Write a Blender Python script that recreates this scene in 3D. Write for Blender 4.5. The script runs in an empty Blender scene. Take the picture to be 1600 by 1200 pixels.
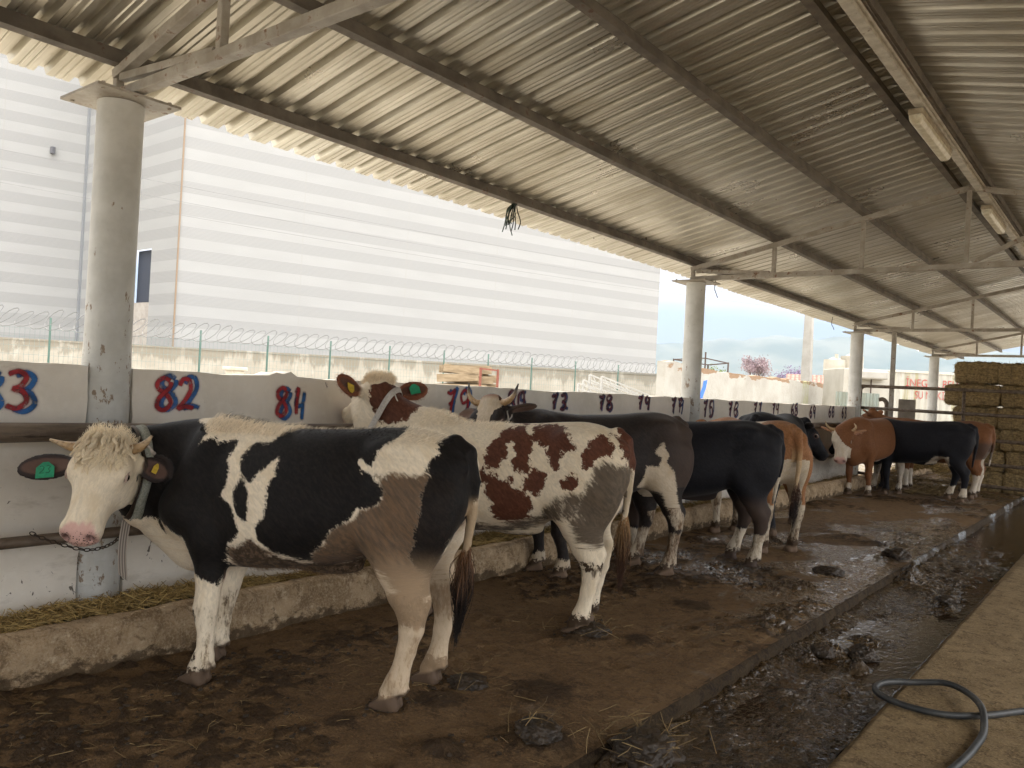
import bpy, bmesh, math, random
import numpy as np
from mathutils import Vector, Matrix
PI = math.pi
rng = np.random.default_rng(7)
random.seed(7)
scene = bpy.context.scene
COL = scene.collection

# ------------------------------------------------------------------ object helpers
def link(o, parent=None):
    COL.objects.link(o)
    if parent is not None:
        o.parent = parent
    return o

def tag(o, label=None, cat=None, group=None, kind=None):
    if label: o['label'] = label
    if cat: o['category'] = cat
    if group: o['group'] = group
    if kind: o['kind'] = kind
    return o

def empty(name, loc=(0, 0, 0), rz=0.0):
    o = bpy.data.objects.new(name, None)
    o.empty_display_size = 0.2
    o.location = loc
    o.rotation_euler = (0, 0, rz)
    return link(o)

def mesh_from(name, verts, faces, material=None, parent=None, smooth=False, loc=None):
    me = bpy.data.meshes.new(name)
    me.from_pydata([tuple(map(float, v)) for v in verts], [], [tuple(map(int, f)) for f in faces])
    me.update()
    if smooth:
        me.polygons.foreach_set('use_smooth', [True] * len(me.polygons))
    if material: me.materials.append(material)
    o = bpy.data.objects.new(name, me)
    if loc: o.location = loc
    return link(o, parent)

def copy_tree(o, parent=None):
    c = o.copy()
    COL.objects.link(c)
    if parent is not None:
        c.parent = parent
    for ch in list(o.children):
        copy_tree(ch, c)
    return c

class MB:
    """collects simple solids into one mesh"""
    def __init__(s):
        s.v = []; s.f = []
    def add(s, vs, fs):
        n = len(s.v)
        s.v += [tuple(map(float, v)) for v in vs]
        s.f += [tuple(i + n for i in f) for f in fs]
        return s
    def box(s, c, d, rz=0.0, R=None):
        x, y, z = [q / 2 for q in d]
        pts = [Vector(p) for p in ((-x,-y,-z),(x,-y,-z),(x,y,-z),(-x,y,-z),(-x,-y,z),(x,-y,z),(x,y,z),(-x,y,z))]
        M = R if R is not None else Matrix.Rotation(rz, 3, 'Z')
        pts = [M @ p + Vector(c) for p in pts]
        return s.add(pts, [(3,2,1,0),(4,5,6,7),(0,1,5,4),(1,2,6,5),(2,3,7,6),(3,0,4,7)])
    def bar(s, a, b, w, h, up=(0, 0, 1)):
        a = Vector(a); b = Vector(b); t = (b - a).normalized()
        u = Vector(up); sd = t.cross(u)
        if sd.length < 1e-4: sd = t.cross(Vector((0, 1, 0)))
        sd.normalize(); u = sd.cross(t).normalized()
        vs = []
        for p in (a, b):
            for (i, j) in ((-1,-1),(1,-1),(1,1),(-1,1)):
                vs.append(p + sd * (i * w / 2) + u * (j * h / 2))
        return s.add(vs, [(3,2,1,0),(4,5,6,7),(0,1,5,4),(1,2,6,5),(2,3,7,6),(3,0,4,7)])
    def tube(s, pts, r, n=10, cap=True, wob=0.0):
        pts = [Vector(p) for p in pts]
        rs = r if hasattr(r, '__len__') else [r] * len(pts)
        m = len(pts)
        t0 = (pts[1] - pts[0]).normalized()
        u = t0.orthogonal().normalized()
        base = len(s.v); vs = []; fs = []
        for i, p in enumerate(pts):
            t = (pts[min(i + 1, m - 1)] - pts[max(i - 1, 0)]).normalized()
            u = (u - t * u.dot(t)).normalized(); w = t.cross(u)
            for k in range(n):
                a = 2 * PI * k / n
                rr = rs[i] * (1 + wob * random.uniform(-1, 1))
                vs.append(p + (u * math.cos(a) + w * math.sin(a)) * rr)
        for i in range(m - 1):
            for k in range(n):
                k2 = (k + 1) % n
                fs.append((i * n + k, i * n + k2, (i + 1) * n + k2, (i + 1) * n + k))
        if cap:
            fs.append(tuple(range(n - 1, -1, -1)))
            fs.append(tuple((m - 1) * n + k for k in range(n)))
        return s.add(vs, fs)
    def build(s, name, material=None, parent=None, smooth=False, bevel=0.0, seg=2):
        o = mesh_from(name, s.v, s.f, material, parent, smooth)
        if bevel > 0:
            md = o.modifiers.new('bevel', 'BEVEL'); md.width = bevel; md.segments = seg
            md.limit_method = 'ANGLE'; md.angle_limit = 0.6
        return o

def auto_smooth(o, ang=0.7):
    bm = bmesh.new(); bm.from_mesh(o.data)
    for e in bm.edges:
        if len(e.link_faces) == 2 and e.calc_face_angle(0) > ang: e.smooth = False
    for f in bm.faces: f.smooth = True
    bm.to_mesh(o.data); bm.free()
    return o

# ------------------------------------------------------------------ numpy noise
_perm = np.random.default_rng(3).integers(0, 2**31, 4096)
def _hash(i, j, k):
    h = (i.astype(np.int64) * 73856093) ^ (j.astype(np.int64) * 19349663) ^ (k.astype(np.int64) * 83492791)
    return _perm[(h & 4095)] / 2**31
def vnoise(x, y, z=0.0):
    x = np.asarray(x, float); y = np.asarray(y, float); z = np.zeros_like(x) + z
    xi = np.floor(x); yi = np.floor(y); zi = np.floor(z)
    fx = x - xi; fy = y - yi; fz = z - zi
    fx = fx * fx * (3 - 2 * fx); fy = fy * fy * (3 - 2 * fy); fz = fz * fz * (3 - 2 * fz)
    r = 0
    for a in (0, 1):
        for b in (0, 1):
            for c in (0, 1):
                w = (fx if a else 1 - fx) * (fy if b else 1 - fy) * (fz if c else 1 - fz)
                r = r + w * _hash(xi + a, yi + b, zi + c)
    return r
def fbm(x, y, z=0.0, oct=4, gain=0.5):
    r = 0; a = 1.0; t = 0; f = 1.0
    for i in range(oct):
        r = r + a * vnoise(np.asarray(x) * f + 17.3 * i, np.asarray(y) * f + 5.1 * i, np.asarray(z) * f + 2.7 * i); t += a
        a *= gain; f *= 2.03
    return r / t

# ------------------------------------------------------------------ material helpers
class NT:
    def __init__(s, name):
        s.m = bpy.data.materials.new(name); s.m.use_nodes = True
        s.t = s.m.node_tree; s.t.nodes.clear()
        s.out = s.t.nodes.new('ShaderNodeOutputMaterial')
        s.p = s.t.nodes.new('ShaderNodeBsdfPrincipled')
        s.t.links.new(s.p.outputs[0], s.out.inputs[0])
    def node(s, typ, **kw):
        n = s.t.nodes.new(typ)
        for k, v in kw.items(): setattr(n, k, v)
        return n
    def set(s, sock, v):
        if isinstance(v, bpy.types.NodeSocket): s.t.links.new(v, sock)
        elif isinstance(v, (tuple, list)) and len(v) == 3 and sock.type == 'RGBA': sock.default_value = (*v, 1)
        else: sock.default_value = v
    def coord(s, which='Object'):
        return s.node('ShaderNodeTexCoord').outputs[which]
    def geo(s, which='Position'):
        return s.node('ShaderNodeNewGeometry').outputs[which]
    def mapping(s, vec, scale=(1, 1, 1), rot=(0, 0, 0), loc=(0, 0, 0)):
        n = s.node('ShaderNodeMapping'); s.set(n.inputs['Vector'], vec)
        n.inputs['Scale'].default_value = scale; n.inputs['Rotation'].default_value = rot; n.inputs['Location'].default_value = loc
        return n.outputs[0]
    def noise(s, vec, scale=5, detail=4, rough=0.55, dist=0.0, out='Fac'):
        n = s.node('ShaderNodeTexNoise'); s.set(n.inputs['Vector'], vec)
        n.inputs['Scale'].default_value = scale; n.inputs['Detail'].default_value = detail
        n.inputs['Roughness'].default_value = rough; n.inputs['Distortion'].default_value = dist
        return n.outputs[out]
    def voronoi(s, vec, scale=5, feature='F1', out='Distance', rnd=1.0):
        n = s.node('ShaderNodeTexVoronoi', feature=feature); s.set(n.inputs['Vector'], vec)
        n.inputs['Scale'].default_value = scale; n.inputs['Randomness'].default_value = rnd
        return n.outputs[out]
    def math(s, op, a, b=0.0, c=0.0, clamp=False):
        n = s.node('ShaderNodeMath', operation=op, use_clamp=clamp)
        s.set(n.inputs[0], a); s.set(n.inputs[1], b)
        if len(n.inputs) > 2: s.set(n.inputs[2], c)
        return n.outputs[0]
    def rng(s, v, a, b, c=0.0, d=1.0, smooth=True):
        n = s.node('ShaderNodeMapRange', interpolation_type='SMOOTHSTEP' if smooth else 'LINEAR')
        s.set(n.inputs[0], v)
        for i, q in enumerate((a, b, c, d)): s.set(n.inputs[i + 1], q)
        return n.outputs[0]
    def mix(s, f, a, b, mode='MIX'):
        n = s.node('ShaderNodeMix', data_type='RGBA', blend_type=mode)
        s.set(n.inputs[0], f); s.set(n.inputs[6], a); s.set(n.inputs[7], b)
        return n.outputs[2]
    def attr(s, name, out='Fac'):
        n = s.node('ShaderNodeAttribute', attribute_name=name); return n.outputs[out]
    def sep(s, vec):
        n = s.node('ShaderNodeSeparateXYZ'); s.set(n.inputs[0], vec); return n.outputs
    def comb(s, x, y, z):
        n = s.node('ShaderNodeCombineXYZ')
        for i, q in enumerate((x, y, z)): s.set(n.inputs[i], q)
        return n.outputs[0]
    def bump(s, h, strength=0.5, dist=0.01, normal=None):
        n = s.node('ShaderNodeBump'); s.set(n.inputs['Height'], h)
        n.inputs['Strength'].default_value = strength; n.inputs['Distance'].default_value = dist
        if normal is not None: s.set(n.inputs['Normal'], normal)
        return n.outputs[0]
    def done(s, col=None, rough=None, metal=None, normal=None, spec=None, alpha=None, sheen=None):
        P = s.p.inputs
        if col is not None: s.set(P['Base Color'], col)
        if rough is not None: s.set(P['Roughness'], rough)
        if metal is not None: s.set(P['Metallic'], metal)
        if normal is not None: s.set(P['Normal'], normal)
        if spec is not None: s.set(P['Specular IOR Level'], spec)
        if alpha is not None: s.set(P['Alpha'], alpha)
        if sheen is not None:
            P['Sheen Weight'].default_value = sheen; P['Sheen Roughness'].default_value = 0.5
        return s.m

def mat_mottle(name, c1, c2, scale=4, rough=0.7, metal=0.0, bump=0.3, bscale=60, bdist=0.004, c3=None, t3=(0.6, 0.7), s3=9, spec=0.4, stretch=(1, 1, 1)):
    n = NT(name); p = n.mapping(n.geo(), stretch) if stretch != (1, 1, 1) else n.geo()
    f = n.rng(n.noise(p, scale, 6, 0.6), 0.32, 0.68)
    col = n.mix(f, c1, c2)
    if c3 is not None:
        col = n.mix(n.rng(n.noise(p, s3, 5, 0.65), t3[0], t3[1]), col, c3)
    nm = n.bump(n.noise(n.geo(), bscale, 5, 0.6), bump, bdist)
    return n.done(col, rough, metal, nm, spec)
# ================================================================== CATTLE
# signed-distance modelling: every animal's body is one continuous surface
def _n(v):
    v = np.asarray(v, float); return v / np.linalg.norm(v)

class Field:
    def __init__(s, lo, hi, h):
        s.lo = np.array(lo, float); s.h = h
        s.n = np.ceil((np.array(hi) - s.lo) / h).astype(int) + 1
        s.d = np.full(tuple(s.n), 0.3, np.float32)
    def window(s, lo, hi):
        i0 = np.clip(np.floor((np.array(lo) - s.lo) / s.h).astype(int), 0, s.n - 1)
        i1 = np.clip(np.ceil((np.array(hi) - s.lo) / s.h).astype(int) + 1, 1, s.n)
        ax = [s.lo[k] + s.h * np.arange(i0[k], i1[k]) for k in range(3)]
        return tuple(slice(i0[k], i1[k]) for k in range(3)), ax
    def apply(s, lo, hi, fn, k=0.03, sub=False):
        m = max(k, 0.02) + s.h * 2
        sl, ax = s.window(np.array(lo) - m, np.array(hi) + m)
        if any(q.start >= q.stop for q in sl): return
        X, Y, Z = np.meshgrid(*ax, indexing='ij', sparse=True)
        b = fn(X, Y, Z).astype(np.float32); a = s.d[sl]
        if sub:
            b = -b; t = np.clip(0.5 - 0.5 * (b - a) / k, 0, 1); r = b + (a - b) * t + k * t * (1 - t)
            # smooth max
            r = np.where(True, a * t + b * (1 - t) + k * t * (1 - t), r)
        else:
            t = np.clip(0.5 + 0.5 * (b - a) / k, 0, 1); r = b + (a - b) * t - k * t * (1 - t)
        s.d[sl] = r
    def cap(s, A, B, ra, rb, k=0.03, flat=None):
        A = np.array(A, float); B = np.array(B, float); d = B - A; L2 = max(d @ d, 1e-9); r = max(ra, rb)
        n = None
        if flat is not None: n, fac = _n(flat[0]), flat[1]
        def fn(X, Y, Z):
            px, py, pz = X - A[0], Y - A[1], Z - A[2]
            if n is not None:
                q = (px * n[0] + py * n[1] + pz * n[2]) * (1 / fac - 1)
                px, py, pz = px + n[0] * q, py + n[1] * q, pz + n[2] * q
            t = np.clip((px * d[0] + py * d[1] + pz * d[2]) / L2, 0, 1)
            e = np.sqrt((px - t * d[0])**2 + (py - t * d[1])**2 + (pz - t * d[2])**2) - (ra + (rb - ra) * t)
            return e * (1.0 if n is None else min(1.0, fac * 1.15))
        s.apply(np.minimum(A, B) - r, np.maximum(A, B) + r, fn, k)
    def ell(s, c, R, rad, k=0.03, sub=False):
        c = np.array(c, float); R = np.array(R, float); rad = np.array(rad, float); m = rad.max()
        def fn(X, Y, Z):
            x, y, z = X - c[0], Y - c[1], Z - c[2]
            q = [(x * R[i][0] + y * R[i][1] + z * R[i][2]) for i in range(3)]
            k0 = np.sqrt(sum((q[i] / rad[i])**2 for i in range(3)))
            k1 = np.sqrt(sum((q[i] / rad[i]**2)**2 for i in range(3))) + 1e-6
            return k0 * (k0 - 1) / k1
        s.apply(c - m, c + m, fn, k, sub)
    def loft(s, o, F, st, k=0.03, p=2.3, skew=0.0):
        """st rows: along, top, bottom, half width; F rows: along, up, side axes"""
        o = np.array(o, float); F = np.array(F, float); st = np.array(st, float)
        a0, a1 = st[0, 0], st[-1, 0]
        cs = []
        for r in st:
            for b in (r[1], r[2]):
                for c in (-r[3], r[3]): cs.append(o + F[0] * r[0] + F[1] * b + F[2] * c)
        cs = np.array(cs)
        # smooth (cubic) resampling of the profile
        xs = np.linspace(a0, a1, 160)
        def cub(y):
            x = st[:, 0]; m = np.gradient(y, x)
            i = np.clip(np.searchsorted(x, xs) - 1, 0, len(x) - 2); hh = x[i + 1] - x[i]; t = (xs - x[i]) / hh
            return ((2*t**3 - 3*t**2 + 1) * y[i] + (t**3 - 2*t**2 + t) * hh * m[i] + (-2*t**3 + 3*t**2) * y[i + 1] + (t**3 - t**2) * hh * m[i + 1])
        T, Bm, W = cub(st[:, 1]), cub(st[:, 2]), cub(st[:, 3])
        def fn(X, Y, Z):
            x, y, z = X - o[0], Y - o[1], Z - o[2]
            a = x * F[0][0] + y * F[0][1] + z * F[0][2]
            b = x * F[1][0] + y * F[1][1] + z * F[1][2]
            c = x * F[2][0] + y * F[2][1] + z * F[2][2]
            t = np.interp(a, xs, T); bt = np.interp(a, xs, Bm); w = np.maximum(np.interp(a, xs, W), 0.012)
            hz = np.maximum((t - bt) / 2, 0.012); u = (b - (t + bt) / 2) / hz
            ww = w * (1 - skew * np.clip(u, -1, 1))
            r = (np.abs(c / ww)**p + np.abs(u)**p)**(1 / p)
            d = (r - 1) * np.minimum(w, hz) * 0.92
            over = np.maximum(np.maximum(a0 - a, a - a1), 0)
            return np.where(over > 0, np.sqrt(np.maximum(d, 0)**2 + over**2), d)
        s.apply(cs.min(0) - 0.05, cs.max(0) + 0.05, fn, k)
    def surface(s):
        d = s.d; h = s.h; neg = d < 0
        n0, n1, n2 = d.shape
        c = np.zeros((n0 - 1, n1 - 1, n2 - 1), np.int8)
        for i in (0, 1):
            for j in (0, 1):
                for k in (0, 1): c += neg[i:n0 - 1 + i, j:n1 - 1 + j, k:n2 - 1 + k]
        I = np.argwhere((c > 0) & (c < 8))
        idx = -np.ones(c.shape, np.int64); idx[tuple(I.T)] = np.arange(len(I))
        acc = np.zeros((len(I), 3)); cnt = np.zeros(len(I))
        offs = [(i, j, k) for i in (0, 1) for j in (0, 1) for k in (0, 1)]
        val = {o: d[I[:, 0] + o[0], I[:, 1] + o[1], I[:, 2] + o[2]].astype(float) for o in offs}
        for o in offs:
            for ax in range(3):
                if o[ax] == 0:
                    q = list(o); q[ax] = 1; q = tuple(q)
                    a, b = val[o], val[q]; m = (a < 0) != (b < 0)
                    t = np.where(m, a / np.where(m, a - b, 1), 0)
                    pt = np.array(o, float)[None, :].repeat(len(I), 0); pt[:, ax] += t
                    acc[m] += pt[m]; cnt[m] += 1
        V = s.lo + (I + acc / cnt[:, None]) * h
        Fs = []
        for ax in range(3):
            sl0 = [slice(None)] * 3; sl1 = [slice(None)] * 3
            sl0[ax] = slice(0, -1); sl1[ax] = slice(1, None)
            a = neg[tuple(sl0)]; b = neg[tuple(sl1)]
            E = np.argwhere(a != b)
            u, v = (ax + 1) % 3, (ax + 2) % 3
            E = E[(E[:, u] > 0) & (E[:, v] > 0) & (E[:, u] < d.shape[u] - 1) & (E[:, v] < d.shape[v] - 1)]
            fl = a[tuple(E.T)]
            q = []
            for (du, dv) in ((-1, -1), (0, -1), (0, 0), (-1, 0)):
                e = E.copy(); e[:, u] += du; e[:, v] += dv; q.append(idx[tuple(e.T)])
            q = np.stack(q, 1); q[~fl] = q[~fl][:, ::-1]
            Fs.append(q)
        return V, np.concatenate(Fs)

def poly_sd(P, poly):
    """signed distance to a polygon, positive inside"""
    poly = np.array(poly, float); x, y = P[:, 0], P[:, 1]
    best = np.full(len(P), 1e9); ins = np.zeros(len(P), bool)
    for i in range(len(poly)):
        a, b = poly[i], poly[(i + 1) % len(poly)]; e = b - a
        t = np.clip(((x - a[0]) * e[0] + (y - a[1]) * e[1]) / (e @ e + 1e-12), 0, 1)
        best = np.minimum(best, (x - a[0] - t * e[0])**2 + (y - a[1] - t * e[1])**2)
        c = (a[1] > y) != (b[1] > y)
        ins ^= c & (x < (b[0] - a[0]) * (y - a[1]) / (b[1] - a[1] + 1e-12) + a[0])
    r = np.sqrt(best); return np.where(ins, r, -r)

TRUNK = [(-0.93, 1.12, 1.02, 0.02), (-0.90, 1.22, 0.95, 0.10), (-0.84, 1.29, 0.86, 0.17), (-0.72, 1.345, 0.77, 0.225), (-0.58, 1.37, 0.71, 0.25),
         (-0.42, 1.365, 0.715, 0.262), (-0.22, 1.345, 0.655, 0.29), (0.02, 1.33, 0.605, 0.305), (0.24, 1.325, 0.578, 0.29), (0.42, 1.34, 0.565, 0.255),
         (0.58, 1.355, 0.545, 0.22), (0.72, 1.335, 0.56, 0.19), (0.84, 1.29, 0.62, 0.16), (0.94, 1.22, 0.72, 0.125), (1.02, 1.12, 0.80, 0.08), (1.06, 1.0, 0.9, 0.03)]
HEAD = [(-0.075, -0.04, -0.16, 0.03), (-0.05, 0.0, -0.185, 0.095), (0.0, 0.032, -0.215, 0.124), (0.07, 0.048, -0.250, 0.136), (0.14, 0.050, -0.265, 0.134), (0.205, 0.044, -0.245, 0.118),
        (0.28, 0.030, -0.205, 0.097), (0.355, 0.018, -0.170, 0.085), (0.41, 0.010, -0.155, 0.086), (0.46, -0.002, -0.147, 0.088), (0.495, -0.022, -0.132, 0.074), (0.515, -0.05, -0.11, 0.035)]

def head_frame(hp):
    y, p, r = math.radians(hp['yaw']), math.radians(hp['pitch']), math.radians(hp.get('roll', 0))
    f = np.array([math.cos(p) * math.cos(y), math.cos(p) * math.sin(y), -math.sin(p)])
    u = np.array([math.sin(p) * math.cos(y), math.sin(p) * math.sin(y), math.cos(p)])
    c = np.cross(u, f)
    u2 = u * math.cos(r) + c * math.sin(r); c2 = np.cross(u2, f)
    return np.array(hp['pos'], float), f, u2, c2

def smst(v, a, b):
    t = np.clip((v - a) / (b - a), 0, 1); return t * t * (3 - 2 * t)
def cow_body(sp):
    h = sp['voxel']
    O, f, u, c = head_frame(sp['head'])
    hs = sp['head'].get('scale', 1.0)
    H = lambda a, b, cc: O + (f * a + u * b + c * cc) * hs
    lo = np.minimum([-1.1, -0.5, -0.03], np.minimum(O, H(0.55, 0, 0)) - 0.46); hi = np.maximum([1.1, 0.5, 1.5], np.maximum(O, H(0.55, 0, 0)) + 0.46)
    lo[2] = -0.03
    S = Field(lo, hi, h)
    fat = sp.get('fat', 1.0)
    tr = [(a if a > -0.4 else -0.4 + (a + 0.4) * 0.87, t, b, w * fat) for a, t, b, w in TRUNK]
    S.loft((0, 0, 0), [(1, 0, 0), (0, 0, 1), (0, 1, 0)], tr, p=2.35, skew=0.13)
    for s in (1, -1):
        S.ell((-0.50, s * 0.185 * fat, 1.255), np.eye(3), (0.10, 0.05, 0.045), 0.10)           # hook bone
        S.ell((-0.80, s * 0.095, 1.19), np.eye(3), (0.06, 0.04, 0.06), 0.07)          # pin bone
        S.ell((-0.36, s * 0.33 * fat, 1.17), np.eye(3), (0.12, 0.05, 0.09), 0.10, sub=True)  # flank hollow
        S.cap((0.56, s * 0.13, 1.22), (0.66, s * 0.165, 0.88), 0.07, 0.115, 0.09)         # shoulder
        S.cap((0.66, s * 0.165, 0.88), (0.50, s * 0.165, 0.76), 0.11, 0.10, 0.08)
    # brisket and dewlap
    S.cap((0.72, 0, 0.645), (0.93, 0, 0.78), 0.105, 0.09, 0.10, flat=((0, 1, 0), 0.7))
    S.ell((-0.12, 0, 0.625), np.eye(3), (0.16, 0.05, 0.045), 0.08)
    # neck
    n0 = np.array([0.60, 0, 1.03]); ne = H(0.055, -0.145, 0)
    ctrl = n0 + np.array([0.34, 0, 0.06]) * sp.get('necklen', 1.0) + (ne - n0) * 0.12
    prev = None
    N = 7
    for i in range(N + 1):
        t = i / N
        q = n0 * (1 - t)**2 + ctrl * 2 * t * (1 - t) + ne * t * t
        r = 0.285 + (0.138 * hs - 0.285) * t**0.8
        if prev is not None:
            tg = q - prev[0]; side = _n(np.cross((0, 0, 1), tg))
            S.cap(prev[0], q, prev[1], r, 0.05, flat=(side, 0.56 + 0.12 * t))
        prev = (q, r)
    if sp.get('crest'):
        S.cap(H(-0.01, -0.085, 0), (0.74, 0.0, 1.30), 0.085, 0.10, 0.08); S.cap((0.74, 0, 1.30), (0.50, 0, 1.25), 0.10, 0.11, 0.10)
    # dewlap fold hanging under the throat
    th = H(0.12, -0.22, 0)
    b0 = np.array([0.90, 0, 0.74])
    S.cap(b0, b0 * 0.45 + th * 0.55 + np.array([0, 0, -0.05]), 0.075, 0.05, 0.09)
    S.cap(b0 * 0.45 + th * 0.55 + np.array([0, 0, -0.05]), th, 0.05, 0.035, 0.07)
    # head
    S.loft(O, [f * hs * 0 + f, u, c], [(a * hs, t * hs, b * hs, w * hs) for a, t, b, w in HEAD], k=0.05, p=2.35, skew=-0.16)
    R3 = np.array([f, u, c])
    for s in (1, -1):
        S.ell(H(0.155, 0.0, s * 0.110), R3, np.array([0.058, 0.034, 0.030]) * hs, 0.05 * hs)          # brow
        S.ell(H(0.183, -0.014, s * 0.136), R3, np.array([0.026, 0.017, 0.013]) * hs, 0.012 * hs, sub=True)  # eye socket
        S.ell(H(0.17, -0.14, s * 0.088), R3, np.array([0.10, 0.085, 0.040]) * hs, 0.05 * hs)           # cheek
        S.ell(H(0.455, -0.035, s * 0.052), R3, np.array([0.036, 0.032, 0.032]) * hs, 0.03 * hs)         # nostril wing
        S.ell(H(0.493, -0.047, s * 0.052), R3, np.array([0.020, 0.022, 0.014]) * hs, 0.012 * hs, sub=True)
        S.ell(H(0.44, -0.112, s * 0.085), R3, np.array([0.055, 0.005, 0.012]) * hs, 0.01 * hs, sub=True)  # mouth corner
    S.ell(H(-0.02, 0.035, 0), R3, np.array([0.05, 0.030, 0.085]) * hs, 0.05 * hs)                          # poll
    S.ell(H(0.505, -0.112, 0), R3, np.array([0.012, 0.005, 0.062]) * hs, 0.01 * hs, sub=True)               # lip line
    # ears
    ears = sp['head']['ears']
    eo = {}
    for s in (1, -1):
        e = ears[0 if s > 0 else 1]
        d = _n(f * e[0] + u * e[1] + c * s * e[2]); nn = f * e[3] + u * e[4] + c * s * e[5]
        nn = _n(nn - d * (nn @ d)); w = np.cross(nn, d)
        root = H(e[9] if len(e) > 9 else 0.03, e[8] if len(e) > 8 else -0.055, s * 0.118)
        L = (e[6] if len(e) > 6 else 0.105) * hs
        cen = root + d * (L + 0.03)
        S.cap(root - d * 0.02, root + d * 0.06, 0.036, 0.026, 0.03)
        ew = (e[7] if len(e) > 7 else 0.058) * hs
        S.ell(cen, [d, w, nn], (L, ew, max(0.02, 1.7 * h)), 0.025)
        S.ell(cen + nn * 0.028 + d * 0.0, [d, w, nn], (L * 0.82, ew * 0.74, 0.026), 0.010, sub=True)
        eo[s] = (cen, d, w, nn, L)
    # legs
    F0 = [(0.575, 0.155, 0.90, 0.125), (0.50, 0.168, 0.72, 0.100), (0.485, 0.165, 0.55, 0.068), (0.49, 0.16, 0.43, 0.056), (0.495, 0.158, 0.375, 0.058), (0.488, 0.157, 0.315, 0.046), (0.478, 0.157, 0.22, 0.0385), (0.478, 0.157, 0.15, 0.042), (0.482, 0.157, 0.125, 0.049), (0.515, 0.157, 0.07, 0.046)]
    H0 = [(-0.50, 0.13, 1.05, 0.17), (-0.455, 0.185, 0.87, 0.115), (-0.545, 0.19, 0.70, 0.095), (-0.605, 0.195, 0.57, 0.074), (-0.655, 0.19, 0.48, 0.066), (-0.662, 0.19, 0.40, 0.055), (-0.645, 0.19, 0.29, 0.0425), (-0.622, 0.19, 0.17, 0.044), (-0.612, 0.19, 0.13, 0.052), (-0.575, 0.19, 0.07, 0.048)]
    feet = []
    for nm, base in (('fl', F0), ('fr', F0), ('hl', H0), ('hr', H0)):
        s = 1 if nm[1] == 'l' else -1
        dx, dy = sp['legs'][nm]
        pts = []
        top, bot = (0.9, 0.13) if nm[0] == 'f' else (0.95, 0.13)
        for x, y, z, r in base:
            w = np.clip((top - z) / (top - bot), 0, 1)
            pts.append((np.array([x + dx * w, s * (y + dy * w), z]), r * (1.10 if z < 0.6 else 1.0)))
        for i in range(len(pts) - 1):
            S.cap(pts[i][0], pts[i + 1][0], pts[i][1], pts[i + 1][1], 0.05 if pts[i][0][2] > 0.6 else 0.018, flat=((0, 1, 0), 0.86))
        if nm[0] == 'h':
            a = pts[4][0]
            S.cap(a + np.array([-0.055, 0, 0.06]), a + np.array([-0.015, 0, -0.06]), 0.036, 0.034, 0.03)                       # point of hock
            S.cap(np.array([-0.75, s * 0.115, 1.02]), np.array([-0.645, s * 0.175, 0.66]), 0.10, 0.058, 0.08)                 # back of thigh
            S.cap(np.array([-0.655, s * 0.175, 0.66]), a + np.array([-0.06, 0, 0.05]), 0.045, 0.024, 0.04)                  # tendon
            S.ell((-0.58, s * 0.185, 0.92), np.eye(3), (0.22, 0.085, 0.22), 0.08)
            S.cap((-0.40, s * 0.20, 0.90), (-0.455, s * 0.19, 0.80), 0.05, 0.06, 0.08)
        # two claws and dew claws
        e = pts[-1][0]; g = np.array([e[0], e[1], 0.0])
        for q in (1, -1):
            S.cap(g + np.array([-0.015, q * 0.027, 0.042]), g + np.array([0.075, q * 0.024, 0.012]), 0.040, 0.020, 0.006)
            S.cap(g + np.array([-0.03, q * 0.027, 0.02]), g + np.array([0.05, q * 0.025, 0.008]), 0.035, 0.026, 0.008)
            S.ell(pts[-2][0] + np.array([-0.045, q * 0.022, -0.035]), np.eye(3), (0.017, 0.014, 0.02), 0.012)
        feet.append((nm, g, pts))
    # tail
    tp = [np.array(p, float) for p in sp['tail']]
    rr = np.linspace(0.042, 0.016, len(tp))
    for i in range(len(tp) - 1):
        S.cap(tp[i], tp[i + 1], rr[i], rr[i + 1], 0.035 if i < 2 else 0.008)
    # flat soles
    k0 = int(np.floor((0.0 - S.lo[2]) / h))
    S.d[:, :, :k0 + 1] = np.maximum(S.d[:, :, :k0 + 1], 0.002)
    V, Fq = S.surface()
    return V, Fq, dict(O=O, f=f, u=u, c=c, hs=hs, H=H, ears=eo, feet=feet, tail=tp)

def smooth_mesh(me, it=2, fac=0.5):
    n = len(me.vertices); co = np.empty(n * 3); me.vertices.foreach_get('co', co); co = co.reshape(-1, 3)
    e = np.empty(len(me.edges) * 2, int); me.edges.foreach_get('vertices', e); e = e.reshape(-1, 2)
    cnt = np.bincount(e.ravel(), minlength=n).astype(float)
    for i in range(it):
        for sgn in (fac, -fac * 0.98):
            acc = np.zeros_like(co)
            for k in range(3):
                acc[:, k] = np.bincount(e[:, 0], co[e[:, 1], k], n) + np.bincount(e[:, 1], co[e[:, 0], k], n)
            co = co + sgn * (acc / np.maximum(cnt, 1)[:, None] - co)
    me.vertices.foreach_set('co', co.ravel()); me.update()
    return co

def add_attr(me, name, typ, data):
    a = me.attributes.new(name, typ, 'POINT')
    key = {'FLOAT': 'value', 'FLOAT_VECTOR': 'vector', 'FLOAT_COLOR': 'color'}[typ]
    a.data.foreach_set(key, np.asarray(data, np.float32).ravel())

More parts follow.
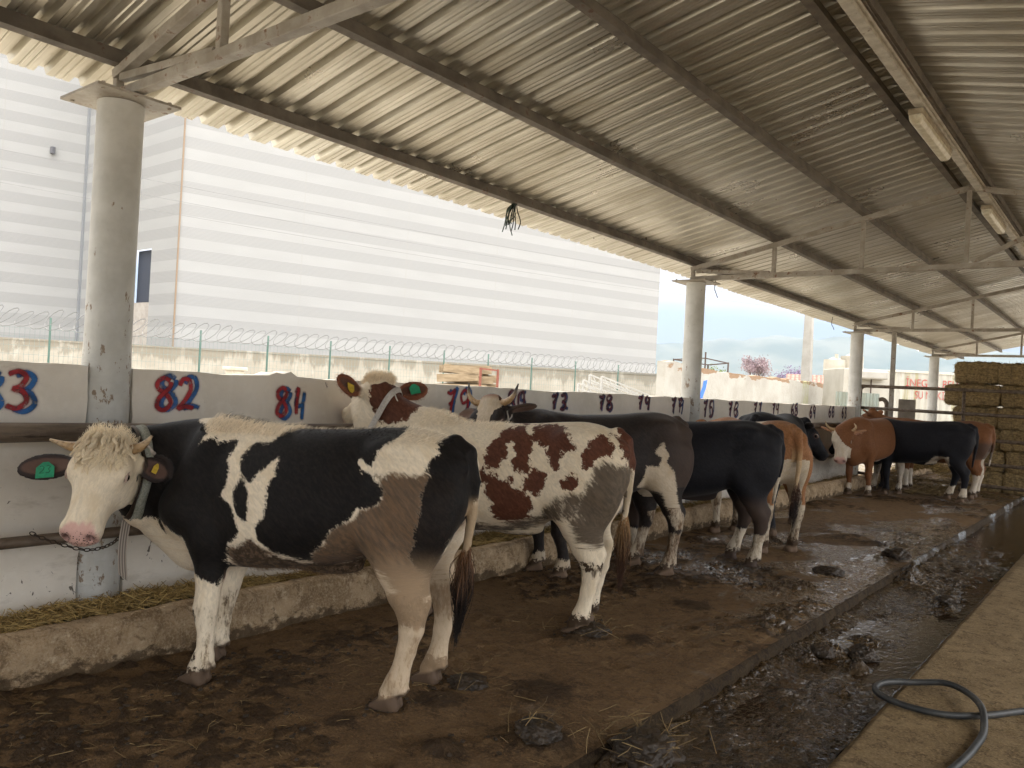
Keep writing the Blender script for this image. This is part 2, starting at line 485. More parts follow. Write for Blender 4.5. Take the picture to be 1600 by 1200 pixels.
def cow_material(name, light, dark, dirt, dirtlow, rag=1.0):
    n = NT(name)
    fu = n.attr('fuv', 'Vector')
    streak = n.noise(n.mapping(fu, (60, 300, 300)), 1.0, 3, 0.6, 0.4)
    streak2 = n.noise(n.mapping(fu, (24, 72, 72)), 1.0, 4, 0.65, 0.6)
    clump = n.noise(n.mapping(fu, (5, 12, 12)), 1.0, 5, 0.65)
    ptc = n.attr('patch')
    jag = n.math('ADD', n.math('ADD', n.math('MULTIPLY', n.math('SUBTRACT', clump, 0.5), 0.07), n.math('MULTIPLY', n.math('SUBTRACT', streak2, 0.5), 0.05)), n.math('MULTIPLY', n.math('SUBTRACT', streak, 0.5), 0.06))
    big = n.math('MULTIPLY', n.math('SUBTRACT', n.noise(n.mapping(fu, (16, 19, 19), loc=(5, 2, 1)), 1.0, 5, .68), .5), .16 * (rag - 1.0))
    m = n.rng(n.math('ADD', n.math('ADD', ptc, jag), big), -0.004, 0.004)
    lv = n.mix(n.rng(streak2, 0.3, 0.7), tuple(q * 0.86 for q in light), tuple(min(1, q * 1.10) for q in light))
    lv = n.mix(n.rng(clump, 0.45, 0.75), lv, (light[0] * 0.88, light[1] * 0.83, light[2] * 0.75))
    dv = n.mix(n.rng(streak2, 0.35, 0.75), dark[0], dark[1])
    col = n.mix(m, lv, dv)
    # dung stains: they have their own outline
    dm = n.attr('dirt')
    dn = n.math('ADD', n.math('MULTIPLY', n.math('SUBTRACT', streak2, 0.5), 0.9), n.math('MULTIPLY', n.math('SUBTRACT', clump, 0.5), 1.1))
    df = n.rng(n.math('ADD', dm, n.math('MULTIPLY', dn, n.rng(dm, 0.02, 0.3))), 0.25, 0.62)
    dcol = n.mix(n.rng(n.noise(n.mapping(fu, (9, 50, 50), loc=(3, 1, 2)), 1.0, 4, 0.65), 0.3, 0.7), dirt[0], dirt[1])
    col = n.mix(n.math('MULTIPLY', df, n.rng(m, 0.0, 1.0, 0.92, 0.05)), col, dcol)
    crust = n.attr('crust')
    cf = n.rng(n.math('ADD', crust, n.math('MULTIPLY', n.math('SUBTRACT', n.noise(n.coord(), 34, 5, 0.7), 0.5), 1.5)), 0.45, 0.6)
    cf = n.math('MULTIPLY', cf, n.rng(crust, 0.02, 0.12))
    col = n.mix(cf, col, dirtlow)
    tn = n.node('ShaderNodeAttribute', attribute_name='tint')
    tcol = n.mix(0.35, tn.outputs['Color'], n.mix(streak2, (0.35, 0.35, 0.35), (0.75, 0.75, 0.75)), 'OVERLAY')
    col = n.mix(tn.outputs['Alpha'], col, tcol)
    spot = n.attr('spots')
    sp = n.rng(n.voronoi(n.coord(), 95, rnd=1.0), 0.32, 0.26)
    col = n.mix(n.math('MULTIPLY', sp, spot), col, (0.012, 0.008, 0.010))
    hgt = n.math('ADD', n.math('MULTIPLY', streak, 0.6), n.math('MULTIPLY', streak2, 0.8))
    hgt = n.math('ADD', hgt, n.math('MULTIPLY', cf, 1.5))
    hgt = n.math('MULTIPLY', hgt, n.rng(tn.outputs['Alpha'], 0.0, 1.0, 1.0, 0.3))
    nm = n.bump(hgt, 0.5, 0.004)
    r = n.rng(n.attr('wet'), 0.0, 1.0, 0.62, 0.3)
    return n.done(col, r, 0.0, nm, 0.16, sheen=0.04)

def hair_object(name, strands, material, parent, color=None, r0=0.0016, r1=0.0004):
    """strands: list of (k,3) arrays of equal or different length"""
    hc = bpy.data.hair_curves.new(name)
    hc.add_curves([len(s) for s in strands])
    pos = np.concatenate(strands).astype(np.float32)
    hc.points.foreach_set('position', pos.ravel())
    rad = np.concatenate([np.linspace(r0, r1, len(s)) for s in strands]).astype(np.float32)
    a = hc.attributes.get('radius') or hc.attributes.new('radius', 'FLOAT', 'POINT')
    a.data.foreach_set('value', rad)
    if color is not None:
        a = hc.attributes.new('hcol', 'FLOAT_COLOR', 'POINT')
        cc = np.concatenate([np.broadcast_to(c, (len(s), 4)) if np.ndim(c) == 1 else c for s, c in zip(strands, color)]).astype(np.float32)
        a.data.foreach_set('color', cc.ravel())
    hc.materials.append(material)
    o = bpy.data.objects.new(name, hc)
    return link(o, parent)

def hair_material():
    n = NT('animal_hair')
    return n.done(n.attr('hcol', 'Color'), 0.55, 0.0, None, 0.3)
M_HAIR = hair_material()

def simple_mat(name, col, rough=0.5, metal=0.0, spec=0.5):
    n = NT(name)
    v = n.noise(n.coord(), 40, 4, 0.6)
    c = n.mix(n.rng(v, 0.3, 0.7), tuple(q * 0.8 for q in col), tuple(min(1, q * 1.15) for q in col))
    return n.done(c, rough, metal, n.bump(v, 0.15, 0.002), spec)
M_EYE = simple_mat('cow_eye', (0.006, 0.004, 0.004), 0.08, 0, 0.6)
def horn_material():
    n = NT('horn')
    t = n.attr('along')
    c = n.mix(n.rng(t, 0.35, 0.95), (0.42, 0.27, 0.13), (0.50, 0.37, 0.22))
    c = n.mix(n.rng(n.noise(n.mapping(n.coord(), (1, 1, 1)), 60, 4, 0.6), 0.45, 0.7), c, (0.20, 0.12, 0.06))
    tip = n.attr('tip'); c = n.mix(n.rng(n.math('MULTIPLY', t, tip), 0.55, 0.9), c, (0.02, 0.018, 0.016))
    return n.done(c, 0.42, 0, n.bump(n.noise(n.coord(), 90, 3, 0.6), 0.25, 0.003))
M_HORN = horn_material()
M_TAG = {'green': simple_mat('tag_green', (0.02, 0.26, 0.13), 0.4), 'yellow': simple_mat('tag_yellow', (0.55, 0.38, 0.03), 0.4)}
M_TAGINK = simple_mat('tag_ink', (0.01, 0.06, 0.035), 0.6)

def tube_path(pts, n=14):
    """Catmull-Rom resample"""
    P = [np.array(p, float) for p in pts]; P = [2 * P[0] - P[1]] + P + [2 * P[-1] - P[-2]]; out = []
    for i in range(1, len(P) - 2):
        for t in np.linspace(0, 1, n, endpoint=False):
            a, b, c, d = P[i - 1], P[i], P[i + 1], P[i + 2]
            out.append(0.5 * (2 * b + (c - a) * t + (2 * a - 5 * b + 4 * c - d) * t * t + (3 * b - a - 3 * c + d) * t**3))
    out.append(P[-2]); return out

def make_cow(sp):
    V, Fq, g = cow_body(sp)
    root = empty('cow', (*sp['loc'], 0.0), math.radians(sp['heading']))
    s = sp.get('scale', 1.0); root.scale = (s, s, s)
    tag(root, sp['label'], 'cow', sp.get('group', 'cattle standing in a row along the manger'))
    me = bpy.data.meshes.new('body')
    me.from_pydata(V.tolist(), [], Fq.tolist()); me.update()
    co = smooth_mesh(me, 3, 0.5)
    me.polygons.foreach_set('use_smooth', np.ones(len(me.polygons), bool))
    # ---- attributes
    rel = co - g['O']; ha, hb, hcn = (rel @ g['f']) / g['hs'], (rel @ g['u']) / g['hs'], (rel @ g['c']) / g['hs']
    hst = np.array(HEAD)
    inhead = (ha < 0.56) & (hb > np.interp(ha, hst[:, 0], hst[:, 2]) - 0.03) & (hb < np.interp(ha, hst[:, 0], hst[:, 1]) + 0.06) & (np.abs(hcn) < np.interp(ha, hst[:, 0], hst[:, 3]) + 0.035)
    wh = np.clip((ha + 0.70 * np.minimum(hb, 0) + 0.085) / 0.05, 0, 1) * inhead
    n0_ = np.array([0.60, 0, 1.03]); ne_ = g['H'](0.055, -0.145, 0); ct_ = n0_ + np.array([0.34, 0, 0.06]) + (ne_ - n0_) * 0.12
    wh = wh * np.clip(((co - (n0_ * 0.04 + ct_ * 0.32 + ne_ * 0.64)) @ _n(0.4 * (ct_ - n0_) + 1.6 * (ne_ - ct_)) - 0.0) / 0.03, 0, 1)
    earw = np.zeros(len(co)); earin = np.zeros(len(co))
    for sd, (cen, d, w, nn, L) in g['ears'].items():
        q = co - cen; a, b, cc = q @ d, q @ w, q @ nn
        e = ((a / L)**2 + (b / 0.085)**2 < 1.3) & (np.abs(cc) < 0.036)
        earw = np.maximum(earw, e * np.clip((a + L * 0.95) / 0.03, 0, 1))
        earin = np.maximum(earin, e * (cc > 0.001) * np.clip((1 - (a / (L * 0.9))**2 - (b / 0.046)**2) * 4, 0, 1))
    x, y, z = co.T
    info = dict(x=x, y=y, z=z, ha=ha, hb=hb, hc=hcn, wh=wh, ear=earw, earin=earin, co=co, g=g, N=len(co))
    # hair-flow coordinates: back and down on the trunk, down the legs, along the face
    wl = np.clip((0.72 - z) / 0.15, 0, 1) * (1 - wh)
    an = 0.45 + 0.75 * smst(-x, 0.1, 0.7); ca, sa = np.cos(0.8), np.sin(0.8)
    tr = np.stack([x * ca + z * sa, y, -x * sa + z * ca], 1)
    lg = np.stack([z, x, y], 1)
    hd = np.stack([ha, hb, hcn], 1)
    fuv = tr * (1 - wl)[:, None] + lg * wl[:, None]
    fuv = np.where(wh[:, None] > 0.5, hd, fuv)
    L = sp['coat'](info)
    N = len(co); Z = np.zeros(N)
    add_attr(me, 'fuv', 'FLOAT_VECTOR', fuv)
    for k in ('patch', 'dirt', 'crust', 'spots', 'wet'):
        add_attr(me, k, 'FLOAT', L.get(k, Z))
    add_attr(me, 'tint', 'FLOAT_COLOR', L['tint'])
    me.materials.append(sp['mat'])
    body = link(bpy.data.objects.new('body', me), root)
    H = g['H']; hs = g['hs']
    # ---- eyes
    for sd in (1, -1):
        bm = bmesh.new(); bmesh.ops.create_uvsphere(bm, u_segments=20, v_segments=12, radius=0.0235 * hs)
        e = bpy.data.meshes.new('eye'); bm.to_mesh(e); bm.free(); e.materials.append(M_EYE)
        e.polygons.foreach_set('use_smooth', np.ones(len(e.polygons), bool))
        o = bpy.data.objects.new('eye', e); o.location = H(0.181, -0.013, sd * 0.1235); link(o, root)
        # eyelid fold
        lid = MB(); ring = []
        for k in range(13):
            an = PI * k / 12
            ring.append(H(0.181 - 0.028 * math.cos(an), -0.013 + 0.020 * math.sin(an), sd * (0.136 + 0.004 * math.sin(an))))
        lid.tube(ring, [0.0035] + [0.0065] * 11 + [0.0035], 6)
        lo = lid.build('eyelid', sp.get('lidmat') or M_LID, root, True)
    # ---- horns
    for pth, r, tip in sp.get('horns', []):
        P = tube_path([H(*q) for q in pth], 6); mb = MB()
        rs = [r * hs * (1 - 0.82 * (i / (len(P) - 1))**1.5) for i in range(len(P))]
        mb.tube(P, rs, 12)
        o = mb.build('horn', M_HORN, root, True)
        al = np.repeat(np.linspace(0, 1, len(P)), 12)
        add_attr(o.data, 'along', 'FLOAT', al); add_attr(o.data, 'tip', 'FLOAT', np.full(len(al), tip))
    # ---- ear tags
    for sd, colr, off, size, txt, side in sp.get('tags', []):
        cen, d, w, nn, Lr = g['ears'][sd]
        p = cen + d * off[0] + w * off[1] + nn * side * 0.022
        up = -w if off[2] < 0 else w
        mb = MB(); a, b = d * size[0] / 2, up * size[1] / 2
        out = [p - a - b, p + a - b, p + a + b * 0.5, p + a * 0.3 + b * 1.25, p - a * 0.3 + b * 1.25, p - a + b * 0.5]
        th = nn * 0.0015; k = len(out)
        mb.add([q - th for q in out] + [q + th for q in out], [tuple(range(k - 1, -1, -1)), tuple(range(k, 2 * k))] + [(i, (i + 1) % k, k + (i + 1) % k, k + i) for i in range(k)])
        t = mb.build('ear_tag', M_TAG[colr], root)
        if txt:
            ink = MB(); ox = nn * side * 0.0025
            for poly in txt:
                pts = [p + ox + d * (q[0] * size[0]) * off[3] + up * (q[1] * size[1]) for q in poly]
                ink.tube(pts, 0.0016, 5)
            ink.build('number', M_TAGINK, t)
    # ---- tail switch
    tp = g['tail']; base, dirn = tp[-1], _n(tp[-1] - tp[-2])
    sw = sp.get('switch')
    if sw:
        S, Cc = [], []
        r2 = np.random.default_rng(sp['seed'])
        for i in range(sw['n']):
            t0 = r2.random()
            p0 = tp[-2] * (1 - t0) + tp[-1] * t0 if t0 < 1 else tp[-1]
            p0 = p0 + r2.normal(0, 0.008, 3)
            ln = sw['len'] * (0.45 + 0.55 * r2.random()); off = r2.normal(0, 1, 3) * np.array([0.017, 0.017, 0.0]); wv = r2.normal(0, 0.0035, 3); ph = r2.random() * 6
            pts = [p0 + np.array([0, 0, -ln * q]) + off * (math.sin(min(1, q * 1.1) * PI) * 1.2 + 0.2 * q) + wv * math.sin(q * 7 + ph) + np.array(sw.get('drift', (0, 0, 0))) * q * q for q in np.linspace(0, 1, 9)]
            S.append(np.array(pts)); cA, cB = np.array(sw['c0']), np.array(sw['c1'])
            jit = 0.7 + 0.6 * r2.random()
            q = np.linspace(0, 1, 9)[:, None]; q = np.clip((q + t0 * 0.25 - 0.15 + 0.2 * (r2.random() - .5)) * 1.6, 0, 1)
            Cc.append(np.concatenate([(cA * (1 - q) + cB * q) * jit, np.ones((9, 1))], 1))
        hair_object('tail_switch', S, M_HAIR, root, Cc, 0.0020, 0.0008)
    sp['info'] = info; sp['me'] = me
    return root, info, me

M_LID = simple_mat('eyelid_skin', (0.42, 0.31, 0.25), 0.5)
# ------------------------------------------------------------------ the herd
PINK = (0.62, 0.36, 0.31); HOOF = (0.13, 0.085, 0.055); CREAM = (0.78, 0.67, 0.51)
MUD = (0.060, 0.038, 0.022)
DIRT = ((0.036, 0.017, 0.0075), (0.125, 0.062, 0.026))
def union(*a):
    r = a[0]
    for q in a[1:]: r = np.maximum(r, q)
    return r
def base_layers(I, hoof=HOOF, muzzle=PINK, earcol=(0.03, 0.022, 0.02), earincol=(0.11, 0.065, 0.05), facecol=None, mudline=0.12):
    N = I['N']; T = np.zeros((N, 4)); T[:, :3] = 0.08
    def lay(c, w):
        w = np.clip(w, 0, 1)[:, None]; wa = T[:, 3:4]
        T[:, :3] = np.where(wa + w > 0, (T[:, :3] * wa * (1 - w) + np.array(c) * w) / np.maximum(wa * (1 - w) + w, 1e-6), T[:, :3])
        T[:, 3:4] = wa * (1 - w) + w
    x, y, z, ha, hb, hc = (I[k] for k in ('x', 'y', 'z', 'ha', 'hb', 'hc'))
    if facecol is not None: lay(facecol, I['wh'] * (1 - I['ear']))
    if muzzle is not None:
        mz = I['wh'] * smst(ha - 1.1 * np.clip(np.abs(hc) - 0.052, 0, 1) - 0.8 * np.clip(-hb - 0.10, 0, 1) + 0.05 * (fbm(ha * 60, hb * 60, hc * 60, 3) - .5), 0.425, 0.465) * (np.abs(hc) < 0.12) * 0.92
        lay(muzzle, mz)
    nose = np.zeros(N)
    for s in (1, -1):
        d = ((ha - 0.490) / 0.024)**2 + ((hb + 0.045) / 0.024)**2 + ((hc - s * 0.055) / 0.021)**2
        nose = np.maximum(nose, np.exp(-d * 0.9))
    lay((0.03, 0.012, 0.012), nose * I['wh'])
    lid = np.zeros(N)
    for s in (1, -1):
        lid = np.maximum(lid, np.exp(-(((ha - 0.181) / 0.034)**2 + ((hb + 0.014) / 0.024)**2 + ((hc - s * 0.13) / 0.03)**2) * 1.2))
    lay((0.26, 0.15, 0.12), lid * I['wh'] * 0.6)
    lay(earcol, I['ear']); lay(earincol, I['earin'])
    for nm, g, pts in I['g']['feet']:
        fx, fy = g[0], g[1]
        near = (np.hypot(x - fx - 0.02, y - fy) < 0.16)
        lay(hoof, near * smst(-(z + 0.35 * (x - fx) - 0.062), -0.008, 0.008))
    return T, lay, mz if muzzle is not None else None
def lay_hooves(I, lay, hoof=HOOF):
    for nm, g, pts in I['g']['feet']:
        near = np.hypot(I['x'] - g[0] - 0.02, I['y'] - g[1]) < 0.16
        lay(hoof, near * smst(-(I['z'] + 0.35 * (I['x'] - g[0]) - 0.066), -0.008, 0.008))
def legmud(I, top=0.10, amp=0.25):
    m = np.zeros(I['N'])
    for nm, g, pts in I['g']['feet']:
        near = np.hypot(I['x'] - g[0], I['y'] - g[1]) < 0.2
        m = np.maximum(m, near * np.clip((top + 0.12 - I['z']) / 0.14, 0, 1))
    return m
def seg_w(I, nm, z0, z1, soft=0.03):
    """weight of a stretch of one leg"""
    for n2, g, pts in I['g']['feet']:
        if n2 == nm:
            P = np.array([p for p, r in pts]); zz = I['z']
            cx = np.interp(zz, P[::-1, 2], P[::-1, 0]); cy = np.interp(zz, P[::-1, 2], P[::-1, 1])
            near = np.hypot(I['x'] - cx, I['y'] - cy) < 0.15
            return near * smst(zz, z0 - soft, z0 + soft) * (1 - smst(zz, z1 - soft, z1 + soft))
    return 0

C1P = dict(
    A=[(0.964, 1.269), (0.789, 1.40), (0.642, 1.325), (0.559, 1.28), (0.573, 1.229), (0.5, 1.264), (0.482, 1.24), (0.375, 1.257), (0.392, 1.167), (0.376, 1.088), (0.403, 0.977), (0.332, 0.924), (0.281, 0.81), (0.295, 0.77), (0.354, 0.734), (0.376, 0.643), (0.382, 0.553), (0.413, 0.51), (0.53, 0.557), (0.567, 0.593), (0.584, 0.672), (0.622, 0.738), (0.651, 0.735), (0.707, 0.78), (0.755, 0.806), (0.797, 0.812), (0.78, 0.733), (0.811, 0.75), (0.833, 0.809), (0.934, 0.81), (1.157, 0.83), (1.2, 1.4)],
    B=[(0.161, 1.288), (0.102, 1.331), (0.012, 1.374), (-0.285, 1.406), (-0.488, 1.45), (-0.507, 1.326), (-0.424, 1.26), (-0.4, 1.178), (-0.334, 1.2), (-0.351, 1.155), (-0.431, 1.141), (-0.486, 1.065), (-0.468, 1.004), (-0.362, 0.968), (-0.335, 0.925), (-0.229, 0.861), (-0.174, 0.775), (-0.11, 0.728), (-0.098, 0.679), (-0.014, 0.684), (0.096, 0.728), (0.168, 0.776), (0.183, 0.843), (0.137, 0.903), (0.13, 1.042), (0.088, 1.1), (0.108, 1.188), (0.182, 1.128), (0.225, 1.055), (0.256, 1.059), (0.307, 1.111), (0.316, 1.18), (0.268, 1.247), (0.183, 1.266)],
    Cc=[(0.325, 1.026), (0.288, 1.064), (0.247, 1.032), (0.228, 0.936), (0.244, 0.859), (0.293, 0.889), (0.33, 0.97)],
    D=[(-0.70, 1.31), (-0.73, 1.40), (-0.883, 1.40), (-1.1, 1.3), (-1.1, 1.131), (-0.935, 1.10), (-0.90, 1.036), (-0.85, 0.916), (-0.80, 0.821), (-0.76, 0.737), (-0.755, 0.567), (-0.685, 0.565), (-0.70, 0.679), (-0.665, 0.7), (-0.62, 0.763), (-0.66, 0.836), (-0.665, 0.968), (-0.68, 1.113), (-0.70, 1.143), (-0.67, 1.20), (-0.72, 1.265)],
    E2=[(-0.35, 0.84), (-0.62, 0.88), (-0.74, 0.62), (-0.76, 0.44), (-0.60, 0.40), (-0.55, 0.60), (-0.47, 0.70)],
    E=[(-0.431, 1.141), (-0.588, 1.15), (-0.742, 1.15), (-0.812, 1.131), (-0.801, 0.844), (-0.696, 0.729), (-0.734, 0.68), (-0.746, 0.577), (-0.593, 0.559), (-0.54, 0.66), (-0.40, 0.70), (-0.325, 0.70), (-0.241, 0.653), (-0.093, 0.624), (-0.089, 0.692), (-0.174, 0.782), (-0.229, 0.861), (-0.335, 0.925), (-0.362, 0.968), (-0.468, 1.004), (-0.486, 1.065)],
    F=[(0.361, 0.701), (0.208, 0.779), (0.127, 0.724), (0.032, 0.693), (-0.09, 0.678), (-0.239, 0.68), (-0.466, 0.784), (-0.474, 0.60), (-0.036, 0.53), (0.355, 0.53)])
def coat1(I):
    x, y, z = I['x'], I['y'], I['z']; P = np.stack([x, z], 1)
    sd = {k: poly_sd(P, v) for k, v in C1P.items()}
    patch = union(sd['A'], sd['B'], sd['Cc'], sd['D'])
    # far side: its own broad patches
    far = union(poly_sd(P, [(1.3, 1.6), (0.3, 1.32), (0.2, 0.9), (0.5, 0.7), (1.3, 0.8)]), poly_sd(P, [(0.1, 1.3), (-0.7, 1.32), (-0.6, 0.8), (0.0, 0.7)]))
    legs_lo = z < 0.5
    patch = np.where(y > -0.01, patch, far)
    wh = I['wh']
    patch = np.where(wh > 0.4, -0.2, patch)
    infront = (x > 0.78) & (y > 0.1)
    throat = I['hb'] < -0.27 - 0.1 * I['ha']
    patch = np.where((x > 0.70) & (wh < 0.4), np.maximum(patch, 0.11 * smst(z, 0.80, 0.86) - 0.05), patch)
    inner = (z < 0.62) & (np.abs(y) < 0.115) & (x < -0.4)
    patch = np.where(inner, -0.05, patch)
    T, lay, spots = base_layers(I, facecol=None)
    lay((0.62, 0.50, 0.33), wh * (1 - I['ear']) * smst(-I['ha'], -0.30, -0.05) * 0.55)
    tail = (np.hypot(x + 0.86, y) < 0.06) & (z < 1.12) & ((x < -0.835) | (z < 0.9))
    lay((0.34, 0.24, 0.14), tail * smst(-z, -1.06, -0.98) * 0.9)
    lay((0.55, 0.33, 0.20), smst(-z, -0.60, -0.50) * (x > 0.28) * (x < 0.42) * (np.abs(y) < 0.2) * 0.4)
    legT = smst(-z, -0.82, -0.62)
    lay((0.44, 0.31, 0.19), legT * (x < -0.4) * 0.6)
    mz = wh * smst(I['ha'], 0.46, 0.49)
    dirt = np.clip(smst(sd['E'], -0.06, 0.06) * (y > 0), 0, 1) * 0.95
    dirt = np.maximum(dirt, 0.8 * smst(sd['E2'], -0.07, 0.07) * (y > 0)); dirt = np.maximum(dirt, 0.72 * smst(sd['F'], -0.06, 0.05))
    dirt = np.maximum(dirt, 0.32 * ((x < 0.35) & (x > -0.7)) * smst(-z, -0.72, -0.58))
    dirt = np.maximum(dirt, .30 * smst(-z, -.48, -.38) * (z > .08)); hock = seg_w(I, 'hl', 0.40, 0.58, 0.07); dirt = np.maximum(dirt, hock * 0.7)
    dirt = np.maximum(dirt, seg_w(I, 'hr', 0.36, 0.56) * 0.5)
    gs = lambda nm, zc, fx, r: np.exp(-((z - zc)**2 + (x - np.interp(zc, [q[0][2] for q in I['g']['feet'][nm][2]][::-1], [q[0][0] for q in I['g']['feet'][nm][2]][::-1]) - fx)**2) / r**2)
    knee = 0.62 * gs(0, 0.35, 0.05, 0.045) * (y > 0)
    crust = np.maximum(0.55 * smst(sd['F'], -0.03, 0.03), 0.95 * legmud(I, 0.04)); crust = np.maximum(crust, hock * 0.58)
    crust = np.maximum(crust, knee)
    crust = np.maximum(crust, 0.6 * gs(0, 0.14, 0.04, 0.04) * (y > 0)); lay_hooves(I, lay, (0.10, 0.066, 0.043)); crust = np.maximum(crust, 0.5 * seg_w(I, 'hl', 0.0, 0.09, 0.03)); crust = np.maximum(crust, 0.75 * seg_w(I, 'hr', 0.0, 0.16, 0.04))
    return dict(patch=patch, dirt=dirt, crust=crust, spots=mz * smst(I['ha'], 0.47, 0.5), wet=mz, tint=T)

C2P = dict(
    P1=[(0.069, 1.172), (0.012, 1.26), (-0.071, 1.324), (-0.156, 1.33), (-0.222, 1.242), (-0.234, 1.176), (-0.216, 1.041), (-0.175, 1.013), (-0.122, 1.034), (-0.092, 1.099), (-0.058, 1.097), (0.001, 1.05), (0.063, 1.071)],
    hole=[(-0.052, 1.197), (-0.086, 1.216), (-0.124, 1.16), (-0.108, 1.125), (-0.074, 1.123)],
    P2=[(-0.208, 1.335), (-0.419, 1.345), (-0.51, 1.228), (-0.504, 1.195), (-0.437, 1.182), (-0.435, 1.066), (-0.393, 1.063), (-0.34, 1.117), (-0.301, 1.197), (-0.231, 1.234)],
    P3=[(-0.569, 1.216), (-0.648, 1.287), (-0.713, 1.294), (-0.758, 1.213), (-0.745, 1.147), (-0.679, 1.167), (-0.649, 1.107), (-0.602, 1.063), (-0.565, 1.134)],
    P4=[(0.131, 1.015), (0.079, 1.036), (-0.055, 0.979), (-0.123, 1.001), (-0.144, 0.936), (-0.198, 0.907), (-0.25, 0.878), (-0.248, 0.761), (-0.174, 0.704), (-0.071, 0.695), (0.028, 0.753), (-0.011, 0.824), (0.062, 0.885), (0.065, 0.935), (0.125, 0.897)],
    P5=[(-0.193, 0.99), (-0.276, 1.046), (-0.361, 1.036), (-0.349, 0.936), (-0.267, 0.887), (-0.197, 0.923)],
    P6=[(-0.447, 0.993), (-0.511, 1.048), (-0.547, 1.001), (-0.517, 0.949), (-0.458, 0.953)],
    P7=[(-0.749, 1.343), (-0.80, 1.42), (-1.1, 1.256), (-0.947, 1.096), (-0.88, 1.04), (-0.834, 1.123), (-0.779, 1.259)],
    E=[(-0.658, 1.092), (-0.755, 1.115), (-0.853, 1.09), (-0.911, 0.901), (-0.788, 0.793), (-0.762, 0.661), (-0.7, 0.59), (-0.567, 0.618), (-0.528, 0.737), (-0.54, 0.82), (-0.617, 0.925)],
    G=[(0.211, 0.686), (-0.036, 0.691), (-0.306, 0.799), (-0.417, 0.925), (-0.616, 0.941), (-0.627, 0.746), (-0.428, 0.728), (-0.179, 0.604), (0.205, 0.52)])
def coat2(I):
    x, y, z = I['x'], I['y'], I['z']; P = np.stack([x, z], 1)
    sd = {k: poly_sd(P, v) for k, v in C2P.items()}
    patch = union(*[sd['P%d' % i] for i in range(1, 8)]); patch = np.minimum(patch, -sd['hole'])
    far = union(poly_sd(P, [(0.0, 1.3), (-0.6, 1.32), (-0.5, 0.8), (0.1, 0.7)]), sd['P7'])
    patch = np.where(y > 0, patch, far)
    wh = I['wh']; ha, hb, hc = I['ha'], I['hb'], I['hc']
    # brown neck behind a white poll
    nk = np.minimum(np.minimum((x - 0.80), 0.2), 0.13 - np.abs(x - 0.93))
    d = np.linalg.norm(I['co'] - I['g']['H'](-0.02, -0.20, 0.0), axis=1)
    d = np.linalg.norm((I['co'] - I['g']['H'](-0.12, -0.13, -0.05)) * np.array([1, 1, 0.9]), axis=1); nk = 0.185 - d
    patch = np.where(x > 0.5, np.maximum(patch, nk), patch)
    patch = np.where(wh > 0.5, np.where((hb < -0.03) & (hb > -0.2) & (ha < 0.10) & (ha > -0.08) & (hc < 0.05), nk + .03, -0.1), patch)
    patch = np.where((ha < 0.03) & (ha > -0.08) & (np.abs(hc) < 0.09) & (hb > -0.02) & (hb < 0.12), -0.05, patch)
    T, lay, spots = base_layers(I, earcol=(0.17, 0.06, 0.03), earincol=(0.10, 0.045, 0.03))
    tail = (np.hypot(x + 0.865, y) < 0.065) & (z < 1.1) & ((x < -0.84) | (z < 0.9))
    lay((0.5, 0.40, 0.27), tail * smst(-z, -1.1, -0.98) * 0.8)
    dirt = 0.85 * smst(sd['E'], -0.11, 0.08) * (y > 0)
    dirt = np.maximum(dirt, 0.56 * smst(sd['G'], -0.05, 0.06)); dirt = np.maximum(dirt, 0.6 * ((x < 0.3) & (x > -0.5)) * smst(-z, -0.66, -0.55))
    dirt = np.maximum(dirt, seg_w(I, 'hl', 0.38, 0.46) * 0.4)
    crust = np.maximum(legmud(I, 0.09) * 1.0, 0.5 * ((x < 0.3) & (x > -0.5)) * smst(-z, -0.66, -0.55))
    crust = np.maximum(crust, seg_w(I, 'hl', 0.42, 0.5) * 0.55)
    return dict(patch=patch, dirt=dirt, crust=crust, wet=wh * smst(ha, 0.46, 0.49), tint=T)

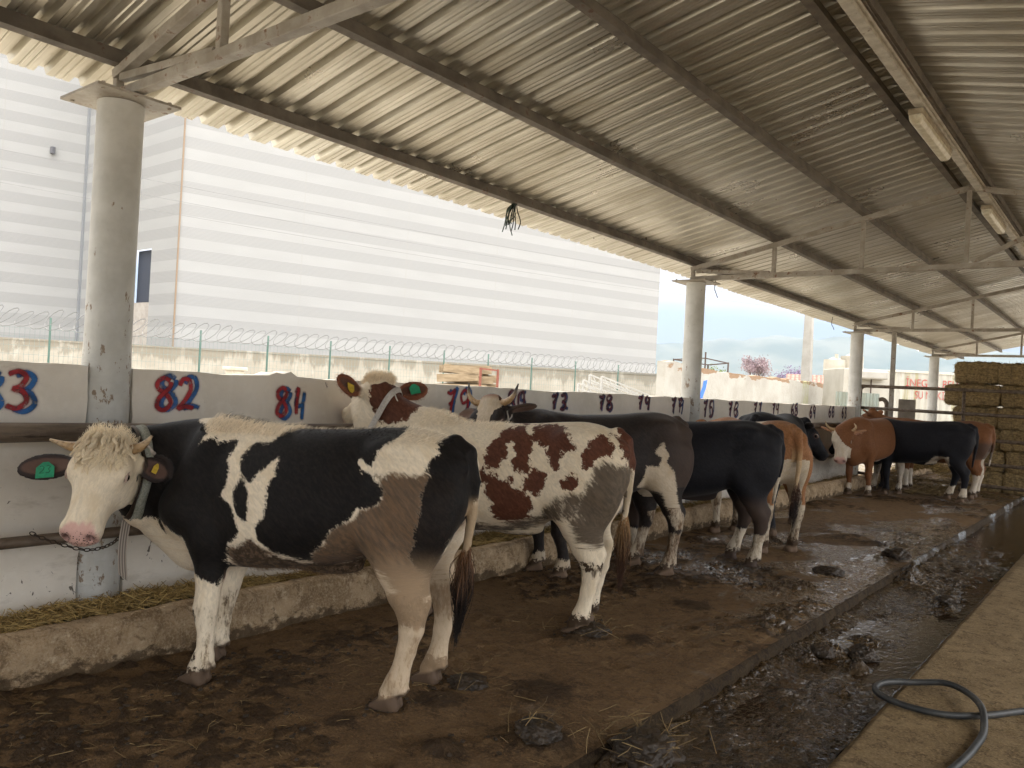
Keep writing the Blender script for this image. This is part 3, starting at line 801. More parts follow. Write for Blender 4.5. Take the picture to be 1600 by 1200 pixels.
def sock(I, z0=0.42, amp=0.06):
    """white lower legs"""
    w = np.full(I['N'], -1.0)
    for nm, g, pts in I['g']['feet']:
        top = z0 if not isinstance(z0, dict) else z0[nm]
        near = np.hypot(I['x'] - g[0], I['y'] - g[1]) < 0.30
        w = np.where(near, np.maximum(w, top - I['z']), w)
    return w
C3W = [(-0.147, 1.05), (-0.224, 1.12), (-0.278, 1.022), (-0.253, 0.974), (-0.341, 0.881), (-0.37, 0.707), (-0.44, 0.55), (-0.55, 0.40), (-0.408, 0.389), (-0.234, 0.70), (-0.019, 0.75), (-0.067, 0.925), (-0.174, 0.926), (-0.205, 1.0)]
C3W = [(a - 0.24, b) for a, b in C3W]
def coat3(I):
    x, y, z = I['x'], I['y'], I['z']; P = np.stack([x, z], 1)
    w = poly_sd(P, C3W) * 1.0
    inner = (x < -0.3) * (np.abs(y) < 0.12) * (z < 0.8); w = np.where(inner > 0, np.maximum(w, 0.03), w)
    w = np.maximum(w, sock(I, {'fl': 0.16, 'fr': 0.14, 'hl': 0.36, 'hr': 0.34}))
    w = np.where((y < 0) & (z > 0.5) & (inner == 0), -0.1, w)
    wh = I['wh']; ha, hb, hc = I['ha'], I['hb'], I['hc']
    eye = np.maximum(0.066 - np.hypot(ha - 0.18, np.abs(hc) - 0.12), 0.0)
    face = np.where((eye > 0) | (hb < -0.06), 0.05, np.where(np.abs(hc) < 0.088 + 0.02 * np.sin(ha * 40), -0.06, 0.04))
    patch = np.where(wh > 0.5, face, -w)
    T, lay, spots = base_layers(I, earcol=(0.06, 0.04, 0.03), earincol=(0.16, 0.10, 0.075), muzzle=(0.05, 0.04, 0.035))
    lay((0.16, 0.06, 0.03), wh * smst(-ha, -0.01, 0.04) * (1 - I['ear']) * 0.8)
    lay((0.085, 0.055, 0.04), smst(-x, 0.25, 0.75) * (patch > 0) * (z > 0.75) * 0.5)
    return dict(patch=patch, dirt=0.45 * smst(-z, -0.75, -0.5) * (x < -0.2), crust=legmud(I, 0.05), tint=T)
def coat4(I):
    x, y, z = I['x'], I['y'], I['z']
    w = np.maximum(sock(I, {'fl': 0.30, 'fr': 0.30, 'hl': 0.33, 'hr': 0.31}), -1)
    w = np.where((x < -0.62) & (np.abs(y) < 0.13) & (z < 0.85), np.maximum(w, 0.02), w)
    T, lay, spots = base_layers(I, muzzle=(0.03, 0.025, 0.025))
    lay((0.07, 0.045, 0.032), smst(-z, -0.72, -0.55) * smst(z, 0.3, 0.36) * 0.7)
    lay_hooves(I, lay, (0.06, 0.04, 0.03)); return dict(patch=-w, dirt=0.35 * smst(-z, -0.66, -0.5), crust=legmud(I, 0.06), tint=T)
def coat5(I):
    x, y, z = I['x'], I['y'], I['z']; P = np.stack([x, z], 1)
    w = np.maximum(sock(I, 0.52), -0.25)
    w = np.maximum(w, poly_sd(P, [(0.02, 1.5), (-0.3, 1.5), (-0.42, 1.25), (-0.25, 1.18), (-0.05, 1.26)]))
    w = np.where((x < -0.55) & (np.abs(y) < 0.17) & (z < 1.0), np.maximum(w, 0.03), w)
    T, lay, spots = base_layers(I, earcol=(0.30, 0.13, 0.05), earincol=(0.3, 0.15, 0.08))
    lay((0.46, 0.30, 0.15), (np.hypot(x + 0.87, y) < 0.06) * (x < -0.842) * smst(-z, -1.15, -1.0) * 0.7)
    return dict(patch=-w, dirt=0.4 * smst(-z, -0.6, -0.4), crust=legmud(I, 0.1), tint=T)
def coat6(I):
    T, lay, spots = base_layers(I, muzzle=(0.03, 0.025, 0.025), earincol=(0.34, 0.17, 0.06))
    return dict(patch=np.full(I['N'], 0.2), dirt=np.zeros(I['N']), crust=legmud(I, 0.05), tint=T)
def coat7(I):
    wh = I['wh']; w = np.maximum(sock(I, {'fl': 0.18, 'fr': 0.2, 'hl': 0.60, 'hr': 0.62}), -0.3)
    x, y, z = I['x'], I['y'], I['z']
    w = np.maximum(w, poly_sd(np.stack([x, z], 1), [(0.25, 0.62), (0.0, 0.66), (-0.4, 0.74), (-0.4, 0.5), (0.2, 0.5)]))
    w = np.where(wh > 0.35, 0.1, w)
    T, lay, spots = base_layers(I, earcol=(0.38, 0.20, 0.11), earincol=(0.40, 0.22, 0.16))
    return dict(patch=-w, dirt=0.3 * smst(-z, -0.6, -0.5), crust=legmud(I, 0.06), tint=T)
def coat8(I):
    x, y, z = I['x'], I['y'], I['z']
    w = np.maximum(sock(I, {'fl': 0.0, 'fr': 0.0, 'hl': 0.24, 'hr': 0.24}), -0.3)
    w = np.maximum(w, poly_sd(np.stack([x, z], 1), [(-0.25, 0.74), (-0.48, 0.76), (-0.48, 0.58), (-0.3, 0.62), (-0.1, 0.58)]))
    T, lay, spots = base_layers(I, muzzle=(0.03, 0.025, 0.025))
    return dict(patch=-w, dirt=0.25 * smst(-z, -0.6, -0.5), crust=legmud(I, 0.06), tint=T)
def coat9(I):
    x, y, z = I['x'], I['y'], I['z']
    w = np.maximum(sock(I, 0.42), -0.3)
    w = np.where((x < -0.6) & (np.abs(y) < 0.16) & (z < 0.85), np.maximum(w, 0.03), w)
    T, lay, spots = base_layers(I, earcol=(0.26, 0.11, 0.05), earincol=(0.3, 0.15, 0.08))
    lay((0.06, 0.04, 0.03), smst(-z, -1.05, -0.95) * (x < -0.6) * (z > 0.7) * 0.8)
    return dict(patch=-w, dirt=0.2 * smst(-z, -0.6, -0.5), crust=legmud(I, 0.08), tint=T)

MB1 = cow_material('coat_black_white', CREAM, ((0.0052, 0.0042, 0.0038), (0.016, 0.0122, 0.0102)), DIRT, MUD, 1.15)
MB2 = cow_material('coat_red_white', (0.74, 0.63, 0.47), ((0.075, 0.026, 0.014), (0.135, 0.050, 0.026)), ((0.028, 0.018, 0.011), (0.088, 0.058, 0.036)), MUD, 1.9)
MB3 = cow_material('coat_dark_brown', (0.50, 0.41, 0.30), ((0.014, 0.011, 0.010), (0.034, 0.024, 0.019)), DIRT, MUD)
MB4 = cow_material('coat_black', (0.55, 0.47, 0.36), ((0.006, 0.006, 0.008), (0.016, 0.015, 0.018)), DIRT, MUD)
MB5 = cow_material('coat_tan', (0.55, 0.46, 0.34), ((0.24, 0.105, 0.042), (0.36, 0.175, 0.075)), DIRT, MUD)
MB7 = cow_material('coat_chestnut', (0.58, 0.50, 0.40), ((0.145, 0.057, 0.022), (0.22, 0.095, 0.038)), DIRT, MUD)

S23 = [[(-.30, .28), (-.18, .36), (-.06, .24), (-.10, .08), (-.30, -.16), (-.04, -.16)],
       [(.06, .30), (.18, .36), (.28, .24), (.16, .10), (.28, -.04), (.18, -.18), (.05, -.12)]]
def tailpath(lean=0.0, end=0.62, back=0.0):
    z = np.linspace(1.3, end, 7)
    return [(-0.76, 0.0, 1.31), (-0.835 - back, lean * 0.1, 1.26), (-0.875 - back, lean * 0.3, 1.12), (-0.868 - back, lean * 0.6, 0.94), (-0.845 - back * 0.5, lean * 0.85, 0.80), (-0.82, lean, end)]
EAR = (0.05, -0.25, 1.0, 0.3, 0.9, 0.2)
L0 = {'fl': (0, 0), 'fr': (0, 0), 'hl': (0, 0), 'hr': (0, 0)}
SPECS = [
    dict(key='c1', seed=1, voxel=0.0088, loc=(-3.44, 2.72), heading=205.5, scale=1.0, mat=MB1, coat=coat1,
         label='black and white horned cow in front with cream face turned to the viewer',
         head=dict(pos=(0.975, 0.39, 1.215), yaw=106, pitch=53, roll=3, scale=1.03,
                   ears=[(0.10, -0.62, 0.80, 0.1, 0.75, 0.6, 0.080, 0.066, -0.06, 0.055), (0.20, 0.02, 1.0, 0.2, 0.95, 0.1, 0.135, 0.070, -0.08, 0.085)]),
         horns=[([(0.03, -0.01, 0.09), (0.025, 0.005, 0.14), (0.005, 0.025, 0.18), (-0.035, 0.04, 0.205)], 0.031, 0.15),
                ([(0.035, -0.01, -0.09), (0.04, 0.0, -0.15), (0.035, 0.01, -0.20), (0.025, 0.03, -0.265)], 0.031, 0.15)],
         tags=[(-1, 'green', (0.0, 0.03, -1, -1), (0.085, 0.075), S23, 1), (1, 'yellow', (0.0, 0.0, 1, 1), (0.026, 0.05), None, 1)],
         legs={'fl': (-0.02, 0.09), 'fr': (0.12, -0.05), 'hl': (0.03, 0.02), 'hr': (-0.04, 0.01)},
         tail=tailpath(-0.02, 0.66, -0.01), switch=dict(n=420, len=0.42, c0=(0.16, 0.075, 0.03), c1=(0.012, 0.009, 0.008), drift=(0.02, 0, 0))),
    dict(key='c2', seed=2, crest=True, voxel=0.0108, loc=(-3.5, 4.4), heading=204, scale=1.02, mat=MB2, coat=coat2,
         label='white cow with red brown patches looking away over the manger',
         head=dict(pos=(0.97, 0.0, 1.545), yaw=-40, pitch=24, scale=1.02,
                   ears=[(-0.45, 0.22, 1.0, -0.8, 0.1, -0.1, 0.118, 0.082), (-0.30, 0.12, 1.0, -0.8, 0.1, 0.1, 0.115, 0.078)]),
         tags=[(1, 'yellow', (0.0, 0.03, 1, 1), (0.062, 0.062), None, 1), (-1, 'green', (0.01, 0.0, 1, 1), (0.075, 0.07), None, 1)],
         legs={'fl': (-0.02, 0.0), 'fr': (0.04, 0.0), 'hl': (0.01, 0.0), 'hr': (0.0, -0.05)},
         tail=tailpath(0.04, 0.66, -0.02), switch=dict(n=300, len=0.42, c0=(0.33, 0.19, 0.08), c1=(0.05, 0.022, 0.012))),
    dict(key='c3', seed=3, voxel=0.0135, loc=(-3.82, 6.12), heading=240, scale=1.06, mat=MB3, coat=coat3,
         label='dark brown cow with upright horns and white blaze, behind the red patched cow',
         head=dict(pos=(1.02, 0.10, 1.385), yaw=48, pitch=52, roll=-8, ears=[(-0.25, -0.1, 1.0, 0.7, -0.2, 0.2, 0.11), EAR]),
         horns=[([(0.0, 0.0, 0.085), (-0.005, 0.02, 0.15), (-0.04, 0.05, 0.205), (-0.12, 0.085, 0.235)], 0.030, 1.0),
                ([(0.0, 0.0, -0.085), (-0.01, 0.02, -0.15), (-0.06, 0.05, -0.20), (-0.15, 0.085, -0.215)], 0.030, 1.0)],
         legs={'fl': (-0.13, 0.0), 'fr': (-0.05, 0.0), 'hl': (-0.02, 0.0), 'hr': (0.06, 0.02)}, tail=tailpath(-0.05, 0.7)),
    dict(key='c4', seed=4, voxel=0.0145, loc=(-3.53, 7.32), heading=212, scale=1.03, mat=MB4, coat=coat4, fat=1.05,
         label='black cow with white hind feet standing broadside mid row',
         head=dict(pos=(1.22, -0.05, 1.12), yaw=-10, pitch=55, ears=[EAR, EAR]),
         legs={'fl': (0, 0), 'fr': (0.05, 0), 'hl': (-0.02, 0), 'hr': (0.10, 0.03)}, tail=tailpath(-0.03, 0.6)),
    dict(key='c5', seed=5, voxel=0.0155, loc=(-3.50, 8.92), heading=141, scale=1.03, mat=MB5, coat=coat5,
         label='tan cow with white back patch seen from behind, tail hanging',
         head=dict(pos=(1.20, 0.05, 1.22), yaw=10, pitch=45, ears=[EAR, EAR]),
         legs={'fl': (0, 0), 'fr': (0.1, 0), 'hl': (-0.02, 0), 'hr': (0.05, 0)}, tail=tailpath(-0.02, 0.55, 0.02),
         switch=dict(n=160, len=0.34, c0=(0.12, 0.05, 0.025), c1=(0.02, 0.012, 0.01))),
    dict(key='c6', seed=6, voxel=0.0165, loc=(-3.74, 10.18), heading=95, scale=1.08, mat=MB4, coat=coat6, fat=1.1,
         label='black cow behind the tan cow with its head turned right',
         head=dict(pos=(0.92, -0.15, 1.24), yaw=-62, pitch=52, ears=[EAR, (-0.2, 0.2, 1.0, -0.3, 0.6, 0.5, 0.11)]),
         legs=L0, tail=tailpath(0.0, 0.6)),
    dict(key='c7', seed=7, voxel=0.0175, loc=(-3.94, 15.9), heading=258, scale=1.05, mat=MB7, coat=coat7, fat=1.05,
         label='chestnut cow with white face and horns looking at the viewer near the far gate',
         head=dict(pos=(1.0, -0.06, 1.12), yaw=22, pitch=64, roll=-4, scale=1.12, ears=[(-0.25, 0.12, 1.0, 0.7, -0.3, 0.2, 0.10), (-0.35, 0.3, 1.0, 0.7, -0.3, 0.2, 0.10)]),
         horns=[([(0.0, 0.0, 0.085), (0.0, 0.01, 0.15), (-0.05, 0.03, 0.19), (-0.10, 0.04, 0.16)], 0.028, 0.0), ([(0.0, 0.0, -0.085), (-0.01, 0.01, -0.16), (-0.05, 0.03, -0.22), (-0.12, 0.04, -0.25)], 0.028, 0.0)],
         legs={'fl': (-0.04, 0), 'fr': (0.03, 0), 'hl': (-0.02, 0), 'hr': (0.1, 0.02)}, tail=tailpath(0.0, 0.6)),
    dict(key='c8', seed=8, voxel=0.0175, loc=(-3.25, 16.3), heading=187, scale=1.05, mat=MB4, coat=coat8,
         label='black cow with white hind feet beside the far gate',
         head=dict(pos=(1.22, 0.0, 1.1), yaw=0, pitch=55, ears=[EAR, EAR]),
         legs={'fl': (0, 0), 'fr': (0.1, 0), 'hl': (-0.10, 0), 'hr': (0.12, 0.0)}, tail=tailpath(0.0, 0.6)),
    dict(key='c9', seed=9, voxel=0.0175, loc=(-3.12, 17.3), heading=180, scale=1.06, mat=MB7, coat=coat9,
         label='brown cow half hidden behind the black cow at the far gate',
         head=dict(pos=(1.15, 0.0, 1.44), yaw=-15, pitch=40, ears=[(-0.2, 0.3, 1.0, 0.7, -0.3, 0.2, 0.11), (-0.2, 0.3, 1.0, 0.7, -0.3, 0.2, 0.11)]),
         legs=L0, tail=tailpath(0.0, 0.6)),
]
def locks(root, I, me, name, sel, n, ng, ln, dirfn, col, r0, seed):
    """wavy hair in locks: strands gather towards the tip of the nearest guide"""
    r2 = np.random.default_rng(seed); co = I['co']
    nr = np.empty(len(co) * 3); me.vertices.foreach_get('normal', nr); nr = nr.reshape(-1, 3)
    ids = np.nonzero(sel)[0]; gi = r2.choice(ids, ng); G = []
    T = np.linspace(0, 1, 8)
    for i in gi:
        d = _n(dirfn(i) + r2.normal(0, .18, 3)); l = ln * r2.uniform(.65, 1.15); sd = _n(np.cross(d, nr[i])); ph = r2.random() * 6; am = r2.uniform(.05, .13)
        G.append(np.array([co[i] + d * l * t + nr[i] * l * (.34 * t * (1 - t) + .02) + sd * l * am * (math.sin(ph + t * 6.5) - math.sin(ph)) * (t * .6 + .4) for t in T]))
    gp = co[gi]; S, Cc = [], []
    for i in r2.choice(ids, n):
        p = co[i] + r2.normal(0, .002, 3); k = np.argmin(((gp - p)**2).sum(1)); g = G[k]; off = p - g[0]; w = (1 - .85 * T**1.3)[:, None]
        S.append(g + off * w + r2.normal(0, .0012, (8, 3)) * T[:, None] * 1.5); c = np.array(col) * r2.uniform(.78, 1.08) * (0.92 + .16 * ((k * 37) % 10) / 10); Cc.append(np.array([*np.minimum(c, .97), 1.0]))
    return hair_object(name, S, M_HAIR, root, Cc, r0, r0 * .4)

def fringe(root, I, me, name, sel, n, ln, dirfn, colfn, r0=0.0011, seg=5, curl=0.25, seed=1):
    r2 = np.random.default_rng(seed); co = I['co']
    nr = np.empty(len(co) * 3); me.vertices.foreach_get('normal', nr); nr = nr.reshape(-1, 3)
    ids = np.nonzero(sel)[0]; pick = r2.choice(ids, n)
    S, Cc = [], []
    for i in pick:
        p = co[i] + r2.normal(0, 0.003, 3); d = _n(dirfn(i, nr[i]) + r2.normal(0, 0.22, 3)); l = ln * (0.5 + 0.7 * r2.random())
        sd = _n(np.cross(d, r2.normal(0, 1, 3))); ph = r2.random() * 6; g0 = r2.normal(0, 0.2)
        pts = [p + d * l * q + nr[i] * l * 0.30 * q * (1 - q) + sd * l * curl * 0.35 * (math.sin(ph + q * 4.5) - math.sin(ph)) for q in np.linspace(0, 1, seg)]
        S.append(np.array(pts)); c = np.array(colfn(i)) * (0.8 + 0.35 * r2.random()); Cc.append(np.array([*c, 1.0]))
    return hair_object(name, S, M_HAIR, root, Cc, r0, r0 * 0.35)

HERD = {}
for sp in SPECS:
    HERD[sp['key']] = make_cow(sp)

if 'c1' in HERD:
    root, I, me = HERD['c1']; g = I['g']; f_, u_, c_ = g['f'], g['u'], g['c']
    pa = np.empty(I['N'], np.float32); me.attributes['patch'].data.foreach_get('value', pa)
    dk = lambda i: (0.016, 0.013, 0.012) if pa[i] > 0 else (0.90, 0.79, 0.62)
    sel = (I['wh'] > 0.3) & (I['ear'] < 0.1) & (I['ha'] > -0.07) & (I['ha'] < 0.13) & (I['hb'] > 0.005) & (np.abs(I['hc']) < 0.115)
    locks(root, I, me, 'forelock', sel, 5200, 130, 0.085, lambda i: f_ * (0.8 + 2 * max(I['ha'][i], 0)) + u_ * (0.10 - I['ha'][i]) + c_ * 2.4 * I['hc'][i], (0.90, 0.775, 0.57), 0.0010, 11)
    sel = (I['wh'] > 0.2) & (I['ear'] < 0.1) & (I['ha'] < 0.015) & (I['hb'] > -0.03) & (np.abs(I['hc']) < 0.12)
    fringe(root, I, me, 'forelock', sel, 600, 0.034, lambda i, nn: -f_ * 0.6 + u_ * 0.45 + c_ * 4 * I['hc'][i], lambda i: (0.92, 0.80, 0.60), 0.0011, 5, 0.4, 12)
    sel = (I['x'] > 0.12) & (I['x'] < 0.62) & (I['z'] > 1.285) & (I['wh'] < 0.1)
    fringe(root, I, me, 'withers_hair', sel, 2600, 0.036, lambda i, nn: np.array([-0.75, 0, 0.45]) + nn * 0.35, dk, 0.0009, 4, 0.2, 13)
    sel = (I['x'] < 0.15) & (I['x'] > -0.75) & (I['z'] > 1.30)
    fringe(root, I, me, 'back_hair', sel, 1800, 0.022, lambda i, nn: np.array([-0.9, 0, 0.25]) + nn * 0.3, dk, 0.0008, 4, 0.2, 14)
    sel = (I['x'] > -0.45) & (I['x'] < 0.3) & (I['z'] < 0.64)
    fringe(root, I, me, 'belly_hair', sel, 1100, 0.024, lambda i, nn: np.array([-0.8, 0, -0.4]) + nn * 0.2, lambda i: (0.16, 0.10, 0.055), 0.0008, 4, 0.2, 15)
    # edge of the near ear
if 'c2' in HERD:
    root, I, me = HERD['c2']; g = I['g']; f_, u_, c_ = g['f'], g['u'], g['c']
    sel = (I['wh'] > 0.1) & (I['ear'] < 0.1) & (I['ha'] > -0.08) & (I['ha'] < 0.06) & (I['hb'] > -0.01) & (np.abs(I['hc']) < 0.10)
    fringe(root, I, me, 'forelock', sel, 1500, 0.042, lambda i, nn: -f_ * 0.5 + u_ * 0.6 + c_ * 5 * I['hc'][i], lambda i: (0.88, 0.75, 0.56), 0.0011, 5, 0.3, 21)
    sel = (I['ear'] > 0.5) & (I['earin'] < 0.2)
    fringe(root, I, me, 'ear_fringe', sel, 900, 0.02, lambda i, nn: nn, lambda i: (0.33, 0.16, 0.08), 0.0007, 4, 0.2, 22)
    sel = (I['x'] > 0.0) & (I['x'] < 0.6) & (I['z'] > 1.29) & (I['wh'] < 0.1)
    fringe(root, I, me, 'withers_hair', sel, 1200, 0.026, lambda i, nn: np.array([-0.8, 0, 0.4]) + nn * 0.3, lambda i: (0.88, 0.76, 0.58), 0.0009, 4, 0.2, 23)
# collars
def collar(key, ring_c, ring_u, ring_v, ru, rv, width, mat, name='collar', n=40):
    root, I, me = HERD[key]
    mb = MB(); vs = []; ax = _n(np.cross(ring_u, ring_v))
    for k in range(n):
        a = 2 * PI * k / n
        p = np.array(ring_c) + np.array(ring_u) * ru * math.cos(a) + np.array(ring_v) * rv * math.sin(a); o = np.array(ring_u) * math.cos(a) * 0.004 + np.array(ring_v) * math.sin(a) * 0.004
        vs += [p - ax * width / 2 - o, p + ax * width / 2 - o, p + ax * width / 2 + o, p - ax * width / 2 + o]
    fs = []
    for k in range(n):
        k2 = (k + 1) % n
        for j in range(4): fs.append((k * 4 + j, k * 4 + (j + 1) % 4, k2 * 4 + (j + 1) % 4, k2 * 4 + j))
    mb.add(vs, fs); return mb.build(name, mat, root, True)
# ================================================================== THE SHED AND ITS FLOOR
TR_Y = [-5.7, 2.29, 10.28, 18.27, 26.4]
XR, SL = -1.66, 0.225                         # ridge line and roof slope
zp = lambda X: (3.49 + SL * (X + 5.0)) if X <= XR else (3.49 + SL * (XR + 5.0) - SL * (X - XR))   # purlin line

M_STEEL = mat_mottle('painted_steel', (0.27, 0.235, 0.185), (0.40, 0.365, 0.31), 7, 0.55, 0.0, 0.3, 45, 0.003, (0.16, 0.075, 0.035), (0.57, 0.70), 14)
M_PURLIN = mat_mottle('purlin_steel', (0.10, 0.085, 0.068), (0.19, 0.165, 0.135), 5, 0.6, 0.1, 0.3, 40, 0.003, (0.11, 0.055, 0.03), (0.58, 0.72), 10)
def roof_mat():
    n = NT('galvanised_sheet')
    p = n.geo(); s = n.sep(p)
    st = n.noise(n.mapping(p, (0.55, 5.5, 0.55)), 3.0, 5, 0.6)
    bl = n.noise(p, 1.1, 5, 0.62)
    sheet = n.node('ShaderNodeTexWhiteNoise', noise_dimensions='1D'); n.set(sheet.inputs['W'], n.math('FLOOR', n.math('DIVIDE', s[1], 0.84)))
    c = n.mix(n.rng(st, 0.3, 0.72), (0.50, 0.48, 0.42), (0.70, 0.675, 0.60))
    c = n.mix(n.rng(bl, 0.42, 0.75, 0, 0.6), c, (0.44, 0.39, 0.29))
    c = n.mix(n.math('MULTIPLY', sheet.outputs['Value'], 0.4), c, (0.34, 0.30, 0.22))
    c = n.mix(n.rng(n.noise(n.mapping(p, (1, 4, 1)), 9, 5, 0.7), 0.70, 0.80, 0, 0.6), c, (0.26, 0.18, 0.11))
    r = n.rng(bl, 0.3, 0.7, 0.26, 0.44)
    nm = n.bump(n.noise(n.mapping(p, (0.6, 3, 0.6)), 6, 4, 0.6), 0.25, 0.006)
    return n.done(c, r, 0.72, nm, 0.5)
M_ROOF = roof_mat()
def column_mat():
    n = NT('column_paint'); p = n.geo(); s = n.sep(p)
    f = n.noise(p, 5, 6, 0.6)
    c = n.mix(n.rng(f, 0.3, 0.7), (0.47, 0.46, 0.42), (0.58, 0.57, 0.53))
    vs = n.noise(n.mapping(p, (9, 9, 0.9)), 1.0, 5, 0.6)
    c = n.mix(n.rng(vs, 0.55, 0.75, 0, 0.5), c, (0.40, 0.36, 0.29))
    ch = n.noise(n.mapping(p, (1, 1, 0.55)), 16, 7, 0.72)
    low = n.rng(s[2], 2.45, 1.55, 0.0, 0.09)
    chip = n.rng(n.math('ADD', ch, low), 0.66, 0.68)
    cc = n.mix(n.noise(p, 40, 3, 0.6), (0.10, 0.075, 0.055), (0.34, 0.22, 0.12))
    c = n.mix(n.math('MULTIPLY', chip, 0.85), c, cc)
    h = n.math('SUBTRACT', n.math('MULTIPLY', n.noise(p, 60, 5, 0.6), 0.3), chip)
    rg = n.math('MULTIPLY', n.rng(s[2], 1.75, 1.6), n.noise(n.mapping(p, (3, 3, 26)), 2.0, 4, 0.65))
    h = n.math('ADD', h, n.math('MULTIPLY', rg, 1.5))
    return n.done(c, 0.62, 0, n.bump(h, 0.5, 0.006), 0.35)
M_COL = column_mat()

shed = tag(empty('cattle_shed', (-1.66, 10.0, 0)), 'long open cattle shed with corrugated metal roof, steel trusses and round columns', 'cattle shed')
def shed_part(o):
    o.parent = shed; o.matrix_parent_inverse = Matrix.Translation((1.66, -10.0, 0)); return o
# ---- corrugated roof, ribs run down the slope
def roof_profile(y0, y1):
    ys, zs = [], []
    y = y0
    while y < y1:
        for dy, dz in ((0, 0), (0.030, 0), (0.038, 0.008), (0.046, 0), (0.074, 0), (0.082, 0.008), (0.090, 0), (0.126, 0), (0.141, 0.042), (0.182, 0.042), (0.198, 0.0)):
            ys.append(y + dy); zs.append(dz)
        # small stiffening ridge in the pan
        y += 0.21
    ys.append(y); zs.append(0)
    return np.array(ys), np.array(zs)
def roof_slope(name, x0, x1, nx, y0, y1):
    ys, zs = roof_profile(y0, y1); xs = np.linspace(x0, x1, nx)
    V = []
    for i, X in enumerate(xs):
        base = zp(X) + 0.052
        wob = (fbm(ys * 0.6, np.full(len(ys), X * 0.7), 3.3, 3) - 0.5) * 0.016
        e = 0.0
        XX = np.full(len(ys), X)
        if i == 0: XX = XX + (fbm(np.floor(ys / 0.84) * 7.7, 0.0 * ys, 1.1, 1) - 0.5) * 0.05
        V += list(zip(XX, ys, base + zs + wob))
    m = len(ys)
    F = [(i * m + j, (i + 1) * m + j, (i + 1) * m + j + 1, i * m + j + 1) for i in range(nx - 1) for j in range(m - 1)]
    o = mesh_from(name, V, F, M_ROOF)
    return o
roof = shed_part(empty('roof'))
roof_slope('roof_sheet', -5.52, XR, 14, -8.0, 31.4).parent = roof
roof_slope('roof_sheet', 3.05, XR, 12, -8.0, 31.4).parent = roof
rc = MB()
rc.bar((XR - 0.14, -8, zp(XR - 0.14) + 0.10), (XR - 0.14, 31.4, zp(XR - 0.14) + 0.10), 0.30, 0.003, up=(0.22, 0, 1))
rc.bar((XR + 0.14, -8, zp(XR + 0.14) + 0.10), (XR + 0.14, 31.4, zp(XR + 0.14) + 0.10), 0.30, 0.003, up=(-0.22, 0, 1))
rc.build('ridge_cap', M_ROOF, roof)
for o in roof.children: o.matrix_parent_inverse = Matrix.Identity(4)
# ---- purlins
def purlin(X, y0=-8.0, y1=31.3, w=0.055, h=0.095):
    mb = MB(); s = SL if X <= XR else -SL
    z = zp(X)
    mb.bar((X, y0, z), (X, y1, z), w, h, up=(-s, 0, 1))
    mb.bar((X + 0.03, y0, z - h / 2 + 0.004), (X + 0.03, y1, z - h / 2 + 0.004), 0.03, 0.006, up=(-s, 0, 1))
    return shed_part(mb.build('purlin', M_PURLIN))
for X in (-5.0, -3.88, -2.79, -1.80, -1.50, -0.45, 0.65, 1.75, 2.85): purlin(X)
# ---- trusses and columns
def bar_obj(name, a, b, parent, w=0.06, h=0.06, m=None, **k):
    mb = MB(); mb.bar(a, b, w, h, **k); o = mb.build(name, m or M_STEEL, parent, bevel=0.006); return o
def truss(y):
    t = shed_part(empty('truss'))
    zb = 3.265; tc = lambda X: zp(X) - 0.085
    XL, XE = -5.02, 2.95
    bar_obj('bottom_chord', (XL - 0.03, y, zb), (1.72, y, zb), t, 0.065, 0.065)
    bar_obj('top_chord', (XL - 0.03, y, tc(XL)), (XR - 0.0, y, tc(XR)), t, 0.062, 0.062)
    bar_obj('top_chord', (XR + 0.0, y + 0.001, tc(XR)), (XE, y, tc(XE)), t, 0.062, 0.061)
    for X in (XL, -3.88, -2.79, XR, -0.45, 0.65, 1.70):
        if tc(X) - zb > 0.1:
            bar_obj('post', (X, y, zb + 0.033), (X, y, tc(X) - 0.028), t, 0.05, 0.05, up=(0, 1, 0))
    bar_obj('brace', (XL + 0.05, y, tc(XL) - 0.03), (-3.93, y, zb + 0.035), t, 0.048, 0.048)
    bar_obj('brace', (XR + 0.06, y, zb + 0.04), (-0.50, y, tc(-0.45) - 0.035), t, 0.048, 0.048)
    bar_obj('brace', (XR + 1.25, y, zb + 0.04), (0.60, y, tc(0.65) - 0.035), t, 0.048, 0.048)
    return t
def column(X, y, top=3.205):
    mb = MB(); zs = [-0.05, 0.4, 0.9, 1.3, 1.6, 1.75, 2.2, 2.7, top]
    rr = [0.140, 0.139, 0.139, 0.139, 0.138, 0.133, 0.132, 0.132, 0.132]
    mb.tube([(X + 0.03, y, z) for z in zs], rr, 40)
    c = auto_smooth(mb.build('column', M_COL), 0.8); shed_part(c)
    pl = MB(); pl.box((X + 0.03, y, top + 0.010), (0.50, 0.50, 0.016))
    for sx in (-1, 1):
        for sy in (-1, 1): pl.tube([(X + 0.03 + sx * 0.2, y + sy * 0.2, top - 0.006), (X + 0.03 + sx * 0.2, y + sy * 0.2, top + 0.04)], 0.012, 6)
    p = pl.build('cap_plate', M_STEEL, c); return c
for y in TR_Y:
    truss(y); column(-5.0, y); column(1.65, y)

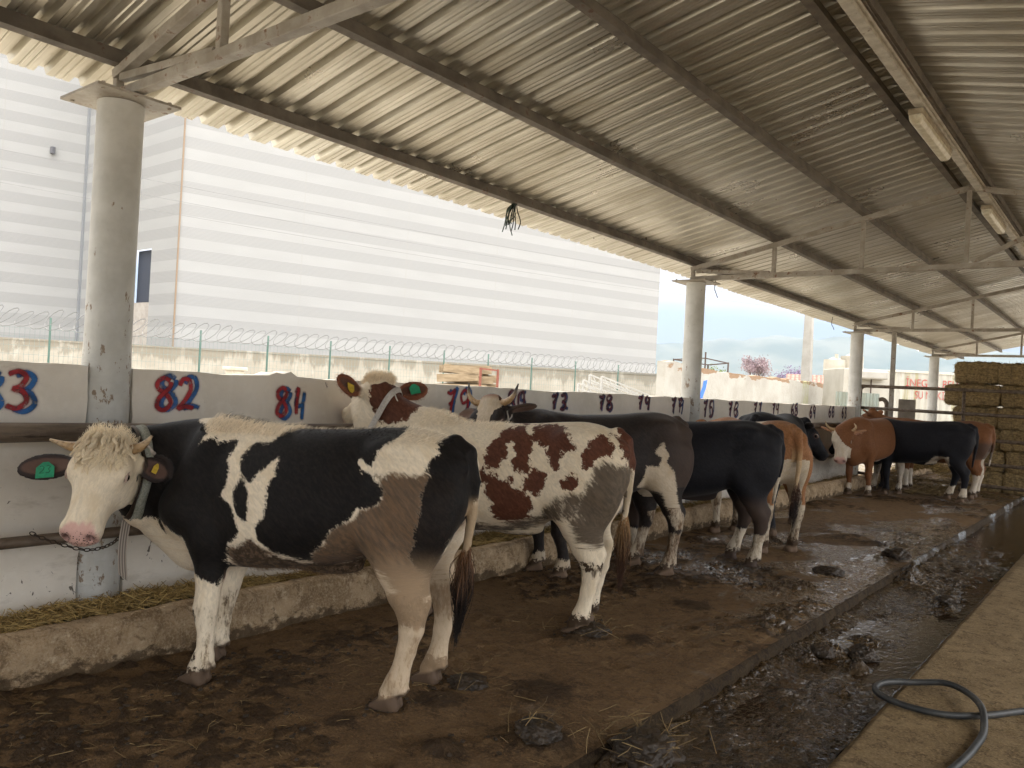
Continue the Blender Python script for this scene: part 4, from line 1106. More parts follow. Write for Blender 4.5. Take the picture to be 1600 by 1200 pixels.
# ---- ridge tray and lamps
M_TRAY = mat_mottle('cable_tray', (0.42, 0.38, 0.31), (0.60, 0.56, 0.48), 9, 0.5, 0, 0.2, 40, 0.003, (0.2, 0.14, 0.09), (0.6, 0.72), 20)
M_LAMP = mat_mottle('lamp_diffuser', (0.52, 0.45, 0.31), (0.74, 0.69, 0.55), 14, 0.35, 0, 0.3, 60, 0.003, (0.22, 0.16, 0.09), (0.62, 0.75), 30)
M_LAMPB = mat_mottle('lamp_housing', (0.30, 0.24, 0.16), (0.45, 0.38, 0.27), 14, 0.5, 0, 0.3, 60, 0.003)
tray = MB(); XT = -1.56
tray.bar((XT, -6, 4.135), (XT, 30, 4.135), 0.075, 0.05)
tray.bar((XT + 0.05, -6, 4.150), (XT + 0.05, 30, 4.150), 0.018, 0.03)
tag(tray.build('cable_tray', M_TRAY, bevel=0.004), 'long pale metal cable tray fixed under the roof ridge', 'cable tray')
def lamp(y0, label):
    r = tag(empty('ceiling_lamp', (XT - 0.02, y0, 4.02)), label, 'ceiling lamp', 'tube lamps under the roof ridge')
    L = 1.30
    h = MB(); h.box((0, L / 2, 0.045), (0.115, L, 0.05)); h.build('housing', M_LAMPB, r, bevel=0.012)
    d = MB()
    sec = [(-0.055, 0.02), (-0.052, -0.02), (-0.03, -0.05), (0.03, -0.05), (0.052, -0.02), (0.055, 0.02)]
    vs = []
    for yy, k in ((0.0, 0.55), (0.05, 1.0), (L - 0.05, 1.0), (L, 0.55)):
        vs += [(a * (0.8 + 0.2 * k), yy, 0.02 + (b - 0.02) * k) for a, b in sec]
    n = len(sec); fs = []
    for i in range(3):
        for j in range(n): fs.append((i * n + j, i * n + (j + 1) % n, (i + 1) * n + (j + 1) % n, (i + 1) * n + j))
    fs += [tuple(range(n - 1, -1, -1)), tuple(3 * n + j for j in range(n))]
    d.add(vs, fs); d.build('diffuser', M_LAMP, r, bevel=0.006)
    b = MB(); b.box((0, 0.2, 0.085), (0.03, 0.03, 0.05)); b.box((0, L - 0.2, 0.085), (0.03, 0.03, 0.05)); b.build('bracket', M_TRAY, r)
lamp(7.15, 'yellowed tube lamp under the ridge, in front of the second truss')
lamp(10.9, 'yellowed tube lamp under the ridge, just behind the second truss')
lamp(15.0, 'small far tube lamp under the ridge, third from the viewer')

# ---- floor: displaced concrete and dung
def ground_mat(name, c1, c2, c3, wet, rough_dry=0.75, scale=2.2, bs=30, bd=0.012, crust=False):
    n = NT(name); p = n.geo(); s = n.sep(p)
    big = n.noise(p, scale, 6, 0.62, 0.6); mid = n.noise(p, 11, 6, 0.65, 0.4); fine = n.noise(p, 70, 5, 0.7)
    c = n.mix(n.rng(big, 0.33, 0.66), c1, c2)
    c = n.mix(n.rng(mid, 0.47, 0.62), c, c3)
    c = n.mix(n.rng(n.noise(p, 24, 6, 0.7, 0.3), 0.55, 0.70, 0, 0.8), c, tuple(q * 1.35 for q in c2))
    c = n.mix(n.rng(fine, 0.40, 0.72, 0, 0.6), c, tuple(q * 1.9 for q in c2))
    st = n.rng(n.noise(n.mapping(p, (40, 14, 30), (0, 0, 0.7)), 3, 4, 0.7), 0.70, 0.74)
    c = n.mix(n.math('MULTIPLY', st, 0.5), c, (0.17, 0.115, 0.05))
    wn = n.noise(n.mapping(p, (1, 0.7, 1)), 1.3, 5, 0.6, 0.5)
    wmask = n.rng(n.math('ADD', wn, wet(n, s)), 0.52, 0.66)
    r = n.math('ADD', n.math('MULTIPLY', wmask, -(rough_dry - 0.13)), rough_dry)
    r = n.math('ADD', r, n.math('MULTIPLY', n.math('MULTIPLY', n.math('SUBTRACT', fine, 0.5), 0.25), n.rng(wmask, 0, 1, 1, .2)))
    c = n.mix(n.math('MULTIPLY', wmask, 0.5), c, tuple(q * 0.45 for q in c1))
    h = n.math('ADD', n.math('MULTIPLY', n.noise(p, bs, 7, 0.68), 1.0), n.math('MULTIPLY', fine, 0.5))
    hs_m = n.noise(n.mapping(p, (1.2, .8, 1)), 19, 3, .55, .7)
    hm = n.math('ADD', n.math('MULTIPLY', h, n.rng(wmask, 0, 1, 1.0, .22)), n.math('MULTIPLY', n.math('MULTIPLY', hs_m, wmask), 1.1))
    nm = n.bump(hm, 1.0, bd * 2.2)
    if crust:
        cr = n.attr('crust'); crm = n.rng(n.math('ADD', cr, n.math('MULTIPLY', n.math('SUBTRACT', n.noise(p, 20, 5, .7), .5), .8)), .30, .62)
        c = n.mix(n.math('MULTIPLY', crm, .72), c, n.mix(fine, tuple(q * .55 for q in c3), c3))
        c = n.mix(n.math('MULTIPLY', n.rng(cr, .02, .25, 1, 0), .30), c, tuple(q * 1.45 for q in c2))
    P = n.p.inputs; n.set(P['Coat Weight'], n.math('MULTIPLY', wmask, .9)); P['Coat Roughness'].default_value = .07; n.set(P['Coat Normal'], n.bump(hs_m, 1.0, bd * 2.6))
    return n.done(c, r, 0, nm, n.rng(wmask, 0, 1, 0.18, 0.5))
def gutter_mat():
    n = NT('wet_gutter'); p = n.geo(); s = n.sep(p)
    big = n.noise(p, 2.6, 6, .62, .6); mid = n.noise(p, 13, 5, .65, .4)
    c = n.mix(n.rng(big, .33, .66), (0.034, 0.020, 0.009), (0.066, 0.042, 0.020)); c = n.mix(n.rng(mid, .48, .62), c, (0.018, 0.0105, 0.005))
    dry = n.rng(n.math('ADD', n.noise(n.mapping(p, (1, .7, 1)), 1.7, 5, .6, .5), n.rng(s[1], 3.3, 4.5, .16, -.04)), .52, .62)
    c = n.mix(n.math('MULTIPLY', dry, .6), c, (0.075, 0.050, 0.026))
    r = n.rng(dry, 0, 1, .11, .55)
    h = n.math('ADD', n.noise(n.mapping(p, (1.2, .8, 1)), 17, 3, .55, .8), n.math('MULTIPLY', n.noise(p, 48, 2, .5, .4), .35))
    return n.done(c, r, 0, n.bump(h, 1.0, .035), n.rng(dry, 0, 1, .5, .2))
def wet_platform(n, s):
    a = n.rng(s[0], -3.2, -2.1, 0.0, 0.16); b = n.rng(s[1], 5.0, 7.0, -0.13, 0.07); c = n.rng(s[1], 11.0, 14.0, 0.0, -0.12)
    return n.math('ADD', n.math('ADD', a, b), c)
def wet_gutter(n, s):
    return n.math('ADD', 0.16, n.rng(s[1], 3.4, 4.6, -0.14, 0.06))
M_FLOOR = ground_mat('dung_floor', (0.078, 0.045, 0.020), (0.135, 0.083, 0.040), (0.040, 0.023, 0.011), wet_platform, crust=True)
M_GUT = gutter_mat()
M_WALK = ground_mat('walkway_concrete', (0.125, 0.084, 0.040), (0.20, 0.142, 0.074), (0.085, 0.056, 0.026), lambda n, s: n.math('ADD', -0.3, 0.0), 0.82, 2.5, 55, 0.006)

def sheet(name, x0, x1, y0, y1, dx, dy, zf, m, kind='structure', label=None):
    xs = np.arange(x0, x1 + dx * 0.5, dx); xs[-1] = x1; ys = np.arange(y0, y1 + dy * 0.5, dy); ys[-1] = y1
    X, Y = np.meshgrid(xs, ys, indexing='ij'); Z = zf(X, Y)
    V = np.stack([X, Y, Z], -1).reshape(-1, 3); a, b = len(xs), len(ys)
    i, j = np.meshgrid(np.arange(a - 1), np.arange(b - 1), indexing='ij'); q = (i * b + j).ravel()
    F = np.stack([q, q + b, q + b + 1, q + 1], 1)
    me = bpy.data.meshes.new(name); me.from_pydata(V.tolist(), [], F.tolist()); me.update()
    me.polygons.foreach_set('use_smooth', np.ones(len(me.polygons), bool)); me.materials.append(m)
    if zf is plat_z: add_attr(me, 'crust', 'FLOAT', (crust_m(X, Y)).ravel())
    o = link(bpy.data.objects.new(name, me)); tag(o, label, kind=kind); return o
def crust_m(X, Y):
    m = smst(fbm(X * 1.1, Y * 1.1, 5.0, 3), 0.42, 0.62); c = m * smst(fbm(X * 13, Y * 13, 1.7, 4, 0.6), .44, .60)
    for lx, ly, r, h in LUMPS: c = np.maximum(c, np.exp(-((X - lx)**2 + (Y - ly)**2) / r**2 * 1.2) * .9)
    for hx, hy in HOOFS: c = np.maximum(c, np.exp(-((X - hx)**2 + (Y - hy)**2) / .085**2) * .9)
    return c
HOOFS = []
for k_, (rt_, I_, me_) in HERD.items():
    rt_.rotation_euler.z; ca_, sa_ = math.cos(rt_.rotation_euler.z), math.sin(rt_.rotation_euler.z)
    for nm_, g_, p_ in I_['g']['feet']: HOOFS.append((rt_.location.x + rt_.scale.x * (ca_ * g_[0] - sa_ * g_[1]), rt_.location.y + rt_.scale.x * (sa_ * g_[0] + ca_ * g_[1])))
LUMPS = [(-2.75, 3.0, 0.16, 0.030), (-2.45, 3.5, 0.22, 0.030), (-2.9, 2.5, 0.10, 0.02), (-2.85, 4.42, 0.16, 0.035), (-2.55, 4.7, 0.12, 0.02), (-2.3, 7.2, 0.22, 0.04), (-2.15, 9.2, 0.25, 0.05),
         (-2.7, 5.8, 0.2, 0.02), (-2.6, 11.3, 0.3, 0.035), (-3.2, 6.3, 0.2, 0.02), (-2.1, 3.0, 0.2, 0.045), (-2.35, 2.62, 0.13, 0.05), (-3.3, 8.2, 0.2, 0.03), (-2.3, 10.2, 0.3, 0.03)]
_pr = np.random.default_rng(77); PRINTS = [(_pr.uniform(-3.6, -2.1), 1.9 + 6 * _pr.random()**1.2) for k in range(46)]
def plat_z(X, Y):
    z = (fbm(X * 2.2, Y * 2.2, 0.3, 4) - 0.5) * 0.022
    m = smst(fbm(X * 1.1, Y * 1.1, 5.0, 3), 0.42, 0.62)
    z += m * (np.maximum(fbm(X * 13, Y * 13, 1.7, 4, 0.6) - 0.42, 0)) * 0.11
    z += (fbm(X * 30, Y * 30, 9.0, 3) - 0.5) * 0.012
    for lx, ly, r, h in LUMPS:
        d2 = ((X - lx)**2 + (Y - ly)**2) / r**2
        z += h * np.exp(-d2 * 1.6) * (0.35 + 1.3 * fbm(X * 16, Y * 16, lx, 3, 0.6))
    for hx, hy in HOOFS:      # trampled rims and prints around the hooves
        d = np.hypot(X - hx, Y - hy); z += .014 * np.exp(-((d - .10) / .035)**2) * fbm(X * 30, Y * 30, hx, 3) * 1.6
    for hx, hy in PRINTS:
        d = np.hypot((X - hx) / 1.25, Y - hy); z += -.016 * np.exp(-(d / .045)**2) + .009 * np.exp(-((d - .075) / .022)**2)
    edge = np.clip((-1.96 - X) / 0.06, 0, 1)
    z = z * (0.35 + 0.65 * edge) - (1 - edge)**2 * 0.012
    return z - 0.004
tmpk = dict(m=M_FLOOR)
sheet('cow_platform', -4.34, -1.90, -1.6, 8.6, 0.016, 0.018, plat_z, M_FLOOR)
sheet('cow_platform', -4.34, -1.90, 8.6, 34, 0.03, 0.05, plat_z, M_FLOOR)
# kerb face between platform and gutter
def kerb_face():
    ys = np.arange(-1.6, 34, 0.04); V = []; F = []
    prof = [(-1.92, -0.016), (-1.895, -0.020), (-1.878, -0.045), (-1.872, -0.10), (-1.872, -0.16)]
    for y in ys:
        for k, (x, z) in enumerate(prof):
            V.append((x, y, z))
    V = np.array(V); nz = (fbm(V[:, 1] * 9, V[:, 2] * 22, 4.0, 4, 0.6) - 0.5)
    V[:, 0] += nz * 0.035 + (fbm(V[:, 1] * 1.2, V[:, 1] * 0, 2.0, 2) - 0.5) * 0.02; V[:, 2] += (fbm(V[:, 1] * 12, V[:, 0] * 9, 8.0, 3) - 0.5) * 0.012
    n = len(prof)
    for i in range(len(ys) - 1):
        for k in range(n - 1): F.append((i * n + k, (i + 1) * n + k, (i + 1) * n + k + 1, i * n + k + 1))
    o = mesh_from('platform_edge', V, F, M_KERBD, None, True); tag(o, kind='structure')
M_KERBD = ground_mat('kerb_dung', (0.034, 0.022, 0.011), (0.060, 0.040, 0.021), (0.018, 0.011, 0.006), lambda n, s: n.math('ADD', n.rng(s[1], 6, 10, -0.14, 0.06), 0.0), 0.75, 4.0, 38, 0.014)
kerb_face()
GL = [(-1.62, 5.75, 0.10, 0.085), (-1.50, 5.95, 0.09, 0.08), (-1.42, 5.6, 0.10, 0.07), (-1.70, 5.5, 0.07, 0.06), (-1.55, 6.3, 0.14, 0.06), (-1.35, 5.05, 0.05, 0.04), (-1.6, 4.75, 0.10, 0.04), (-1.5, 4.6, 0.08, 0.035),
      (-1.72, 3.2, 0.22, 0.10), (-1.55, 2.95, 0.18, 0.08), (-1.75, 8.6, 0.12, 0.10), (-1.78, 8.9, 0.16, 0.12), (-1.3, 7.9, 0.10, 0.05), (-1.4, 10.4, 0.2, 0.06), (-1.35, 4.1, 0.12, 0.03), (-1.6, 3.9, 0.14, 0.03), (-1.3, 3.55, 0.05, 0.05)]
def gut_z(X, Y):
    z = -0.119 + (fbm(X * 1.6, Y * 1.1, 2.3, 4) - 0.5) * 0.05 - 0.024 * smst(X + 0.10 * (fbm(Y * 1.3, Y * 0, 1.0, 2) - .5) * 4, -1.45, -1.15) * smst(Y, 5.2, 6.4) * (1 - smst(Y, 9.0, 10.5)) - 0.03 * smst(Y, 11.0, 12.5)
    m = smst(fbm(X * 1.5, Y * 0.8, 7.0, 3), 0.40, 0.60)
    z += m * np.maximum(fbm(X * 15, Y * 12, 3.7, 4, 0.6) - 0.40, 0) * 0.085
    z += (fbm(X * 40, Y * 28, 6.0, 2) - 0.5) * 0.014
    for lx, ly, r, h in GL:
        d2 = ((X - lx)**2 + (Y - ly)**2) / r**2
        z += h * np.exp(-d2 * 1.8) * (0.3 + 1.4 * fbm(X * 22, Y * 22, lx * 3, 3, 0.62))
    z += 0.03 * np.clip((-1.70 - X) / 0.15, 0, 1)
    return z
sheet('gutter_floor', -1.90, -1.03, 1.2, 9.6, 0.014, 0.016, gut_z, M_GUT)
sheet('gutter_floor', -1.90, -1.03, 9.6, 34, 0.03, 0.05, gut_z, M_GUT)
def water_mat():
    n = NT('slurry_water'); p = n.geo()
    nm = n.bump(n.noise(n.mapping(p, (1, 0.7, 1)), 22, 3, 0.55, .6), 0.35, 0.012)
    n.p.inputs['IOR'].default_value = 1.33
    return n.done((0.030, 0.017, 0.008), 0.04, 0, nm, 0.5)
o = mesh_from('slurry_puddle', [(-1.88, 1.0, -0.117), (-1.045, 1.0, -0.117), (-1.045, 34, -0.117), (-1.88, 34, -0.117)], [(0, 1, 2, 3)], water_mat()); tag(o, kind='structure')
def walk_z(X, Y):
    e = np.clip((X + 1.055) / 0.03, 0, 1)
    return (fbm(X * 3, Y * 3, 4.4, 4) - 0.5) * 0.010 + (fbm(X * 26, Y * 26, 2.2, 3) - 0.5) * 0.005 - (1 - e) * 0.02 + 0.002
sheet('walkway', -1.055, 0.6, 2.6, 9.0, 0.015, 0.02, walk_z, M_WALK)
sheet('walkway', -1.055, 0.6, 9.0, 34, 0.05, 0.08, walk_z, M_WALK)
sheet('walkway', 0.6, 6.0, -8, 34, 0.5, 0.5, lambda X, Y: X * 0 - 0.004, M_WALK)
sheet('walkway', -1.055, 0.6, -8, 2.6, 0.1, 0.1, walk_z, M_WALK)
sheet('cow_platform', -4.34, -1.90, -8, -1.6, 0.1, 0.1, plat_z, M_FLOOR)
# side of walkway and gutter
def walk_edge():
    ys = np.arange(1.0, 34, 0.03); V = []; F = []
    for y in ys:
        for x, z in ((-1.052, -0.014), (-1.062, -0.022), (-1.066, -0.06), (-1.06, -0.14)): V.append((x, y, z))
    V = np.array(V); V[:, 0] += (fbm(V[:, 1] * 8, V[:, 2] * 20, 3.0, 4, 0.65) - 0.5) * 0.030; V[:, 2] += (fbm(V[:, 1] * 14, V[:, 0] * 3, 1.0, 3) - 0.5) * 0.010
    F = [(i * 4 + k, i * 4 + k + 1, (i + 1) * 4 + k + 1, (i + 1) * 4 + k) for i in range(len(ys) - 1) for k in range(3)]
    tag(mesh_from('walkway_edge', V, F, M_WEDGE, None, True), kind='structure')
M_WEDGE = ground_mat('walkway_edge_mat', (0.10, 0.075, 0.045), (0.16, 0.12, 0.075), (0.05, 0.035, 0.02), lambda n, s: n.math('ADD', 0.25, 0.0), 0.6, 4, 40, 0.006)
walk_edge()

# ---- feeding kerb
def rough_conc():
    n = NT('rough_kerb_concrete'); p = n.geo(); s = n.sep(p)
    big = n.noise(p, 3.6, 7, 0.68, 0.4); mid = n.noise(p, 15, 7, 0.72, .3); fine = n.noise(p, 75, 5, 0.72)
    c = n.mix(n.rng(big, 0.36, 0.64), (0.24, 0.16, 0.086), (0.44, 0.315, 0.19))
    c = n.mix(n.rng(mid, 0.52, 0.66, 0, .8), c, (0.60, 0.475, 0.325))
    c = n.mix(n.rng(n.noise(p, 8, 8, 0.75, .5), 0.50, 0.60, 0, .8), c, (0.17, 0.108, 0.055))
    c = n.mix(n.rng(fine, .42, .70, 0, .55), c, (0.56, 0.44, 0.30))
    spl = n.rng(n.math('ADD', n.noise(n.mapping(p, (1, 1, 1.6)), 7, 7, 0.72), n.rng(s[2], 0.15, 0.0, -0.14, 0.15)), 0.50, 0.63)
    c = n.mix(n.math('MULTIPLY', spl, 0.85), c, (0.058, 0.036, 0.018))
    h = n.math('ADD', mid, n.math('MULTIPLY', fine, 0.5))
    return n.done(c, 0.86, 0, n.bump(h, 1.0, 0.026), 0.2)
M_KERB = rough_conc()
def feeding_kerb():
    prof = [(-4.262, -0.05), (-4.268, 0.05), (-4.272, 0.12), (-4.278, 0.18), (-4.290, 0.222), (-4.315, 0.246), (-4.36, 0.252), (-4.41, 0.248), (-4.442, 0.236), (-4.455, 0.20), (-4.46, 0.08)]
    ys = np.concatenate([np.arange(-2.0, 9, 0.022), np.arange(9, 34.01, 0.06)]); n = len(prof)
    P = np.array(prof); V = np.zeros((len(ys), n, 3)); V[:, :, 0] = P[:, 0]; V[:, :, 2] = P[:, 1]; V[:, :, 1] = ys[:, None]
    nz = fbm(V[:, :, 1] * 7, V[:, :, 2] * 11 + V[:, :, 0] * 9, 1.0, 5, 0.6) - 0.5
    V[:, :, 0] += nz * 0.075 + (fbm(V[:, :, 1] * 0.9, V[:, :, 1] * 0, 5.0, 2) - 0.5) * 0.05
    V[:, :, 2] += (fbm(V[:, :, 1] * 6, V[:, :, 0] * 12, 6.0, 4) - 0.5) * 0.028
    F = [(i * n + k, (i + 1) * n + k, (i + 1) * n + k + 1, i * n + k + 1) for i in range(len(ys) - 1) for k in range(n - 1)]
    tag(mesh_from('feeding_kerb', V.reshape(-1, 3), F, M_KERB, None, True), 'low rough concrete kerb along the manger, stained with dung', 'kerb')
feeding_kerb()
M_MANG = mat_mottle('manger_floor', (0.10, 0.075, 0.045), (0.17, 0.13, 0.08), 6, 0.85, 0, 0.6, 40, 0.01)
tag(mesh_from('manger_floor', [(-4.46, -8, 0.10), (-4.88, -8, 0.10), (-4.88, 34, 0.10), (-4.46, 34, 0.10)], [(0, 3, 2, 1)], M_MANG), kind='structure')

# ---- low painted wall with sprayed stall numbers
def wall_mat():
    n = NT('limewashed_wall'); p = n.geo(); s = n.sep(p)
    a = n.noise(p, 2.2, 6, 0.6); b = n.noise(p, 14, 6, 0.65)
    c = n.mix(n.rng(a, 0.3, 0.7), (0.66, 0.60, 0.51), (0.76, 0.70, 0.61))
    c = n.mix(n.rng(b, 0.48, 0.72, 0, 0.4), c, (0.80, 0.75, 0.67))
    gr = n.noise(n.mapping(p, (1, 0.8, 2.2)), 3.0, 6, 0.68)
    c = n.mix(n.rng(n.math('ADD', gr, n.rng(s[2], 0.75, 0.15, 0.0, 0.12)), 0.59, 0.74, 0, 0.5), c, (0.44, 0.38, 0.30))
    # flecks of thrown dung
    d1 = n.noise(p, 3.2, 4, 0.6); lowz = n.rng(s[2], 1.35, 0.25, -0.075, 0.0)
    fl = n.rng(n.math('ADD', n.math('ADD', n.noise(n.mapping(p, (1, 1, 0.75), (0.5, 0, 0)), 13, 5, 0.62, 0.8), lowz), n.math('MULTIPLY', n.math('SUBTRACT', d1, 0.5), 0.16)), 0.655, 0.67)
    fl2 = n.rng(n.math('ADD', n.math('ADD', n.noise(n.mapping(p, (1, 1, 0.7), (-0.6, 0, 0)), 38, 4, 0.6, 0.6), lowz), n.math('MULTIPLY', n.math('SUBTRACT', d1, 0.5), 0.14)), 0.672, 0.69)
    fx = n.math('MAXIMUM', fl, fl2)
    c = n.mix(n.math('MULTIPLY', fx, 0.85), c, (0.055, 0.036, 0.022))
    h = n.math('ADD', n.math('MULTIPLY', n.noise(p, 26, 6, 0.6), 0.6), n.math('MULTIPLY', fx, 0.8))
    return n.done(c, 0.78, 0, n.bump(h, 0.45, 0.006), 0.25)
M_WALL = wall_mat()
wall = tag(empty('low_wall', (-4.99, 2.29, 0)), 'long low whitewashed wall with red and blue sprayed stall numbers', 'wall')
def wall_bay(y0, y1, capy=True):
    r = np.random.default_rng(int(y0 * 10) + 99)
    zs = np.linspace(-0.02, 1.6, 34)
    j = lambda k: (fbm(zs * 7, zs * 0 + k, 1.0, 3) - 0.5) * 0.035
    L = [(y0 + d, z) for z, d in zip(zs, j(y0))]; R = [(y1 + d, z) for z, d in zip(zs, j(y1 + 3))]
    ty = np.linspace(y0, y1, max(6, int((y1 - y0) / 0.06)))[1:-1]
    T = [(y, 1.6 + (fbm(np.array([y * 3]), np.array([0.0]), 2.0, 4)[0] - 0.5) * 0.030 - 0.0) for y in ty]
    if y0 < 3.4 < y1: T = [(y, z + (0.022 if 3.40 < y < 3.62 else 0) + (0.012 * math.sin(y * 60) if 3.40 < y < 3.62 else 0)) for y, z in T]
    out = L + T + R[::-1]
    n = len(out)
    V = [(-4.90, y, z) for y, z in out] + [(-5.09, y, z) for y, z in out]
    # front face as strips so that the shape stays valid
    m = MB(); m.add(V, [tuple(range(n)), tuple(range(2 * n - 1, n - 1, -1))] + [((i + 1) % n, i, n + i, n + (i + 1) % n) for i in range(n)])
    o = m.build('wall_bay', M_WALL, wall); o.matrix_parent_inverse = Matrix.Translation((4.99, -2.29, 0)); return o
ends = []
for a, b in zip(TR_Y[:-1], TR_Y[1:]):
    if b > 19: break
    wall_bay(a + 0.135, b - 0.135)
M_DARKGAP = simple_mat('dark_gap_fill', (0.05, 0.04, 0.03), 0.9)  # dark filler set inside the wall gaps beside the columns
for y in TR_Y[1:4]:
    for s in (-1, 1):
        mb = MB(); mb.box((-5.02, y + s * 0.135, 0.79), (0.10, 0.07, 1.58)); o = mb.build('dark_gap_fill', M_DARKGAP, wall); o.matrix_parent_inverse = Matrix.Translation((4.99, -2.29, 0))
# sprayed digits: polylines in a unit cell
DG = {'0': [[(.5, 1), (.15, .8), (.1, .4), (.35, .02), (.7, .1), (.85, .5), (.75, .9), (.5, 1)]],
      '1': [[(.35, .8), (.6, 1), (.5, .5), (.5, 0)]],
      '2': [[(.1, .75), (.3, .98), (.65, .95), (.75, .65), (.45, .3), (.1, .03), (.5, .1), (1.0, .04)]],
      '3': [[(.1, .9), (.5, 1), (.8, .85), (.6, .6), (.35, .52), (.7, .45), (.85, .2), (.5, 0), (.05, .08)]],
      '4': [[(.25, 1), (.1, .45), (.75, .45)], [(.75, .95), (.65, .4), (.6, -.1)]],
      '5': [[(.85, 1), (.25, .95), (.2, .6), (.65, .6), (.8, .25), (.45, 0), (.1, .1)]],
      '6': [[(.75, 1), (.3, .7), (.12, .3), (.4, 0), (.75, .2), (.6, .5), (.2, .35)]],
      '7': [[(.05, .92), (.4, .85), (.75, .98), (.5, .5), (.4, -.05)], [(.2, .45), (.65, .55)]],
      '8': [[(.8, .9), (.45, 1), (.1, .85), (.15, .65), (.6, .48), (.85, .2), (.5, -.02), (.12, .08), (.2, .35), (.75, .7), (.8, .9)]],
      '9': [[(.8, .85), (.45, 1), (.12, .8), (.3, .52), (.75, .65), (.8, .9), (.75, .4), (.6, -.05)]]}
def spray_mat(name, col):
    n = NT(name); a = n.attr('spray')
    nz = n.noise(n.geo(), 60, 4, 0.7); nz2 = n.noise(n.geo(), 11, 3, 0.6)
    al = n.rng(n.math('ADD', a, n.math('MULTIPLY', n.math('SUBTRACT', nz, 0.5), 0.22)), 0.06, 0.90, 0.0, 0.93)
    c = n.mix(n.rng(nz2, 0.4, 0.65), col, tuple(q * 0.5 for q in col))
    al = n.math('MULTIPLY', al, n.rng(n.noise(n.geo(), 26, 6, .72), .34, .50, .6, 1.0)); return n.done(c, 0.6, 0, None, 0.3, alpha=al)
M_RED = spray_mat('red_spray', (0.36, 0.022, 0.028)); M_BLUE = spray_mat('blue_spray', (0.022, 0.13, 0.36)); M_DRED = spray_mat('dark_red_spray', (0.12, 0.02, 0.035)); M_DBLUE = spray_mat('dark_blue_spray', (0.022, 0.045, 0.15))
def number(txt, yc, zc, w, h, mat, x, wd, slant=0.0):
    V, F, A = [], [], []
    cw = w / len(txt)
    for k, ch in enumerate(txt):
        for pl in DG[ch]:
            pts = tube_path([(0, yc - w / 2 + cw * (k + 0.08) + p[0] * cw * 0.84 + slant * p[1] * h, zc - h / 2 + p[1] * h) for p in pl], 5)
            n0 = len(V)
            for i, p in enumerate(pts):
                t = pts[min(i + 1, len(pts) - 1)] - pts[max(i - 1, 0)]; t = t / (np.linalg.norm(t) + 1e-9); nn = np.array([0, -t[2], t[1]])
                endf = 0.0 if i in (0, len(pts) - 1) else 1.0
                for q, a in ((-2.5, 0), (-1.35, 0.30), (-0.5, 1), (0.5, 1), (1.35, 0.30), (2.5, 0)):
                    v = p + nn * q * wd; V.append((x + 0.0004 * i / len(pts), v[1], v[2])); A.append(a * (1 if endf else 0.2))
            for i in range(len(pts) - 1):
                for q in range(5): F.append((n0 + i * 6 + q, n0 + i * 6 + q + 1, n0 + (i + 1) * 6 + q + 1, n0 + (i + 1) * 6 + q))
    o = mesh_from('painted_number', V, F, mat, wall); o.matrix_parent_inverse = Matrix.Translation((4.99, -2.29, 0))
    add_attr(o.data, 'spray', 'FLOAT', A); return o
NUM = [('83', '83', 1.70, 1.45, .32, .205), ('82', '82', 2.70, 1.452, .29, .20), ('81', '84', 3.58, 1.42, .25, .20), ('79', '72', 5.41, 1.44, .36, .25), ('80', '75', 6.27, 1.48, .30, .20), ('73', '72', 7.0, 1.485, .32, .16), ('78', '76', 7.94, 1.50, .34, .165),
       ('79', '74', 8.84, 1.51, .34, .165), ('77', '79', 9.74, 1.50, .38, .20), ('75', '70', 10.72, 1.46, .38, .23), ('76', '73', 11.6, 1.475, .40, .21), ('71', '77', 12.58, 1.48, .38, .20), ('74', '71', 13.38, 1.505, .36, .17), ('68', '65', 14.3, 1.49, .38, .20), ('69', '64', 15.3, 1.475, .38, .21), ('60', '66', 16.45, 1.48, .40, .21), ('61', '63', 17.3, 1.485, .36, .21)]
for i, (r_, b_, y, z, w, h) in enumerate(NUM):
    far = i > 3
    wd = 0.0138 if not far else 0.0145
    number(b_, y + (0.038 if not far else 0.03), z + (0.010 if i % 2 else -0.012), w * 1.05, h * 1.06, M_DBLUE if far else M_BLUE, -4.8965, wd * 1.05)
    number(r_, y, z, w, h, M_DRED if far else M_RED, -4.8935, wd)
# ---- rails along the wall
M_WOOD = mat_mottle('weathered_pole', (0.085, 0.060, 0.040), (0.19, 0.145, 0.105), 3, 0.7, 0, 0.6, 30, 0.008, (0.045, 0.03, 0.02), (0.56, 0.7), 6, stretch=(6, 0.8, 6))
M_PIPE = mat_mottle('rusty_pipe', (0.10, 0.068, 0.045), (0.20, 0.155, 0.115), 9, 0.5, 0.2, 0.4, 50, 0.004, (0.06, 0.035, 0.02), (0.55, 0.7), 5, stretch=(2, 0.7, 2))
mb = MB(); mb.tube([(-4.66, y, 1.225 + 0.006 * math.sin(y * 0.9)) for y in np.linspace(-2, 18.1, 60)], [0.052 + 0.004 * math.sin(y * 1.7) for y in np.linspace(-2, 18.1, 60)], 16)
tag(mb.build('tie_rail', M_WOOD, None, True), 'thick brown weathered rail running along the wall behind the cows', 'rail')
mb = MB(); mb.tube([(-4.66, y, 0.645 + 0.004 * math.sin(y * 1.3)) for y in np.linspace(-2, 18.1, 50)], 0.031, 14)
tag(mb.build('tie_rail', M_PIPE, None, True), 'thin rusty lower pipe rail in front of the wall above the manger', 'rail')
